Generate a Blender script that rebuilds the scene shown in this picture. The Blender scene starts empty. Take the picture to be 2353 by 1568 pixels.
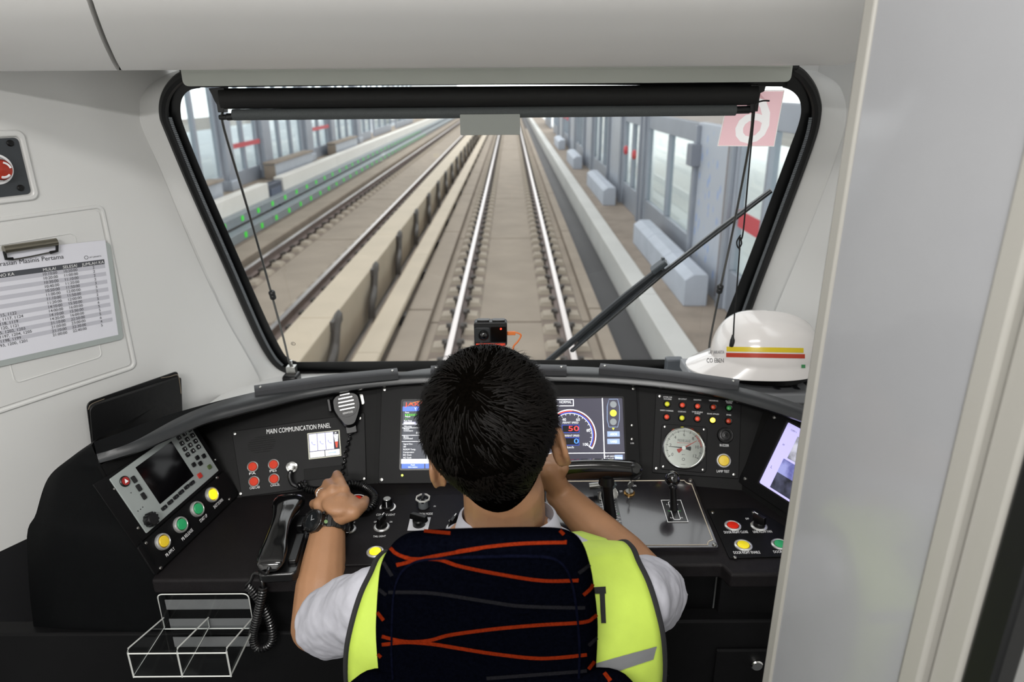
import bpy, math, random
import numpy as np
from mathutils import Vector as V, Matrix
random.seed(7)
scene = bpy.context.scene
C = bpy.data.collections.new('cab'); scene.collection.children.link(C)

# ---------------------------------------------------------------- camera
IW, IH, F = 2353.0, 1568.0, 1600.0
PITCH = math.atan(584/1600); ROLL = math.radians(0.42)
CAM = V((0, 0, 1.63))
FW = V((0, math.cos(PITCH), -math.sin(PITCH)))
R0 = V((1, 0, 0)); U0 = V((0, math.sin(PITCH), math.cos(PITCH)))
RT = R0*math.cos(ROLL) - U0*math.sin(ROLL); UP = U0*math.cos(ROLL) + R0*math.sin(ROLL)
cd = bpy.data.cameras.new('camera'); cam = bpy.data.objects.new('camera', cd); C.objects.link(cam)
cd.sensor_width = 36; cd.lens = 36*F/IW; cd.clip_start = 0.02; cd.clip_end = 500
M = Matrix((RT, UP, -FW)).transposed().to_4x4(); M.translation = CAM
cam.matrix_world = M
cd.dof.use_dof = True; cd.dof.focus_distance = 1.15; cd.dof.aperture_fstop = 5.0
scene.camera = cam
scene.cycles.transparent_max_bounces = 32

# ---------------------------------------------------------------- light
w = bpy.data.worlds.new('sky'); scene.world = w; w.use_nodes = True
bgn = w.node_tree.nodes['Background']; bgn.inputs[0].default_value = (0.97, 0.985, 1.0, 1); bgn.inputs[1].default_value = 2.05
vs = scene.view_settings
vs.view_transform = 'Standard'; vs.look = 'None'; vs.gamma = 1; vs.use_curve_mapping = False; vs.exposure = 0.0
def area(name, loc, sx, sy, power, color=(1, .985, .965), rot=(0, 0, 0)):
    l = bpy.data.lights.new(name, 'AREA'); l.shape = 'RECTANGLE'; l.size = sx; l.size_y = sy; l.energy = power; l.color = color
    o = bpy.data.objects.new(name, l); C.objects.link(o); o.location = loc; o.rotation_euler = rot; return o
# the cab's two ceiling lamps (their housings are built with the ceiling)
area('cab_lamp_light', (-0.05, 0.25, 2.165), 0.8, 0.14, 9.2)
area('vestibule_lamp_light', (-0.45, -0.75, 2.165), 0.8, 0.14, 43.0)

# ---------------------------------------------------------------- measuring: from a point of the picture to a place
def ray(x, y): return FW + RT*((x-IW/2)/F) + UP*((IH/2-y)/F)
def at(x, y, Y=None, z=None, X=None, d=None):
    v = ray(x, y)
    t = Y/v.y if Y is not None else (z-CAM.z)/v.z if z is not None else X/v.x if X is not None else d
    return CAM + v*t
class Pl:                                           # a flat frame: origin, right, up, normal
    def __init__(s, O, ex, ey):
        s.O = V(O); s.ex = V(ex).normalized(); ey = V(ey); s.ey = (ey - s.ex*ey.dot(s.ex)).normalized(); s.n = s.ex.cross(s.ey)
    def hit(s, x, y, h=0):
        v = ray(x, y); t = (s.O + s.n*h - CAM).dot(s.n)/v.dot(s.n); return CAM + v*t
    def uv(s, x, y, h=0):
        q = s.hit(x, y, h) - s.O; return (q.dot(s.ex), q.dot(s.ey))
    def P(s, u, v, h=0): return s.O + s.ex*u + s.ey*v + s.n*h
    def off(s, h): return Pl(s.O + s.n*h, s.ex, s.ey)

# ---------------------------------------------------------------- materials
MATS = {}
def lin(c):
    if isinstance(c, str): c = tuple(int(c[i:i+2], 16)/255 for i in (0, 2, 4))
    return tuple((x/12.92 if x <= .04045 else ((x+.055)/1.055)**2.4) for x in c) + (1,)
def mat(name, col, rough=.5, metal=0, noise=0, nscale=20, bump=0, bscale=200, emit=0, coat=0, spec=None, sheen=0, stretch=None, alpha=None):
    if name in MATS: return MATS[name]
    m = bpy.data.materials.new(name); m.use_nodes = True; nt = m.node_tree; b = nt.nodes['Principled BSDF']
    c = lin(col); b.inputs['Base Color'].default_value = c
    b.inputs['Roughness'].default_value = rough; b.inputs['Metallic'].default_value = metal
    if spec is not None: b.inputs['Specular IOR Level'].default_value = spec
    if coat: b.inputs['Coat Weight'].default_value = coat; b.inputs['Coat Roughness'].default_value = .08
    if sheen: b.inputs['Sheen Weight'].default_value = sheen
    if emit: b.inputs['Emission Color'].default_value = c; b.inputs['Emission Strength'].default_value = emit
    if noise or bump:
        tc = nt.nodes.new('ShaderNodeTexCoord'); mp = nt.nodes.new('ShaderNodeMapping')
        nt.links.new(tc.outputs['Object'], mp.inputs[0])
        if stretch: mp.inputs['Scale'].default_value = stretch
    if noise:
        n = nt.nodes.new('ShaderNodeTexNoise'); n.inputs['Scale'].default_value = nscale; n.inputs['Detail'].default_value = 6
        nt.links.new(mp.outputs[0], n.inputs[0])
        r = nt.nodes.new('ShaderNodeValToRGB')
        r.color_ramp.elements[0].position = .3; r.color_ramp.elements[1].position = .7
        r.color_ramp.elements[0].color = tuple(x*(1-noise) for x in c[:3]) + (1,)
        r.color_ramp.elements[1].color = tuple(min(1, x*(1+noise)) for x in c[:3]) + (1,)
        nt.links.new(n.outputs[0], r.inputs[0]); nt.links.new(r.outputs[0], b.inputs['Base Color'])
    if bump:
        n2 = nt.nodes.new('ShaderNodeTexNoise'); n2.inputs['Scale'].default_value = bscale; n2.inputs['Detail'].default_value = 3
        nt.links.new(mp.outputs[0], n2.inputs[0])
        bp = nt.nodes.new('ShaderNodeBump'); bp.inputs['Strength'].default_value = bump; bp.inputs['Distance'].default_value = .002
        nt.links.new(n2.outputs[0], bp.inputs['Height']); nt.links.new(bp.outputs[0], b.inputs['Normal'])
    MATS[name] = m; return m
def glass(name, tint=(1, 1, 1), refl=1.45, base=0.02, rough=0.02):
    m = bpy.data.materials.new(name); m.use_nodes = True; nt = m.node_tree; nt.nodes.clear()
    o = nt.nodes.new('ShaderNodeOutputMaterial'); mx = nt.nodes.new('ShaderNodeMixShader')
    t = nt.nodes.new('ShaderNodeBsdfTransparent'); t.inputs[0].default_value = tint + (1,)
    g = nt.nodes.new('ShaderNodeBsdfGlossy'); g.inputs['Roughness'].default_value = rough
    lw = nt.nodes.new('ShaderNodeLayerWeight'); lw.inputs[0].default_value = .5; pw_ = nt.nodes.new('ShaderNodeMath'); pw_.operation = 'POWER'; pw_.inputs[1].default_value = 5
    f = nt.nodes.new('ShaderNodeMath'); f.operation = 'MULTIPLY_ADD'; f.inputs[1].default_value = .55; f.inputs[2].default_value = base
    nt.links.new(lw.outputs['Facing'], pw_.inputs[0]); nt.links.new(pw_.outputs[0], f.inputs[0])
    nt.links.new(f.outputs[0], mx.inputs[0]); nt.links.new(t.outputs[0], mx.inputs[1]); nt.links.new(g.outputs[0], mx.inputs[2])
    nt.links.new(mx.outputs[0], o.inputs[0]); MATS[name] = m; return m
WHITE = mat('white_moulded_panel', 'dcdcda', .28, noise=.02, nscale=3, coat=.25)
WHITE2 = mat('white_ceiling_panel', 'ecebe9', .4, noise=.015, nscale=4)
GREYP = mat('grey_painted_metal', 'c4c8c0', .45, noise=.02, nscale=6)
CHEEK = mat('shaded_cheek_black', '090a0b', .55, noise=.08, nscale=60, bump=.15, bscale=900, spec=.06)  # same moulding as the hood, coloured darker for its shaded side
HOOD = mat('dark_grey_hood', '2c2e30', .3, noise=.08, nscale=60, bump=.08, bscale=900, spec=.6)
DESKM = mat('charcoal_desk', '191718', .42, noise=.1, nscale=90, bump=.3, bscale=1200, spec=.14)
FASC = mat('charcoal_fascia', '101010', .5, noise=.1, nscale=60, bump=.2, bscale=1200, spec=.14)
BLK = mat('black_panel_paint', '0e0e0f', .45, noise=.08, nscale=50, bump=.12, bscale=1500, spec=.14)
BLK2 = mat('black_plate_gloss', '161617', .25, coat=.3)
PLASTIC = mat('black_plastic', '0b0b0c', .3, spec=.35)
RUBBER = mat('black_rubber', '0c0d0e', .45)
BODYM = mat('console_body_black', '0c0c0d', .5, noise=.1, nscale=30, spec=.14)
CHROME = mat('chrome', 'd8d8d6', .15, metal=1)
STEEL = mat('brushed_steel', 'b4b4b0', .3, metal=1)
RING = mat('satin_silver_ring', 'd2d2d0', .3, metal=.7)
SCREW = mat('screw_steel', 'a8a8a4', .28, metal=1)
PRINT = mat('white_print', 'e4e4e4', .5, emit=.12)
RED = mat('red_lens', 'c4351c', .5, emit=.12, spec=.14)
REDB = mat('red_button', 'c42312', .5, emit=.15, spec=.14)
YEL = mat('yellow_lens', 'd8b92c', .35, emit=.15)
YELL = mat('yellow_lens_lit', 'ffe620', .35, emit=.8)
GRN = mat('green_lens', '2a9a60', .35, emit=.15)
GLASSW = glass('windscreen_glass', (.97, .985, .975))
ACRY = glass('clear_acrylic', (.93, .94, .94), 1.5, rough=.05)

# ---------------------------------------------------------------- objects
ORIG = {}
def reg(o, parent):
    C.objects.link(o)
    if parent is not None: o.parent = parent
    return o
def base_of(o):
    p = V((0, 0, 0))
    while o is not None: p = p + V(o.location); o = o.parent
    return p
def thing(name, label, cat, loc, group=None, kind=None):
    o = bpy.data.objects.new(name, None); o.empty_display_size = .05; C.objects.link(o); o.location = loc
    if label: o['label'] = label
    if cat: o['category'] = cat
    if group: o['group'] = group
    if kind: o['kind'] = kind
    return o
def tag(o, label=None, cat=None, group=None, kind=None):
    for k, v_ in (('label', label), ('category', cat), ('group', group), ('kind', kind)):
        if v_: o[k] = v_
    return o
def rr(u0, v0, u1, v1, r, n=5):                     # rounded rectangle
    pts = []
    for cx, cy, a in ((u1-r, v0+r, -90), (u1-r, v1-r, 0), (u0+r, v1-r, 90), (u0+r, v0+r, 180)):
        for i in range(n+1):
            t = math.radians(a + 90*i/n); pts.append((cx+r*math.cos(t), cy+r*math.sin(t)))
    return pts
def round_poly(p, r, n=5):
    out = []
    k = len(p); p = [V(q) if len(q) == 3 else V((q[0], q[1], 0)) for q in p]
    rs = r if isinstance(r, (list, tuple)) else [r]*k
    for i in range(k):
        a, b, c = p[i-1], p[i], p[(i+1) % k]; rad = rs[i]
        if rad <= 0: out.append((b.x, b.y)); continue
        d1 = (a-b); d2 = (c-b); q = min(rad, d1.length*.45, d2.length*.45)
        s = b + d1.normalized()*q; e = b + d2.normalized()*q
        for j in range(n+1):
            t = j/n; pt = s*(1-t)**2 + b*2*t*(1-t) + e*t*t; out.append((pt.x, pt.y))
    return out
def crom(pts, n=8, closed=False):                   # smooth curve through points
    P = [V(q) for q in pts]; out = []
    m = len(P); rng = range(m if closed else m-1)
    for i in rng:
        if closed: a, b, c, d = P[(i-1) % m], P[i], P[(i+1) % m], P[(i+2) % m]
        else: a, b, c, d = P[max(i-1, 0)], P[i], P[i+1], P[min(i+2, m-1)]
        for j in range(n):
            t = j/n
            out.append(.5*((2*b) + (c-a)*t + (2*a-5*b+4*c-d)*t*t + (3*b-a-3*c+d)*t**3))
    if not closed: out.append(P[-1])
    return out
def resample(pts, step):
    L = [0]
    for i in range(1, len(pts)): L.append(L[-1] + (pts[i]-pts[i-1]).length)
    n = max(2, int(L[-1]/step)); out = []; k = 0
    for i in range(n+1):
        s = L[-1]*i/n
        while k < len(L)-2 and L[k+1] < s: k += 1
        t = (s-L[k])/max(1e-9, L[k+1]-L[k]); out.append(pts[k].lerp(pts[k+1], t))
    return out
def frames(pts):
    T = []
    for i in range(len(pts)):
        T.append((pts[min(i+1, len(pts)-1)] - pts[max(i-1, 0)]).normalized())
    a = V((0, 0, 1)) if abs(T[0].z) < .9 else V((1, 0, 0))
    n = (a - T[0]*a.dot(T[0])).normalized(); out = []
    for t in T:
        n = (n - t*n.dot(t)).normalized(); out.append((t, n, t.cross(n)))
    return out
class MB:
    def __init__(s): s.v = []; s.f = []; s.mi = []; s.cur = 0
    def add(s, vs_, fs):
        o = len(s.v); s.v += [V(q) for q in vs_]; s.f += [tuple(i+o for i in f) for f in fs]; s.mi += [s.cur]*len(fs); return s
    def box(s, c, sz, M=None):
        x, y, z = [q/2 for q in sz]; P = [V((a*x, b*y, d*z)) for a in (-1, 1) for b in (-1, 1) for d in (-1, 1)]
        P = [(M @ q if M else q) + V(c) for q in P]
        return s.add(P, [(0, 1, 3, 2), (4, 6, 7, 5), (0, 4, 5, 1), (2, 3, 7, 6), (0, 2, 6, 4), (1, 5, 7, 3)])
    def box2(s, a, b): return s.box([(a[i]+b[i])/2 for i in range(3)], [abs(b[i]-a[i]) for i in range(3)])
    def fbox(s, fr, u0, v0, u1, v1, h0, h1):
        return s.plate(fr, [(u0, v0), (u1, v0), (u1, v1), (u0, v1)], h0, h1)
    def plate(s, fr, poly, h0, h1, taper=0):
        n = len(poly); cu = sum(q[0] for q in poly)/n; cv = sum(q[1] for q in poly)/n
        area_ = sum(poly[i-1][0]*poly[i][1]-poly[i][0]*poly[i-1][1] for i in range(n))
        if area_ < 0: poly = poly[::-1]
        lo = [fr.P(u, v_, h0) for u, v_ in poly]
        hi = [fr.P(u+(cu-u)*taper, v_+(cv-v_)*taper, h1) for u, v_ in poly]
        fs = [tuple(range(n, 2*n)), tuple(range(n-1, -1, -1))] + [(i, (i+1) % n, n+(i+1) % n, n+i) for i in range(n)]
        return s.add(lo+hi, fs)
    def flat(s, fr, poly, h):
        n = len(poly)
        area_ = sum(poly[i-1][0]*poly[i][1]-poly[i][0]*poly[i-1][1] for i in range(n))
        if area_ < 0: poly = poly[::-1]
        return s.add([fr.P(u, v_, h) for u, v_ in poly], [tuple(range(n))])
    def ring(s, fr, outer, inner, h0, h1):
        n = len(outer); vs_ = [fr.P(u, v_, h0) for u, v_ in outer] + [fr.P(u, v_, h0) for u, v_ in inner] + [fr.P(u, v_, h1) for u, v_ in outer] + [fr.P(u, v_, h1) for u, v_ in inner]
        fs = []
        for i in range(n):
            j = (i+1) % n
            fs += [(2*n+i, 2*n+j, 3*n+j, 3*n+i), (i, n+i, n+j, j), (i, j, 2*n+j, 2*n+i), (n+i, 3*n+i, 3*n+j, n+j)]
        return s.add(vs_, fs)
    def lathe(s, prof, O, n, seg=24, ref=None, sx=1, arc=None):
        n = V(n).normalized(); a = ref or (V((0, 0, 1)) if abs(n.z) < .9 else V((1, 0, 0))); a = (a-n*a.dot(n)).normalized(); b = n.cross(a)
        vs_ = []; k = len(prof)
        for i in range(seg):
            t = 2*math.pi*i/seg; d = a*math.cos(t)*sx + b*math.sin(t)
            for r, h in prof: vs_.append(V(O) + d*r + n*h)
        fs = []
        for i in range(seg):
            j = (i+1) % seg
            for q in range(k-1): fs.append((i*k+q, j*k+q, j*k+q+1, i*k+q+1))
        if prof[0][0] > 1e-6: fs.append(tuple(i*k for i in range(seg))[::-1])
        if prof[-1][0] > 1e-6: fs.append(tuple(i*k+k-1 for i in range(seg)))
        return s.add(vs_, fs)
    def cyl(s, p0, p1, r0, r1=None, seg=16):
        p0 = V(p0); p1 = V(p1); d = p1-p0; return s.lathe([(r0, 0), (r1 if r1 is not None else r0, d.length)], p0, d, seg)
    def tube(s, pts, r, seg=8, closed=False, flat=None):
        pts = [V(q) for q in pts]; fr = frames(pts); k = len(pts); vs_ = []
        for i in range(k):
            rad = r[i] if isinstance(r, (list, tuple)) else r
            t, n, b = fr[i]
            for j in range(seg):
                a = 2*math.pi*j/seg; vs_.append(pts[i] + (n*math.cos(a) + b*math.sin(a)*(flat or 1))*rad)
        fs = []
        for i in range(k if closed else k-1):
            q = (i+1) % k
            for j in range(seg): fs.append((i*seg+j, i*seg+(j+1) % seg, q*seg+(j+1) % seg, q*seg+j))
        if not closed: fs += [tuple(range(seg))[::-1], tuple((k-1)*seg+j for j in range(seg))]
        return s.add(vs_, fs)
    def coil(s, path, R, pitch, r, seg=6, step=None, per=10):
        pts = resample([V(q) for q in path], pitch/per); fr = frames(pts); out = []
        for i, p in enumerate(pts):
            t, n, b = fr[i]; a = 2*math.pi*i/per
            rad = R(i/(len(pts)-1)) if callable(R) else R
            out.append(p + (n*math.cos(a) + b*math.sin(a))*rad)
        return s.tube(out, r, seg)
    def ell(s, c, rad, M=None, seg=24, rings=14):
        vs_ = []
        for i in range(rings+1):
            ph = math.pi*i/rings
            for j in range(seg):
                th = 2*math.pi*j/seg; q = V((rad[0]*math.sin(ph)*math.cos(th), rad[1]*math.sin(ph)*math.sin(th), rad[2]*math.cos(ph)))
                vs_.append((M @ q if M else q) + V(c))
        fs = []
        for i in range(rings):
            for j in range(seg): fs.append((i*seg+j, (i+1)*seg+j, (i+1)*seg+(j+1) % seg, i*seg+(j+1) % seg))
        return s.add(vs_, fs)
    def cap(s, a, b, ra, rb, seg=16):               # tapered capsule
        a = V(a); b = V(b); d = b-a; L = d.length; pr = []
        for i in range(6): t = math.pi/2*i/5; pr.append((ra*math.sin(t), -ra*math.cos(t)))
        for i in range(6): t = math.pi/2*i/5; pr.append((rb*math.cos(t), L+rb*math.sin(t)))
        return s.lathe(pr, a, d, seg)
    def grid(s, rows, closed=False):
        k = len(rows[0]); vs_ = [q for r in rows for q in r]; fs = []
        for i in range(len(rows)-1):
            for j in range(k if closed else k-1): fs.append((i*k+j, i*k+(j+1) % k, (i+1)*k+(j+1) % k, (i+1)*k+j))
        return s.add(vs_, fs)
    def build(s, name, m, parent=None, smooth=True, bevel=0, angle=35, label=None, kind=None, loc=None, segs=2):
        me = bpy.data.meshes.new(name); L = base_of(parent) if parent is not None else V(loc or (0, 0, 0))
        me.from_pydata([tuple(q-L) for q in s.v], [], s.f)
        ms = m if isinstance(m, (list, tuple)) else [m]
        for q in ms: me.materials.append(q)
        if len(ms) > 1: me.polygons.foreach_set('material_index', s.mi)
        me.update(); me.validate()
        if smooth:
            me.polygons.foreach_set('use_smooth', [True]*len(me.polygons)); me.set_sharp_from_angle(angle=math.radians(angle))
        o = bpy.data.objects.new(name, me); reg(o, parent)
        if parent is None and loc is not None: o.location = loc
        if bevel:
            b = o.modifiers.new('bevel', 'BEVEL'); b.width = bevel; b.segments = segs; b.limit_method = 'ANGLE'; b.angle_limit = math.radians(40)
        if label: o['label'] = label
        if kind: o['kind'] = kind
        return o
# lettering: glyph outlines taken from the built-in font, laid flat on a frame
GL = {}
def glyphs(s, align):
    k = (s, align)
    if k not in GL:
        cu = bpy.data.curves.new('t', 'FONT'); cu.body = s; cu.align_x = 'LEFT'; cu.resolution_u = 3
        ob = bpy.data.objects.new('t', cu); C.objects.link(ob); dg = bpy.context.evaluated_depsgraph_get(); dg.update()
        me = ob.evaluated_get(dg).to_mesh()
        vv = [tuple(q.co) for q in me.vertices]; ff = [tuple(p.vertices) for p in me.polygons]
        ob.evaluated_get(dg).to_mesh_clear(); bpy.data.objects.remove(ob); bpy.data.curves.remove(cu)
        GL[k] = (vv, ff)
    return GL[k]
def letters(mb, s, o, ex, ey, n, width=None, height=None, h=.0004, center=False, mirror=False):
    vv, ff = glyphs(s, 'LEFT')
    if not vv: return mb
    x0 = min(q[0] for q in vv); x1 = max(q[0] for q in vv); capn = .69
    sy = height/capn if height else width/(x1-x0)
    sx = width/(x1-x0) if width else sy
    sh = -(x1-x0)*sx/2 if center else 0
    P = []
    for q in vv:
        a = (q[0]-x0)*sx + sh
        if mirror: a = (x1-x0)*sx - a
        P.append(V(o) + V(ex)*a + V(ey)*(q[1]*sy) + V(n)*h)
    return mb.add(P, ff if not mirror else [f[::-1] for f in ff])
def ptext(mb, fr, s, p0, p1, hp, h=.0005):          # lettering between two measured baseline points, cap height hp (picture units)
    a = V(fr.hit(*p0)); b = V(fr.hit(*p1)); ex = (b-a).normalized(); ey = fr.n.cross(ex)
    mid = ((p0[0]+p1[0])/2, (p0[1]+p1[1])/2); dpt = (a+b)/2 - CAM; hh = hp*dpt.dot(FW)/F
    k = abs(ey.dot(UP)); hh = hh/max(.45, k)
    return letters(mb, s, a, ex, ey, fr.n, (b-a).length, hh, h)
# ================================================================ THE SETTING
CX = -0.04                                          # middle of the cab
WS = Pl((0, 1.80, .914), (1, 0, 0), (0, -.30, .716))   # windscreen plane, leaning back
WS.n = -WS.n if WS.n.y > 0 else WS.n
WL = Pl((-.86, 1.45, 1.22), (.545, .839, 0), (0, 0, 1))   # left corner wall
WR = Pl((.76, 1.45, 1.22), (.545, -.839, 0), (0, 0, 1))   # right corner wall
def struct(mb, name, m, **k):
    o = mb.build(name, m, **k); o['kind'] = 'structure'; return o
# floor, ceiling, back and side walls of the cab
FLOORM = mat('grey_floor_vinyl', '3c3e40', .6, noise=.15, nscale=120)
struct(MB().box2((-1.35, -1.5, -.06), (1.35, 1.9, 0)), 'floor', FLOORM, smooth=False)
ceil = struct(MB().box2((-1.35, -1.5, 2.18), (1.35, .72, 2.24)), 'ceiling', WHITE2, smooth=False)
LAMP = mat('lamp_diffuser', 'fff6ea', .5, emit=2.2)
for nm, y, CLX in (('a', .25, -.05), ('b', -.75, -.45)):
    t = thing('ceiling_lamp', ['long slim ceiling lamp above the driver seat', 'long slim ceiling lamp at the rear of the cab'][nm == 'b'], 'lamp', (CLX, y, 2.18), 'ceiling lamps')
    fr = Pl((CLX, y, 2.18), (1, 0, 0), (0, -1, 0))
    MB().ring(fr, rr(-.5, -.11, .5, .11, .03), rr(-.46, -.085, .46, .085, .02), 0, .012).build('lamp_frame', GREYP, t)
    MB().plate(fr, rr(-.46, -.085, .46, .085, .02), 0, .004).build('diffuser', LAMP, t)
BACKW = mat('grey_back_wall', 'd0d0ce', .5)
struct(MB().box2((-1.46, -1.5, 0), (-1.40, .64, 2.24)), 'wall_side_left', BACKW, smooth=False)
struct(MB().box2((-1.46, -1.5, 2.18), (-1.35, 1.9, 2.24)), 'trim_8', WHITE2, smooth=False)
struct(MB().box2((-1.35, -1.56, 0), (1.35, -1.5, 2.24)), 'wall_back', BACKW, smooth=False)
struct(MB().box2((1.30, -1.5, 0), (1.36, 1.0, 2.24)), 'wall_right', BACKW, smooth=False)

# --- moulded corner walls with the reveal running to the windscreen seal
GO_L = [(1176, 873), (700, 868), (668, 852), (645, 842), (622, 818), (590, 757), (520, 598), (450, 440), (392, 300), (378, 262), (380, 222), (398, 190), (430, 168), (480, 160)]
GO_R = [(1176, 158), (1790, 150), (1825, 158), (1856, 185), (1873, 222), (1875, 262), (1860, 325), (1802, 482), (1742, 642), (1690, 782), (1672, 815), (1648, 832), (1600, 852), (1176, 870)]
E_L = [(560, 905), (583, 893), (597, 880), (585, 850), (560, 805), (520, 735), (450, 588), (372, 400), (328, 300), (321, 262), (324, 225), (345, 196), (385, 170), (440, 150)]
def ws(x, y, h=0): return WS.hit(x, y, h)
gl = [ws(*q) for q in GO_L[1:]]; el = [WL.hit(*q) for q in E_L[1:]]
def curve(pts, n=60): return resample(crom(pts, 8), 1e9) if False else [crom(pts, 12)[int(i*(len(crom(pts, 12))-1)/n)] for i in range(n+1)]
def even(pts, n=64):
    c = crom(pts, 12); return [c[min(len(c)-1, round(i*(len(c)-1)/n))] for i in range(n+1)]
n_ = 72
gl2, el2 = even(gl, n_), even(el, n_)
def mirr(q): return V((2*CX-q.x, q.y, q.z))
def reveal(e, g, nn):
    rows = []
    for i in range(len(e)):
        a, b = e[i], g[i]; inw = (a-b); r = []
        # rounded outer arris then straight reveal
        tdir = nn
        r.append(a); r.append(a.lerp(b, .06) + tdir*(-.004)); r.append(a.lerp(b, .15) + tdir*(-.006))
        for t in (.4, .7, 1): r.append(a.lerp(b, t) + tdir*(-.006*(1-t)))
        rows.append(r)
    return rows
far_l = [WL.P(-1.35, v_) for v_ in [-1.4, -.6, -.2, .0, .2, .4, .72]]
mbw = MB(); rows = reveal(el2, gl2, WL.n); mbw.grid(rows)
# flat field of the corner wall: strips from the reveal's arris out to the left
field = []
for q in el2:
    u = (q-WL.O).dot(WL.ex); v_ = (q-WL.O).dot(WL.ey); field.append([WL.P(-1.0, v_), WL.P(-.5, v_), WL.P(-.25, v_), q])
mbw.grid(field)
lowu = (el2[0]-WL.O).dot(WL.ex); lowv = (el2[0]-WL.O).dot(WL.ey); topv = (el2[-1]-WL.O).dot(WL.ey); topu = (el2[-1]-WL.O).dot(WL.ex)
wbot = WL.uv(0, 1268)[1]
mbw.grid([[WL.P(-1.0, wbot), WL.P(-.5, wbot), WL.P(-.25, wbot), WL.P(lowu, wbot), WL.P(lowu+.1, wbot)], [WL.P(-1.0, lowv), WL.P(-.5, lowv), WL.P(-.25, lowv), el2[0], el2[0]+V((.2, .2, -.02))]])
mbw.grid([[WL.P(-1.0, topv), WL.P(-.5, topv), el2[-1], gl2[-1]], [WL.P(-1.0, topv+.5), WL.P(-.5, topv+.5), WL.P(topu, topv+.5), gl2[-1]+V((0, 0, .2))]])
wl = struct(mbw, 'wall_left', WHITE, angle=28)
SKIRT = mat('dark_wall_skirt', '1c1c1e', .55)
struct(MB().plate(Pl((-.86, 1.45, 1.22), (.545, .839, 0), (0, 0, 1)), [(-1.0, -1.22), (.5, -1.22), (.5, wbot), (-1.0, wbot)], -.05, -.004), 'baseboard_left', SKIRT, smooth=False)
mbr = MB()
el_r = [mirr(q) for q in el2]
gr_px = [(1600, 852), (1648, 838), (1675, 822), (1695, 785), (1742, 650), (1802, 488), (1858, 335), (1876, 262), (1872, 222), (1856, 188), (1825, 162), (1780, 152)]
gr2 = even([ws(*q) for q in gr_px], n_)
er_px = [(1560, 905), (1640, 900), (1690, 880), (1740, 810), (1800, 670), (1852, 545), (1905, 410), (1938, 310), (1944, 262), (1940, 225), (1922, 190), (1880, 165)]
er2 = even([WR.hit(*q) for q in er_px], n_)
mbr.grid([r[::-1] for r in reveal(er2, gr2, WR.n)])
field = []
for q in er2:
    v_ = (q-WR.O).dot(WR.ey); field.append([q, WR.P(.25, v_), WR.P(.5, v_), WR.P(1.0, v_)])
mbr.grid(field)
lv, tv = (er2[0]-WR.O).dot(WR.ey), (er2[-1]-WR.O).dot(WR.ey); lu, tu = (er2[0]-WR.O).dot(WR.ex), (er2[-1]-WR.O).dot(WR.ex)
mbr.grid([[WR.P(lu, -1.2), WR.P(.25, -1.2), WR.P(1.0, -1.2)], [er2[0], WR.P(.25, lv), WR.P(1.0, lv)]])
mbr.grid([[gr2[-1], er2[-1], WR.P(.5, tv), WR.P(1.0, tv)], [gr2[-1]+V((0, 0, .2)), WR.P(tu, tv+.5), WR.P(.5, tv+.5), WR.P(1.0, tv+.5)]])
struct(mbr, 'wall_front_right', WHITE, angle=28)
# sill behind the console hood and header over the glass
zb = min(gl2[0].z, gr2[0].z)
struct(MB().grid([[V((-.78, 1.40, .90)), V((.7, 1.40, .90))], [V((-.74, 1.66, .895)), V((.66, 1.66, .895))], [V((-.70, 1.83, .875)), V((.62, 1.83, .875))], [V((-.70, 1.83, .2)), V((.62, 1.83, .2))]]), 'trim_1', WHITE)
tl, tr = gl2[-1], gr2[-1]
struct(MB().grid([[tl+V((-.12, -.01, 0)), tr+V((.12, -.01, 0))], [tl+V((-.12, -.05, .12)), tr+V((.12, -.05, .12))]]), 'wall_front', WHITE)

# --- windscreen: glass, black printed border, rubber seal, ribbed insert
win = thing('window_1', 'large windscreen with black rubber seal', None, (CX, 1.8, .9), kind='structure')
OUT = [ws(*q) for q in [(1176, 862), (700, 858), (668, 850), (645, 840), (623, 816), (590, 755), (520, 596), (450, 438), (393, 300), (380, 262), (382, 224), (400, 192), (432, 170), (500, 160), (1176, 152), (1760, 148), (1822, 158), (1854, 187), (1871, 224), (1874, 262), (1858, 328), (1800, 486), (1740, 646), (1690, 782), (1672, 812), (1648, 830), (1600, 850)]]
INN = [ws(*q) for q in [(1176, 830), (720, 834), (680, 833), (660, 824), (646, 806), (612, 738), (543, 582), (474, 424), (424, 300), (414, 262), (416, 232), (430, 212), (458, 204), (520, 202), (1176, 196), (1750, 200), (1800, 203), (1828, 217), (1841, 242), (1838, 280), (1812, 352), (1760, 492), (1704, 640), (1650, 775), (1634, 808), (1616, 824), (1580, 828)]]
def uvp(P_): q = P_-WS.O; return (q.dot(WS.ex), q.dot(WS.ey))
oc = crom(OUT, 6, True); ic = crom(INN, 6, True)
ou = [uvp(q) for q in oc]; iu = [uvp(q) for q in ic]
WSN = V((0, -.716, -.30)).normalized(); WS.n = WSN          # normal towards the cab
MB().add([WS.P(u, v_, -.006) for u, v_ in ou], [tuple(range(len(ou)))[::-1]]).build('pane', GLASSW, win, smooth=False)
MB().ring(WS, ou, iu, -.004, -.003).build('black_border', mat('black_printed_border', '08090a', .35), win, smooth=False)
MB().tube([q + WSN*.006 for q in oc], .010, 8, True).build('rubber_seal', RUBBER, win)
rib = MB()
for a, b in ((3, 9), (19, 25)):
    seg = resample(crom(OUT[a:b+1], 10), .0042)
    for i in range(1, len(seg)-1):
        t = (seg[i+1]-seg[i-1]).normalized(); inw = (WS.P(0, .35) - seg[i]); inw = (inw - t*inw.dot(t)).normalized()
        c = seg[i] + inw*.012 + WSN*.008; M3 = Matrix((inw, t, WSN)).transposed()
        rib.box(c, (.0062, .0024, .003), M3)
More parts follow.
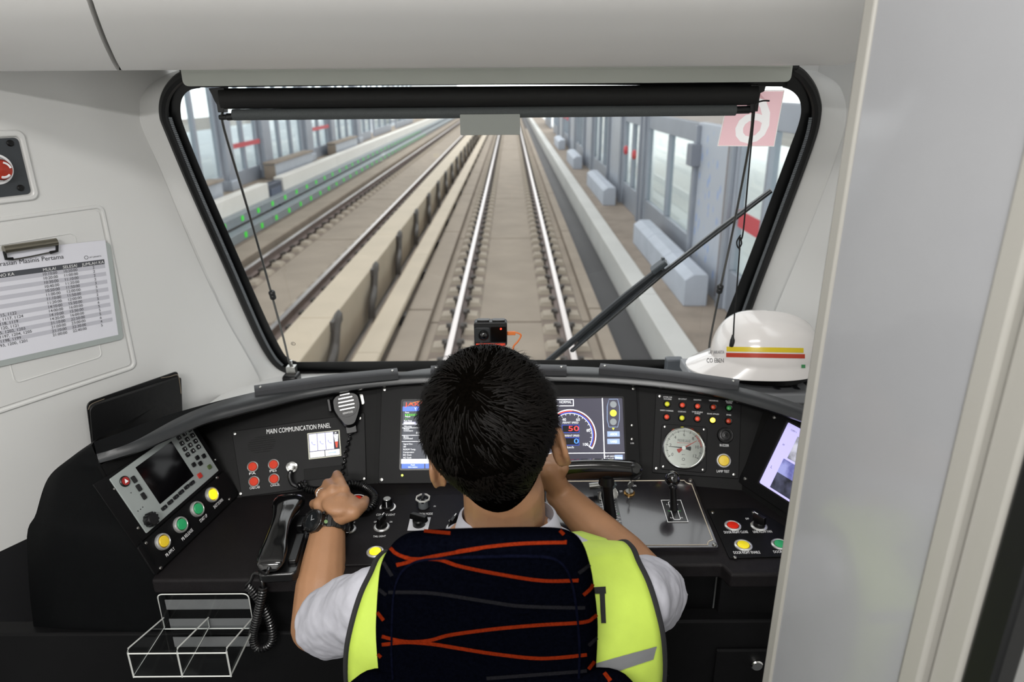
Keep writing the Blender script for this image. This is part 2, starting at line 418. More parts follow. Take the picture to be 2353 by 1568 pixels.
rib.build('ribbed_insert', mat('ribbed_seal_grey', '7a7f83', .4), win, smooth=False, kind='stuff')
# maker's mark printed in the lower left corner
mk = MB(); frm = WS.off(.0005)
cu_, cv_ = WS.uv(674, 790)
circ = [(cu_+.0062*math.cos(i*math.pi/12), cv_+.0062*math.sin(i*math.pi/12)) for i in range(24)]
circi = [(cu_+.0048*math.cos(i*math.pi/12), cv_+.0048*math.sin(i*math.pi/12)) for i in range(24)]
mk.ring(WS, circ, circi, .0005, .0007)
letters(mk, 'K', WS.P(cu_-.003, cv_-.003), WS.ex, WS.ey, WSN, height=.006)
mk.build('glass_mark', mat('glass_mark_ink', '1a1a1a', .5), win, smooth=False)

# --- overhead cabinet across the top
prof = [(.60, 2.18), (.72, 2.14), (.84, 2.00), (.93, 1.86), (1.02, 1.755), (1.09, 1.708), (1.16, 1.680), (1.205, 1.667), (1.235, 1.661), (1.262, 1.661), (1.29, 1.664), (1.62, 1.675)]
pc = [V((0, y, z)) for y, z in prof]; pc = crom(pc, 5)
xs_main_l = lambda k: 0
cab = thing('overhead_cabinet', 'pale grey curved locker fascia spanning the cab above the windscreen', 'cabinet', (CX, 1.1, 1.66))
def fascia(name, xl, xr, lab=None, rend=False):
    mb = MB(); rows = []
    for q in pc:
        l = xl(q) if callable(xl) else xl; r = xr(q) if callable(xr) else xr
        rows.append([V((l + (r-l)*t, q.y, q.z)) for t in (0, .25, .5, .75, 1)])
    mb.grid(rows)
    inn = [[V((v_.x, v_.y+.012, v_.z+.02)) for v_ in r] for r in rows]
    mb.grid([[r[0] for r in inn], [r[0] for r in rows]]); mb.grid([[r[-1] for r in rows], [r[-1] for r in inn]])
    return mb.build(name, WHITE2, cab, angle=50, label=lab)
a0, a1 = at(205, 0, Y=1.03), at(262, 135, Y=1.19)
sx_ = lambda q: a0.x + (a1.x-a0.x)*max(0, min(1.4, (q.y-1.03)/.16))
fascia('cabinet_door', lambda q: sx_(q)+.004, lambda q: .585 - max(0, (q.y-1.14))**1*.35)
fascia('cabinet_door', -1.35, lambda q: sx_(q)-.004)
MB().grid([[V((sx_(q)+d, q.y+.012, q.z+.02)) for q in pc] for d in (-.03, .03)]).build('seam_gap', mat('seam_black', '070708', .7), cab)
MB().grid([[V((.585-max(0, (q.y-1.14))*.35 + a, q.y+b, q.z+b*1.0)) for q in pc] for a, b in ((0, 0), (.012, .004), (.022, .014), (.026, .03), (.026, .3))]).build('end_cap', WHITE2, cab)

# --- pelmet below the cabinet
pel = thing('blind_pelmet', 'grey green metal pelmet strip above the roller blind', 'pelmet', (CX, 1.44, 1.64))
pl_, pr_ = at(417, 176, Y=1.44), at(1820, 170, Y=1.44)
zt, zbm = at(1176, 150, Y=1.44).z, at(1176, 193, Y=1.44).z
frp = Pl((0, 1.44, 0), (1, 0, 0), (0, 0, 1))
MB().plate(frp, round_poly([(pl_.x, zbm), (pr_.x, zbm), (pr_.x, zt), (pl_.x, zt)], [.012, .012, 0, 0]), -.01, 0).build('front_plate', GREYP, pel, bevel=.0015)
MB().plate(frp, [(pl_.x+.004, zt-.007), (pr_.x-.004, zt-.007), (pr_.x-.004, zt+.01), (pl_.x+.004, zt+.01)], -.10, .004).build('top_return', GREYP, pel)

# --- partition door on the right, close to the camera
dr = thing('door_1', 'white partition door leaf standing open close to the camera on the right', None, (.36, .45, 0), kind='structure')
pf, pn = at(1872, 784, d=.80), at(2405, 784, d=.52)
pf.z = pn.z = 0
exd = (pn-pf).normalized(); DF = Pl(pf, exd, (0, 0, 1)); Ld = (pn-pf).length
DOORW = mat('white_door_laminate', '98999c', .2, coat=.4, noise=.01)
DOORE = mat('door_edge_trim', '9a9892', .4)
MB().plate(DF, [(.012, .02), (Ld-.05, .02), (Ld-.05, 2.16), (.012, 2.16)], -.035, 0).build('door_leaf', DOORW, dr, bevel=.002)
MB().plate(DF, [(0, .02), (.018, .02), (.018, 2.16), (0, 2.16)], -.037, .003).build('edge_trim', DOORE, dr, bevel=.003)
MB().plate(DF, [(Ld-.055, .02), (Ld-.03, .02), (Ld-.03, 2.16), (Ld-.055, 2.16)], -.037, .005).build('edge_trim', DOORE, dr, bevel=.004)
MB().plate(DF, [(Ld-.03, .02), (Ld+.0, .02), (Ld+.0, 2.16), (Ld-.03, 2.16)], -.03, -.004).build('edge_trim', DOORE, dr, bevel=.004)
MB().plate(DF, [(Ld, .02), (Ld+.03, .02), (Ld+.03, 2.16), (Ld, 2.16)], -.03, -.006).build('rubber_edge', RUBBER, dr, bevel=.004)

# ================================================================ OUTSIDE
CONC = mat('slab_concrete', '8f8375', .85, noise=.1, nscale=1.6)
CONC2 = mat('brown_stained_concrete', '897d71', .85, noise=.14, nscale=2.5)
CONCD = mat('dark_trench', '2c2a2c', .6, noise=.2, nscale=1)  # trench floor, darker than the other concrete
CREAM = mat('cream_cover_board', 'b0a28d', .6, noise=.06, nscale=1.5)
PALEC = mat('pale_kerb_concrete', 'bdbcb8', .8, noise=.05, nscale=1)
RAILT = mat('polished_rail_head', 'c2bab6', .28, metal=1)
RAILS = mat('rusty_rail_side', '6b5c56', .7, noise=.15, nscale=4)
DARKM = mat('dark_clip_metal', '433d38', .6, noise=.2, nscale=8)
PADM = mat('fastener_pad', '9a8f80', .8, noise=.12, nscale=4)
ALU = mat('grey_blue_frame', '90959e', .45, metal=.3, noise=.05, nscale=2)
ALUP = mat('blue_grey_panel', 'a7adb6', .35, metal=.2, noise=.06, nscale=3)
PANE = glass('screen_pane', (.93, .97, .97), 1.35)
PLAT = mat('bright_platform_floor', 'ececea', .8)
FARY = 130
ground = struct(MB().box2((-40, 1.9, -2.2), (40, 160, -1.80)), 'ground', mat('viaduct_deck', '77706a', .9, noise=.1, nscale=.6), smooth=False)
# concrete infill either side of the slab
struct(MB().box2((-2.10, 2.2, -1.80), (-1.56, FARY, -1.66)), 'trim_2', CONC2, smooth=False)
ZS = -1.60
def track(cx, label, y0, yn, both):
    t = thing('railway_track', label, 'track', (cx, 8, -1.8))
    W2 = 1.17
    y = y0; seams = [y0] + [9.67+6*i for i in range(20) if 9.67+6*i > y0]
    for i in range(len(seams)-1):
        a, b = seams[i]+.03, seams[i+1]-.03
        MB().box2((cx-W2, a, -1.80), (cx+W2, b, ZS)).build('track_slab', CONC, t, smooth=False, bevel=.012)
    MB().box2((cx-W2+.02, y0, -1.8), (cx+W2-.02, FARY, ZS-.05)).build('slab_bed', CONC2, t, smooth=False)
    for s in (-1, 1):
        x = cx + s*.752
        rp = [(-.075, 0), (.075, 0), (.075, .012), (.012, .035), (.010, .115), (.034, .130), (.036, .165), (-.036, .165), (-.034, .130), (-.010, .115), (-.012, .035), (-.075, .012)]
        mb = MB(); a = [V((x+p_, y0, ZS+.055+q)) for p_, q in rp]; b = [V((v_.x, FARY, v_.z)) for v_ in a]; k = len(rp)
        mb.add(a+b, [(i, (i+1) % k, k+(i+1) % k, k+i) for i in range(k)] + [tuple(range(k))[::-1], tuple(range(k, 2*k))])
        MB().box2((x-.30, y0, ZS-.01), (x+.30, FARY, ZS+.006)).build('rail_bed', mat('brown_rail_bed', '75685d', .85, noise=.2, nscale=3), t, smooth=False)
        rl = mb.build('rail', RAILS, t, smooth=False)
        MB().box2((x-.035, y0, ZS+.055+.165), (x+.035, FARY, ZS+.055+.1655+.002)).build('rail_head', RAILT, rl, smooth=False)
    return t
def fast_mesh():
    mb = MB()
    for s in (-1, 1):
        mb.cur = 0
        mb.add([V((s*.10, -.16, 0)), V((s*.30, -.16, 0)), V((s*.30, .16, 0)), V((s*.10, .16, 0)), V((s*.12, -.12, .075)), V((s*.26, -.12, .06)), V((s*.26, .12, .06)), V((s*.12, .12, .075))],
               [(4, 5, 6, 7), (0, 1, 5, 4), (1, 2, 6, 5), (2, 3, 7, 6), (3, 0, 4, 7)])
        mb.cur = 1
        mb.box((s*.085, 0, .085), (.06, .14, .05)); mb.box((s*.12, 0, .10), (.05, .06, .05))
    me = bpy.data.meshes.new('rail_fastener'); me.from_pydata([tuple(q) for q in mb.v], [], mb.f)
    me.materials.append(PADM); me.materials.append(DARKM); me.polygons.foreach_set('material_index', mb.mi); me.update(); return me, mb
FM, FMB = fast_mesh()
def fasteners(t, xs, y0, ym, yend):
    L = base_of(t)
    for x in xs:
        y = y0; far = MB()
        while y < yend:
            if y < ym:
                o = bpy.data.objects.new('rail_fastener', FM); C.objects.link(o); o.parent = t; o.location = V((x, y, ZS)) - L
            else:
                far.cur = 0
                for f_i, f in enumerate(FMB.f): pass
                o_ = len(far.v); far.v += [q + V((x, y, ZS)) for q in FMB.v]; far.f += [tuple(i+o_ for i in f) for f in FMB.f]; far.mi += FMB.mi
            y += .66
        if far.v: far.build('rail_fastener', [PADM, DARKM], t, smooth=False, kind='stuff')
t1 = track(-.02, 'straight railway track with shiny rails directly ahead of the windscreen', 2.2, 0, True)
fasteners(t1, (-.772, .732), 6.6, 34, 80)
for s, nm in ((-1, 'l'), (1, 'r')):
    for i in range(9):
        a = 4 + 6*i
        MB().box2((-.02+s*1.17, a+.02, -1.80), (-.02+s*1.53, a+5.96, -1.5) if s < 0 else (-.02+1.36, a+5.96, -1.5)).build('edge_block', CONC, t1, smooth=False, bevel=.015)
t2 = track(-3.97, 'second railway track beside the left platform screen wall', 4.5, 0, True)
fasteners(t2, (-4.722, -3.218), 8.6, 32, 70)
# drain trench and kerb right of the track
struct(MB().box2((1.36, 2.2, -1.80), (1.83, FARY, -1.72)), 'trim_3', CONCD, smooth=False)
kb = thing('parapet_kerb', 'pale concrete parapet kerb along the right of the track', 'kerb', (2, 9, -1.8))
for i in range(16):
    a = 3.5 + 6.3*i
    MB().box2((1.83, a+.012, -1.80), (2.125, a+6.288, -1.226)).build('kerb_block', PALEC, kb, smooth=False, bevel=.01)
# added canopies and beams, out of view, that shape the daylight outside
for xa_, xb_ in ((-11, -6.0), (2.7, 11)):
    struct(MB().box2((xa_, -4, 4.6), (xb_, 30, 4.9)), 'added_canopy', mat('added_canopy_grey', '9a9c9c', .8), smooth=False)
for ry in range(2, 30, 8):
    struct(MB().box2((-11, ry, 4.2), (11, ry+.25, 4.6)), 'added_canopy_beam', ALU, smooth=False)
struct(MB().box2((2.125, 2.2, -1.80), (3.25, FARY, -1.30)), 'trim_4', CONC2, smooth=False)
# cover beams between the tracks
bm1 = thing('cover_beam', 'tall cream boxed beam with curved brackets between the two tracks', 'beam', (-2.4, 9, -1.8), 'cover beams between the tracks')
for i in range(14):
    a = 3.0 + 5.2*i
    MB().box2((-2.655, a+.004, -1.75), (-2.21, a+5.196, -1.035)).build('beam_section', CREAM, bm1, smooth=False, bevel=.02)
brk = None
for i in range(16):
    y = 7.9 + 2.6*i
    pts = [V((-2.185, y+.48, -1.08)), V((-2.17, y+.30, -1.09)), V((-2.16, y+.16, -1.20)), V((-2.15, y+.02, -1.33)), V((-2.12, y-.22, -1.37)), V((-2.10, y-.50, -1.42)), V((-2.10, y-.58, -1.62))]
    if brk is None:
        mb = MB(); c = crom(pts, 5); mb.tube(c, [.095]*len(c), 6, flat=.55); mb.box((-2.19, y+.22, -1.1), (.05, .2, .12)); brk = mb.build('curved_bracket', DARKM, bm1); y_b = y
    else:
        o = brk.copy(); C.objects.link(o); o.parent = bm1; o.location = (0, y-y_b, 0)
bm2 = thing('cover_beam', 'low cream cover board over the power rail beside the near track', 'beam', (-1.7, 9, -1.8), 'cover beams between the tracks')
for i in range(14):
    a = 2.6 + 5.2*i
    MB().plate(Pl((0, a+.004, 0), (1, 0, 0), (0, 0, 1)), round_poly([(-1.885, -1.66), (-1.72, -1.66), (-1.72, -1.46), (-1.575, -1.44), (-1.575, -1.37), (-1.60, -1.35), (-1.86, -1.35), (-1.885, -1.37)], .012), -5.19, 0).build('beam_section', CREAM, bm2, smooth=False)
for i in range(18):
    y = 7.2 + 2.6*i
    MB().box((-1.60, y, -1.58), (.09, .22, .16)).build('insulator', DARKM, bm2, smooth=False, bevel=.02)
# concrete cabinets at the foot of the right screen
BOXM = mat('pale_grey_cabinet', 'aab0ba', .7, noise=.06, nscale=3)
bxs = [(2.42, 9.40, 13.7), (2.40, 18.3, 22.4), (2.36, 26.9, 30.2), (2.36, 35.5, 39.0)]
bxl = ['nearest pale concrete block bench at the foot of the right screen', 'second pale concrete block bench from the camera at the right screen', 'third pale concrete block bench along the right screen', 'farthest pale concrete block bench along the right screen']
for (x, ya, yb), lb in zip(bxs, bxl):
    t = thing('concrete_bench', lb, 'bench', (x+.2, ya, -1.3), 'concrete benches by the right screen')
    n = 3; st = (yb-ya)/n
    for k in range(n):
        frb = Pl((0, ya+k*st+.008, 0), (1, 0, 0), (0, 0, 1))
        MB().plate(frb, round_poly([(x, -1.30), (x+.33, -1.30), (x+.33, -.87), (x+.31, -.84), (x+.12, -.84), (x, -.92)], 0), -(st-.016), 0).build('bench_section', BOXM, t, smooth=False, bevel=.012)
def screen_bay(t, x, y0, y1, z0, z1, sill, head, panes, fm=ALU, s=1, pm=PANE, pw=.07):
    """one bay of the glazed screen: sill, header, mullions and panes"""
    MB().box2((x, y0, z0), (x+.10*s, y1, sill)).build('sill_panel', fm, t, smooth=False, bevel=.01)
    MB().box2((x, y0, head), (x+.12*s, y1, z1)).build('header', fm, t, smooth=False, bevel=.01)
    n = panes
    for i in range(n+1):
        y = y0 + (y1-y0)*i/n; a = max(y0, y-pw/2); b = min(y1, y+pw/2)
        MB().box2((x-.012*s, a, sill), (x+.11*s, b, head)).build('mullion', fm, t, smooth=False, bevel=.006)
    for i in range(n):
        a = y0 + (y1-y0)*i/n + pw/2; b = y0 + (y1-y0)*(i+1)/n - pw/2
        MB().box2((x+.045*s, a, sill), (x+.055*s, b, head)).build('pane', pm, t, smooth=False)
# right platform screen
right_bays = [(3.0, 5.2, 2, 1.45), (5.25, 7.1, 2, 1.45), (7.15, 9.2, 2, 1.45), (11.35, 15.5, 2, 1.08), (16.2, 18.7, 2, 1.08), (21.5, 25.5, 3, 1.08), (28.5, 32.5, 3, 1.08), (36, 40, 3, 1.08), (44, 50, 4, 1.08), (54, 62, 5, 1.08)]
rl_ = ['right platform glazed screen bay closest to the camera edge', 'second right platform glazed bay with a red stripe', 'bright glazed bay right of the blue spotted panel, with red stripe', 'two tall bright panes with grey frames left of the blue spotted panel', 'narrow glazed bay with red handles behind the two tall panes', 'glazed bay behind the second concrete bench', 'glazed bay behind the third concrete bench', 'glazed bay behind the farthest concrete bench', 'far glazed bay of the right screen', 'farthest glazed bay of the right screen']
REDS = mat('red_stripe_film', 'b8434a', .5)
for i, ((a, b, n, zt_), lb) in enumerate(zip(right_bays, rl_)):
    t = thing('platform_screen', lb, 'screen', (2.95, a, -1.3), 'glazed bays of the right screen')
    screen_bay(t, 2.95, a, b, -1.30, zt_, -.72, zt_-.30, n)
    if i < 3: MB().box2((2.985, a+.06, -.12), (2.995, b-.06, .10)).build('red_stripe', REDS, t, smooth=False)
    if i in (4, 7):
        for k in (.25, .75):
            MB().lathe([(.001, 0), (.10, .02), (.12, .06), (.08, .10), (.001, .11)], (2.95, a+(b-a)*k, .12), (-1, 0, 0), 12).build('red_handle', REDS, t)
# solid panels between the bays
SPOT = bpy.data.materials.new('blue_spotted_panel'); SPOT.use_nodes = True; nt = SPOT.node_tree; b_ = nt.nodes['Principled BSDF']; b_.inputs['Roughness'].default_value = .35
tc = nt.nodes.new('ShaderNodeTexCoord'); mp = nt.nodes.new('ShaderNodeMapping'); mp.inputs['Scale'].default_value = (1, 2.6, 1.3)
vo = nt.nodes.new('ShaderNodeTexVoronoi'); vo.inputs['Scale'].default_value = 2.6; rp_ = nt.nodes.new('ShaderNodeValToRGB')
rp_.color_ramp.elements[0].position = .16; rp_.color_ramp.elements[0].color = lin('7f99c8'); rp_.color_ramp.elements[1].position = .30; rp_.color_ramp.elements[1].color = lin('aab0ba')
nt.links.new(tc.outputs['Object'], mp.inputs[0]); nt.links.new(mp.outputs[0], vo.inputs[0]); nt.links.new(vo.outputs['Distance'], rp_.inputs[0]); nt.links.new(rp_.outputs[0], b_.inputs['Base Color'])
for i, (a, b, lb) in enumerate([(9.25, 11.3, 'tall blue spotted grey panel between the bright panes'), (15.55, 16.15, 'slim grey blue panel left of the two tall panes'), (18.8, 21.4, 'grey panel above the second concrete bench'), (25.6, 28.4, 'grey panel past the second concrete bench'), (32.6, 35.9, 'far grey panel past the third concrete bench'), (40.1, 43.9, 'farthest grey panel of the right screen')]):
    t = thing('screen_panel', lb, 'panel', (2.95, a, -1.3), 'solid panels of the right screen')
    MB().box2((2.93, a, -1.30), (3.05, b, 1.10)).build('panel_sheet', SPOT if i == 0 else ALUP, t, smooth=False, bevel=.01)
    for y in (a+.02, b-.16):
        MB().box2((2.86, y, -1.30), (2.93, y+.14, 1.06)).build('post', ALU, t, smooth=False, bevel=.01)
    if i == 0:
        MB().box2((2.90, a+.25, -1.2), (2.93, a+.33, 1.0)).build('brown_strip', RAILS, t, smooth=False)
        MB().box2((2.78, b-.25, .45), (2.93, b+.05, .78)).build('junction_box', mat('grey_box', '7b7f88', .5), t, smooth=False, bevel=.01)
        MB().cyl((2.89, b-.12, -1.2), (2.89, b-.12, .3), .018, seg=8).build('conduit', PALEC, t)
struct(MB().box2((3.25, 2.2, -1.80), (14, FARY, -1.32)), 'platform_right', PLAT, smooth=False)
# left side: cable trays with green markers, pale parapet, screen wall
struct(MB().box2((-5.75, 4, -1.80), (-5.20, FARY, -1.48)), 'trim_5', CONC, smooth=False, bevel=.02)
tray = thing('cable_tray', 'grey cable trays with bright green markers beside the left parapet', 'cable tray', (-6, 14, -1.5))
TRAY = mat('galvanised_tray', '8c9498', .5, metal=.4, noise=.06, nscale=4)
GRNM = mat('green_marker', '3fe03a', .5, emit=.15)
for k, (x0, x1, z) in enumerate(((-6.28, -6.06, -1.02), (-6.05, -5.80, -1.26))):
    for i in range(16):
        a = 5 + 6*i
        MB().box2((x0, a+.01, z-.20), (x1, a+5.99, z)).build('tray_section', TRAY, tray, smooth=False, bevel=.008)
mk1 = None
for k, (x, z) in enumerate(((-6.055, -1.11), (-5.795, -1.36))):
    for i in range(34):
        y = 13.6 + .9*k*.5 + i*.92*1.15
        if mk1 is None:
            mk1 = MB().box((x, y, z), (.012, .13, .11)).build('green_marker', GRNM, tray, smooth=False); m0 = V((x, y, z))
        else:
            o = mk1.copy(); C.objects.link(o); o.parent = tray; o.location = V((x, y, z))-m0
struct(MB().box2((-6.5, 4, -1.80), (-5.78, FARY, -1.47)), 'trim_6', CONC2, smooth=False)
pw = thing('parapet_wall', 'off white parapet wall along the left platform', 'wall', (-6.4, 14, -1.8))
for i, (a, b) in enumerate([(4, 11.2), (11.2, 18.35), (19.6, 26), (26, 34), (34, 44), (44, 58), (58, 80)]):
    MB().box2((-6.55, a+.01, -1.5), (-6.29, b-.01, -.66)).build('wall_block', mat('off_white_wall', 'd6d3cc', .8, noise=.03, nscale=1), pw, smooth=False, bevel=.012)
t = thing('equipment_box', 'dark blue equipment box set into the left parapet wall', 'box', (-6.4, 18.9, -1.3))
DBL = mat('dark_blue_box', '39404f', .5)
MB().box2((-6.54, 18.4, -1.25), (-6.315, 19.55, -.72)).build('case', DBL, t, smooth=False, bevel=.03)
MB().box2((-6.315, 18.55, -1.15), (-6.30, 19.4, -.85)).build('cover', mat('dark_blue_cover', '4b5468', .4), t, smooth=False, bevel=.02)
MB().box2((-6.33, 19.1, -1.45), (-6.29, 19.25, -1.15)).build('bracket', DARKM, t, smooth=False)
struct(MB().box2((-8.0, 4, -1.8), (-6.5, FARY, -.80)), 'platform_left', CONC, smooth=False)
struct(MB().box2((-20, 4, -1.8), (-8.0, FARY, -.86)), 'platform_left_far', mat('grey_platform_floor', '9ea3a8', .6, noise=.08, nscale=.5), smooth=False)
lb_ = [(8.0, 10.6, 2, .9), (10.7, 13.2, 2, .9), (14.2, 17.8, 3, .9), (18.4, 20.6, 2, .9), (21.4, 25.0, 3, .9), (26, 28.6, 2, .9), (29.4, 33.5, 3, .9), (34.5, 37.5, 2, .9), (38.5, 44, 3, .9), (46, 54, 4, .9)]
ll_ = ['left platform glazed bay nearest the windscreen frame', 'left glazed bay just right of the windscreen corner', 'left glazed bay crossed by the thin blind rod', 'left glazed bay with the nearest red stripes', 'left glazed bay behind the pale bench', 'left glazed bay with the second red stripes', 'left glazed bay past the second red stripes', 'left glazed bay near the far grey wall', 'far left glazed bay before the grey wall', 'farthest left glazed bay']
for i, ((a, b, n, zt_), lb) in enumerate(zip(lb_, ll_)):
    t = thing('platform_screen', lb, 'screen', (-7.2, a, -.8), 'glazed bays of the left screen')
    screen_bay(t, -7.2, a, b, -.80, 2.6, -.42, 2.3, n, s=-1, pw=.10)
    if i in (3, 5, 8): MB().box2((-7.14, a+.05, .18), (-7.12, b-.05, .30)).build('red_stripe', REDS, t, smooth=False)
for i, (a, b, lb) in enumerate([(13.25, 14.15, 'grey pillar right of the blind rod on the left platform'), (17.85, 18.35, 'slim grey pillar left of the nearest red stripes'), (20.65, 21.35, 'grey pillar right of the nearest red stripes'), (25.1, 25.9, 'grey pillar left of the second red stripes'), (28.7, 29.3, 'grey pillar right of the second red stripes'), (33.6, 34.4, 'far grey pillar of the left screen')]):
    t = thing('screen_pillar', lb, 'pillar', (-7.1, a, -.8), 'pillars of the left screen')
    MB().box2((-7.22, a, -.80), (-7.05, b, 2.6)).build('pillar_shaft', ALU, t, smooth=False, bevel=.015)
    MB().box2((-7.24, a-.03, -.80), (-7.0, b+.03, -.55)).build('pillar_base', ALUP, t, smooth=False, bevel=.015)
for i, (a, b, lb) in enumerate([(12.2, 16.4, 'low grey bench left of the dark blue box on the left platform'), (20.2, 24.2, 'pale bench right of the dark blue box on the left platform'), (27.5, 31.5, 'farther pale bench on the left platform')]):
    t = thing('platform_bench', lb, 'bench', (-6.9, a, -.8), 'benches on the left platform')
    MB().box2((-6.97, a, -.80), (-6.68, b, -.38)).build('bench_body', ALUP, t, smooth=False, bevel=.02)
    MB().box2((-6.99, a-.05, -.38), (-6.64, b+.05, -.32)).build('bench_top', CONC2, t, smooth=False, bevel=.015)
    MB().box2((-6.98, a-.012, -.78), (-6.66, a-.002, -.40)).build('bench_end', CONC2, t, smooth=False)
struct(MB().box2((-9.5, 55, -.8), (-9.2, FARY, 3.2)), 'wall_far_left', mat('pale_grey_far_wall', 'b9bcbc', .7, noise=.04, nscale=.3), smooth=False)
# ================================================================ CONSOLE
DESK = Pl((0, .975, .845), (1, 0, 0), (0, .29, .008))
CEN = Pl((0, 1.265, .853), (1, 0, 0), (0, .545, .839))
def rotz(v_, a): c, s = math.cos(a), math.sin(a); return V((v_[0]*c-v_[1]*s, v_[0]*s+v_[1]*c, v_[2]))
TA = math.radians(10)
COM = Pl((-.290, 1.265, .853), rotz((1, 0, 0), TA), rotz((0, .545, .839), TA))
INS = Pl((.270, 1.265, .853), rotz((1, 0, 0), -TA), rotz((0, .545, .839), -TA))
def wing(pa, pb, tilt):
    A, B = DESK.hit(*pa), DESK.hit(*pb); e = (B-A).normalized(); out = V((0, 0, 1)).cross(e).normalized()
    if out.y < 0: out = -out
    t = math.radians(tilt); return Pl(A, e, V((0, 0, 1))*math.cos(t) + out*math.sin(t)), A, B
WNG, WA, WB = wing((365, 1320), (540, 1150), 25)
RWG, RA, RB = wing((1698, 1124), (1804, 1195), 25)
con = thing('driver_console', 'curved black driving console spanning the cab under the windscreen', 'console', (CX, 1.2, 0))
# desk top
DT = MB(); poly = [(-.618, 0), (-.2, 0), (-.12, .030), (.362, .030), (.372, .004), (.80, .004), (.80, .31), (-.64, .31)]
DT.plate(DESK, round_poly(poly, [.0, .02, .02, .004, .004, 0, 0, 0], 4), -.030, 0)
DT.build('desk_top', DESKM, con, bevel=.009, segs=3)
# front apron and lower panels
ap = MB()
ap.box2((-.62, 1.005, .40), (-.19, 1.03, .82)); ap.box2((.15, 1.03, .40), (.365, 1.05, .82)); ap.box2((.365, 1.005, .40), (.80, 1.03, .82)); ap.box2((-.19, 1.05, .72), (.15, 1.07, .82))
ap.build('front_apron', BODYM, con, smooth=False, bevel=.004)
zl = at(150, 1440, Y=1.0).z; zr = at(1650, 1410, Y=1.0).z
lo = MB(); lo.box2((-.95, .985, .02), (-.19, 1.02, zl-.004)).build('lower_panel', BODYM, con, smooth=False, bevel=.004)
MB().box2((.15, .985, .02), (.80, 1.02, zr-.004)).build('lower_panel', BODYM, con, smooth=False, bevel=.004)
MB().box2((-.20, 1.50, .02), (.16, 1.52, .82)).build('kick_panel', BODYM, con, smooth=False)
for x in (-.20, .15): MB().box2((x-.01, 1.0, .02), (x+.01, 1.5, .82)).build('kneehole_side', BODYM, con, smooth=False)
# small lockable door low on the right
pA, pB = at(1645, 1490, Y=.983), at(1775, 1490, Y=.983); ld = MB().box2((pA.x, .977, .30), (pB.x+.1, .985, pA.z)).build('locker_door', BODYM, con, smooth=False, bevel=.003)
q = at(1737, 1525, Y=.977); MB().lathe([(.011, 0), (.011, .006), (.009, .008), (0, .008)], q, (0, -1, 0), 20).build('cam_lock', CHROME, ld)
q2 = at(1512, 1548, Y=.98); MB().box2((q2.x-.03, .975, q2.z-.06), (q2.x+.02, .985, q2.z)).build('pull_tab', BLK, con, smooth=False, bevel=.002)
# fascia behind the instruments
fa = MB()
fa.flat(CEN, [(-.292, -.004), (.272, -.004), (.272, .215), (-.292, .215)], -.001)
cl = COM.uv(500, 1150)[0]
fa.flat(COM, [(cl-.05, -.004), (.04, -.004), (.04, .215), (-.10, .205), (cl-.05, .165)], -.001)
ir = INS.uv(1702, 1120)[0]
fa.flat(INS, [(-.04, -.004), (ir+.07, -.004), (ir+.07, .19), (-.04, .215)], -.001)
fa.build('fascia', FASC, con, smooth=False)
bb_ = MB(); bbp = [(-.72, 1.10), (-.60, 1.22), (-.30, 1.30), (.28, 1.30), (.47, 1.262), (.60, 1.18), (.80, 1.02)]
bb_.grid([[V((x, y+.012, .83)) for x, y in bbp], [V((x*1.0, y+.012+.075, .955)) for x, y in bbp]]); bb_.build('fascia_backing', BODYM, con, smooth=False)
wf = MB()
wl0 = WNG.uv(250, 1100)[0]
wf.flat(WNG, [(0, 0), ((WB-WA).length+.004, 0), ((WB-WA).length+.012, .178), (.02, .212)], -.001); wf.build('wing_fascia', FASC, con, smooth=False)
rf = MB(); rf.flat(RWG, [(-.004, 0), (.35, 0), (.35, .185), (-.03, .185)], -.001); rf.build('wing_fascia', FASC, con, smooth=False)
# hood: swept lip
lipL = [(228, 1068)][:0] + [(228, 1068), (270, 1056), (330, 1036), (400, 1006), (470, 977), (540, 957), (620, 937), (720, 914), (880, 890), (1050, 880), (1290, 879), (1470, 888), (1620, 907), (1720, 932), (1790, 953), (1860, 978), (1930, 1008)]
lip = resample(crom([at(x, y, z=1.036) for x, y in lipL], 8), .012)
rows = []; k = len(lip)
bkL = [(215, 1016), (262, 1000), (330, 974), (420, 944), (583, 902), (700, 884), (914, 857), (1000, 846), (1176, 841), (1300, 842), (1400, 847), (1550, 866), (1697, 890), (1790, 914), (1860, 938), (1935, 972)]
bkc = crom([at(x, y, z=1.058) for x, y in bkL], 8); bl_ = [0]
for i in range(1, len(bkc)): bl_.append(bl_[-1] + (bkc[i]-bkc[i-1]).length)
def bk_at(f):
    s_ = f*bl_[-1]; i = 0
    while i < len(bl_)-2 and bl_[i+1] < s_: i += 1
    return bkc[i].lerp(bkc[i+1], (s_-bl_[i])/max(1e-6, bl_[i+1]-bl_[i]))
MID = []
for i, p_ in enumerate(lip):
    q = bk_at(i/(k-1)); t = (lip[min(i+1, k-1)]-lip[max(i-1, 0)]).normalized(); o = V((-t.y, t.x, 0)).normalized()
    if o.y < 0: o = -o
    e = p_ + o*.005 + V((0, 0, .017)); Z_ = V((0, 0, 1)); fz = min(1, i/22); fz = fz*fz*(3-2*fz); MID.append(e.lerp(q, fz))
    rows.append([p_ + o*.10 - Z_*.02, p_ + o*.03 - Z_*.004, p_ + o*.004 - Z_*.002, p_ - o*.003 + Z_*.004, p_ - o*.001 + Z_*.011, e, e.lerp(e.lerp(q, fz), .5) + Z_*.001, q, q + o*.004 - Z_*.006, q + o*.012 - Z_*.016, q + o*.10 - Z_*.066, q + o*.15 - Z_*.13])
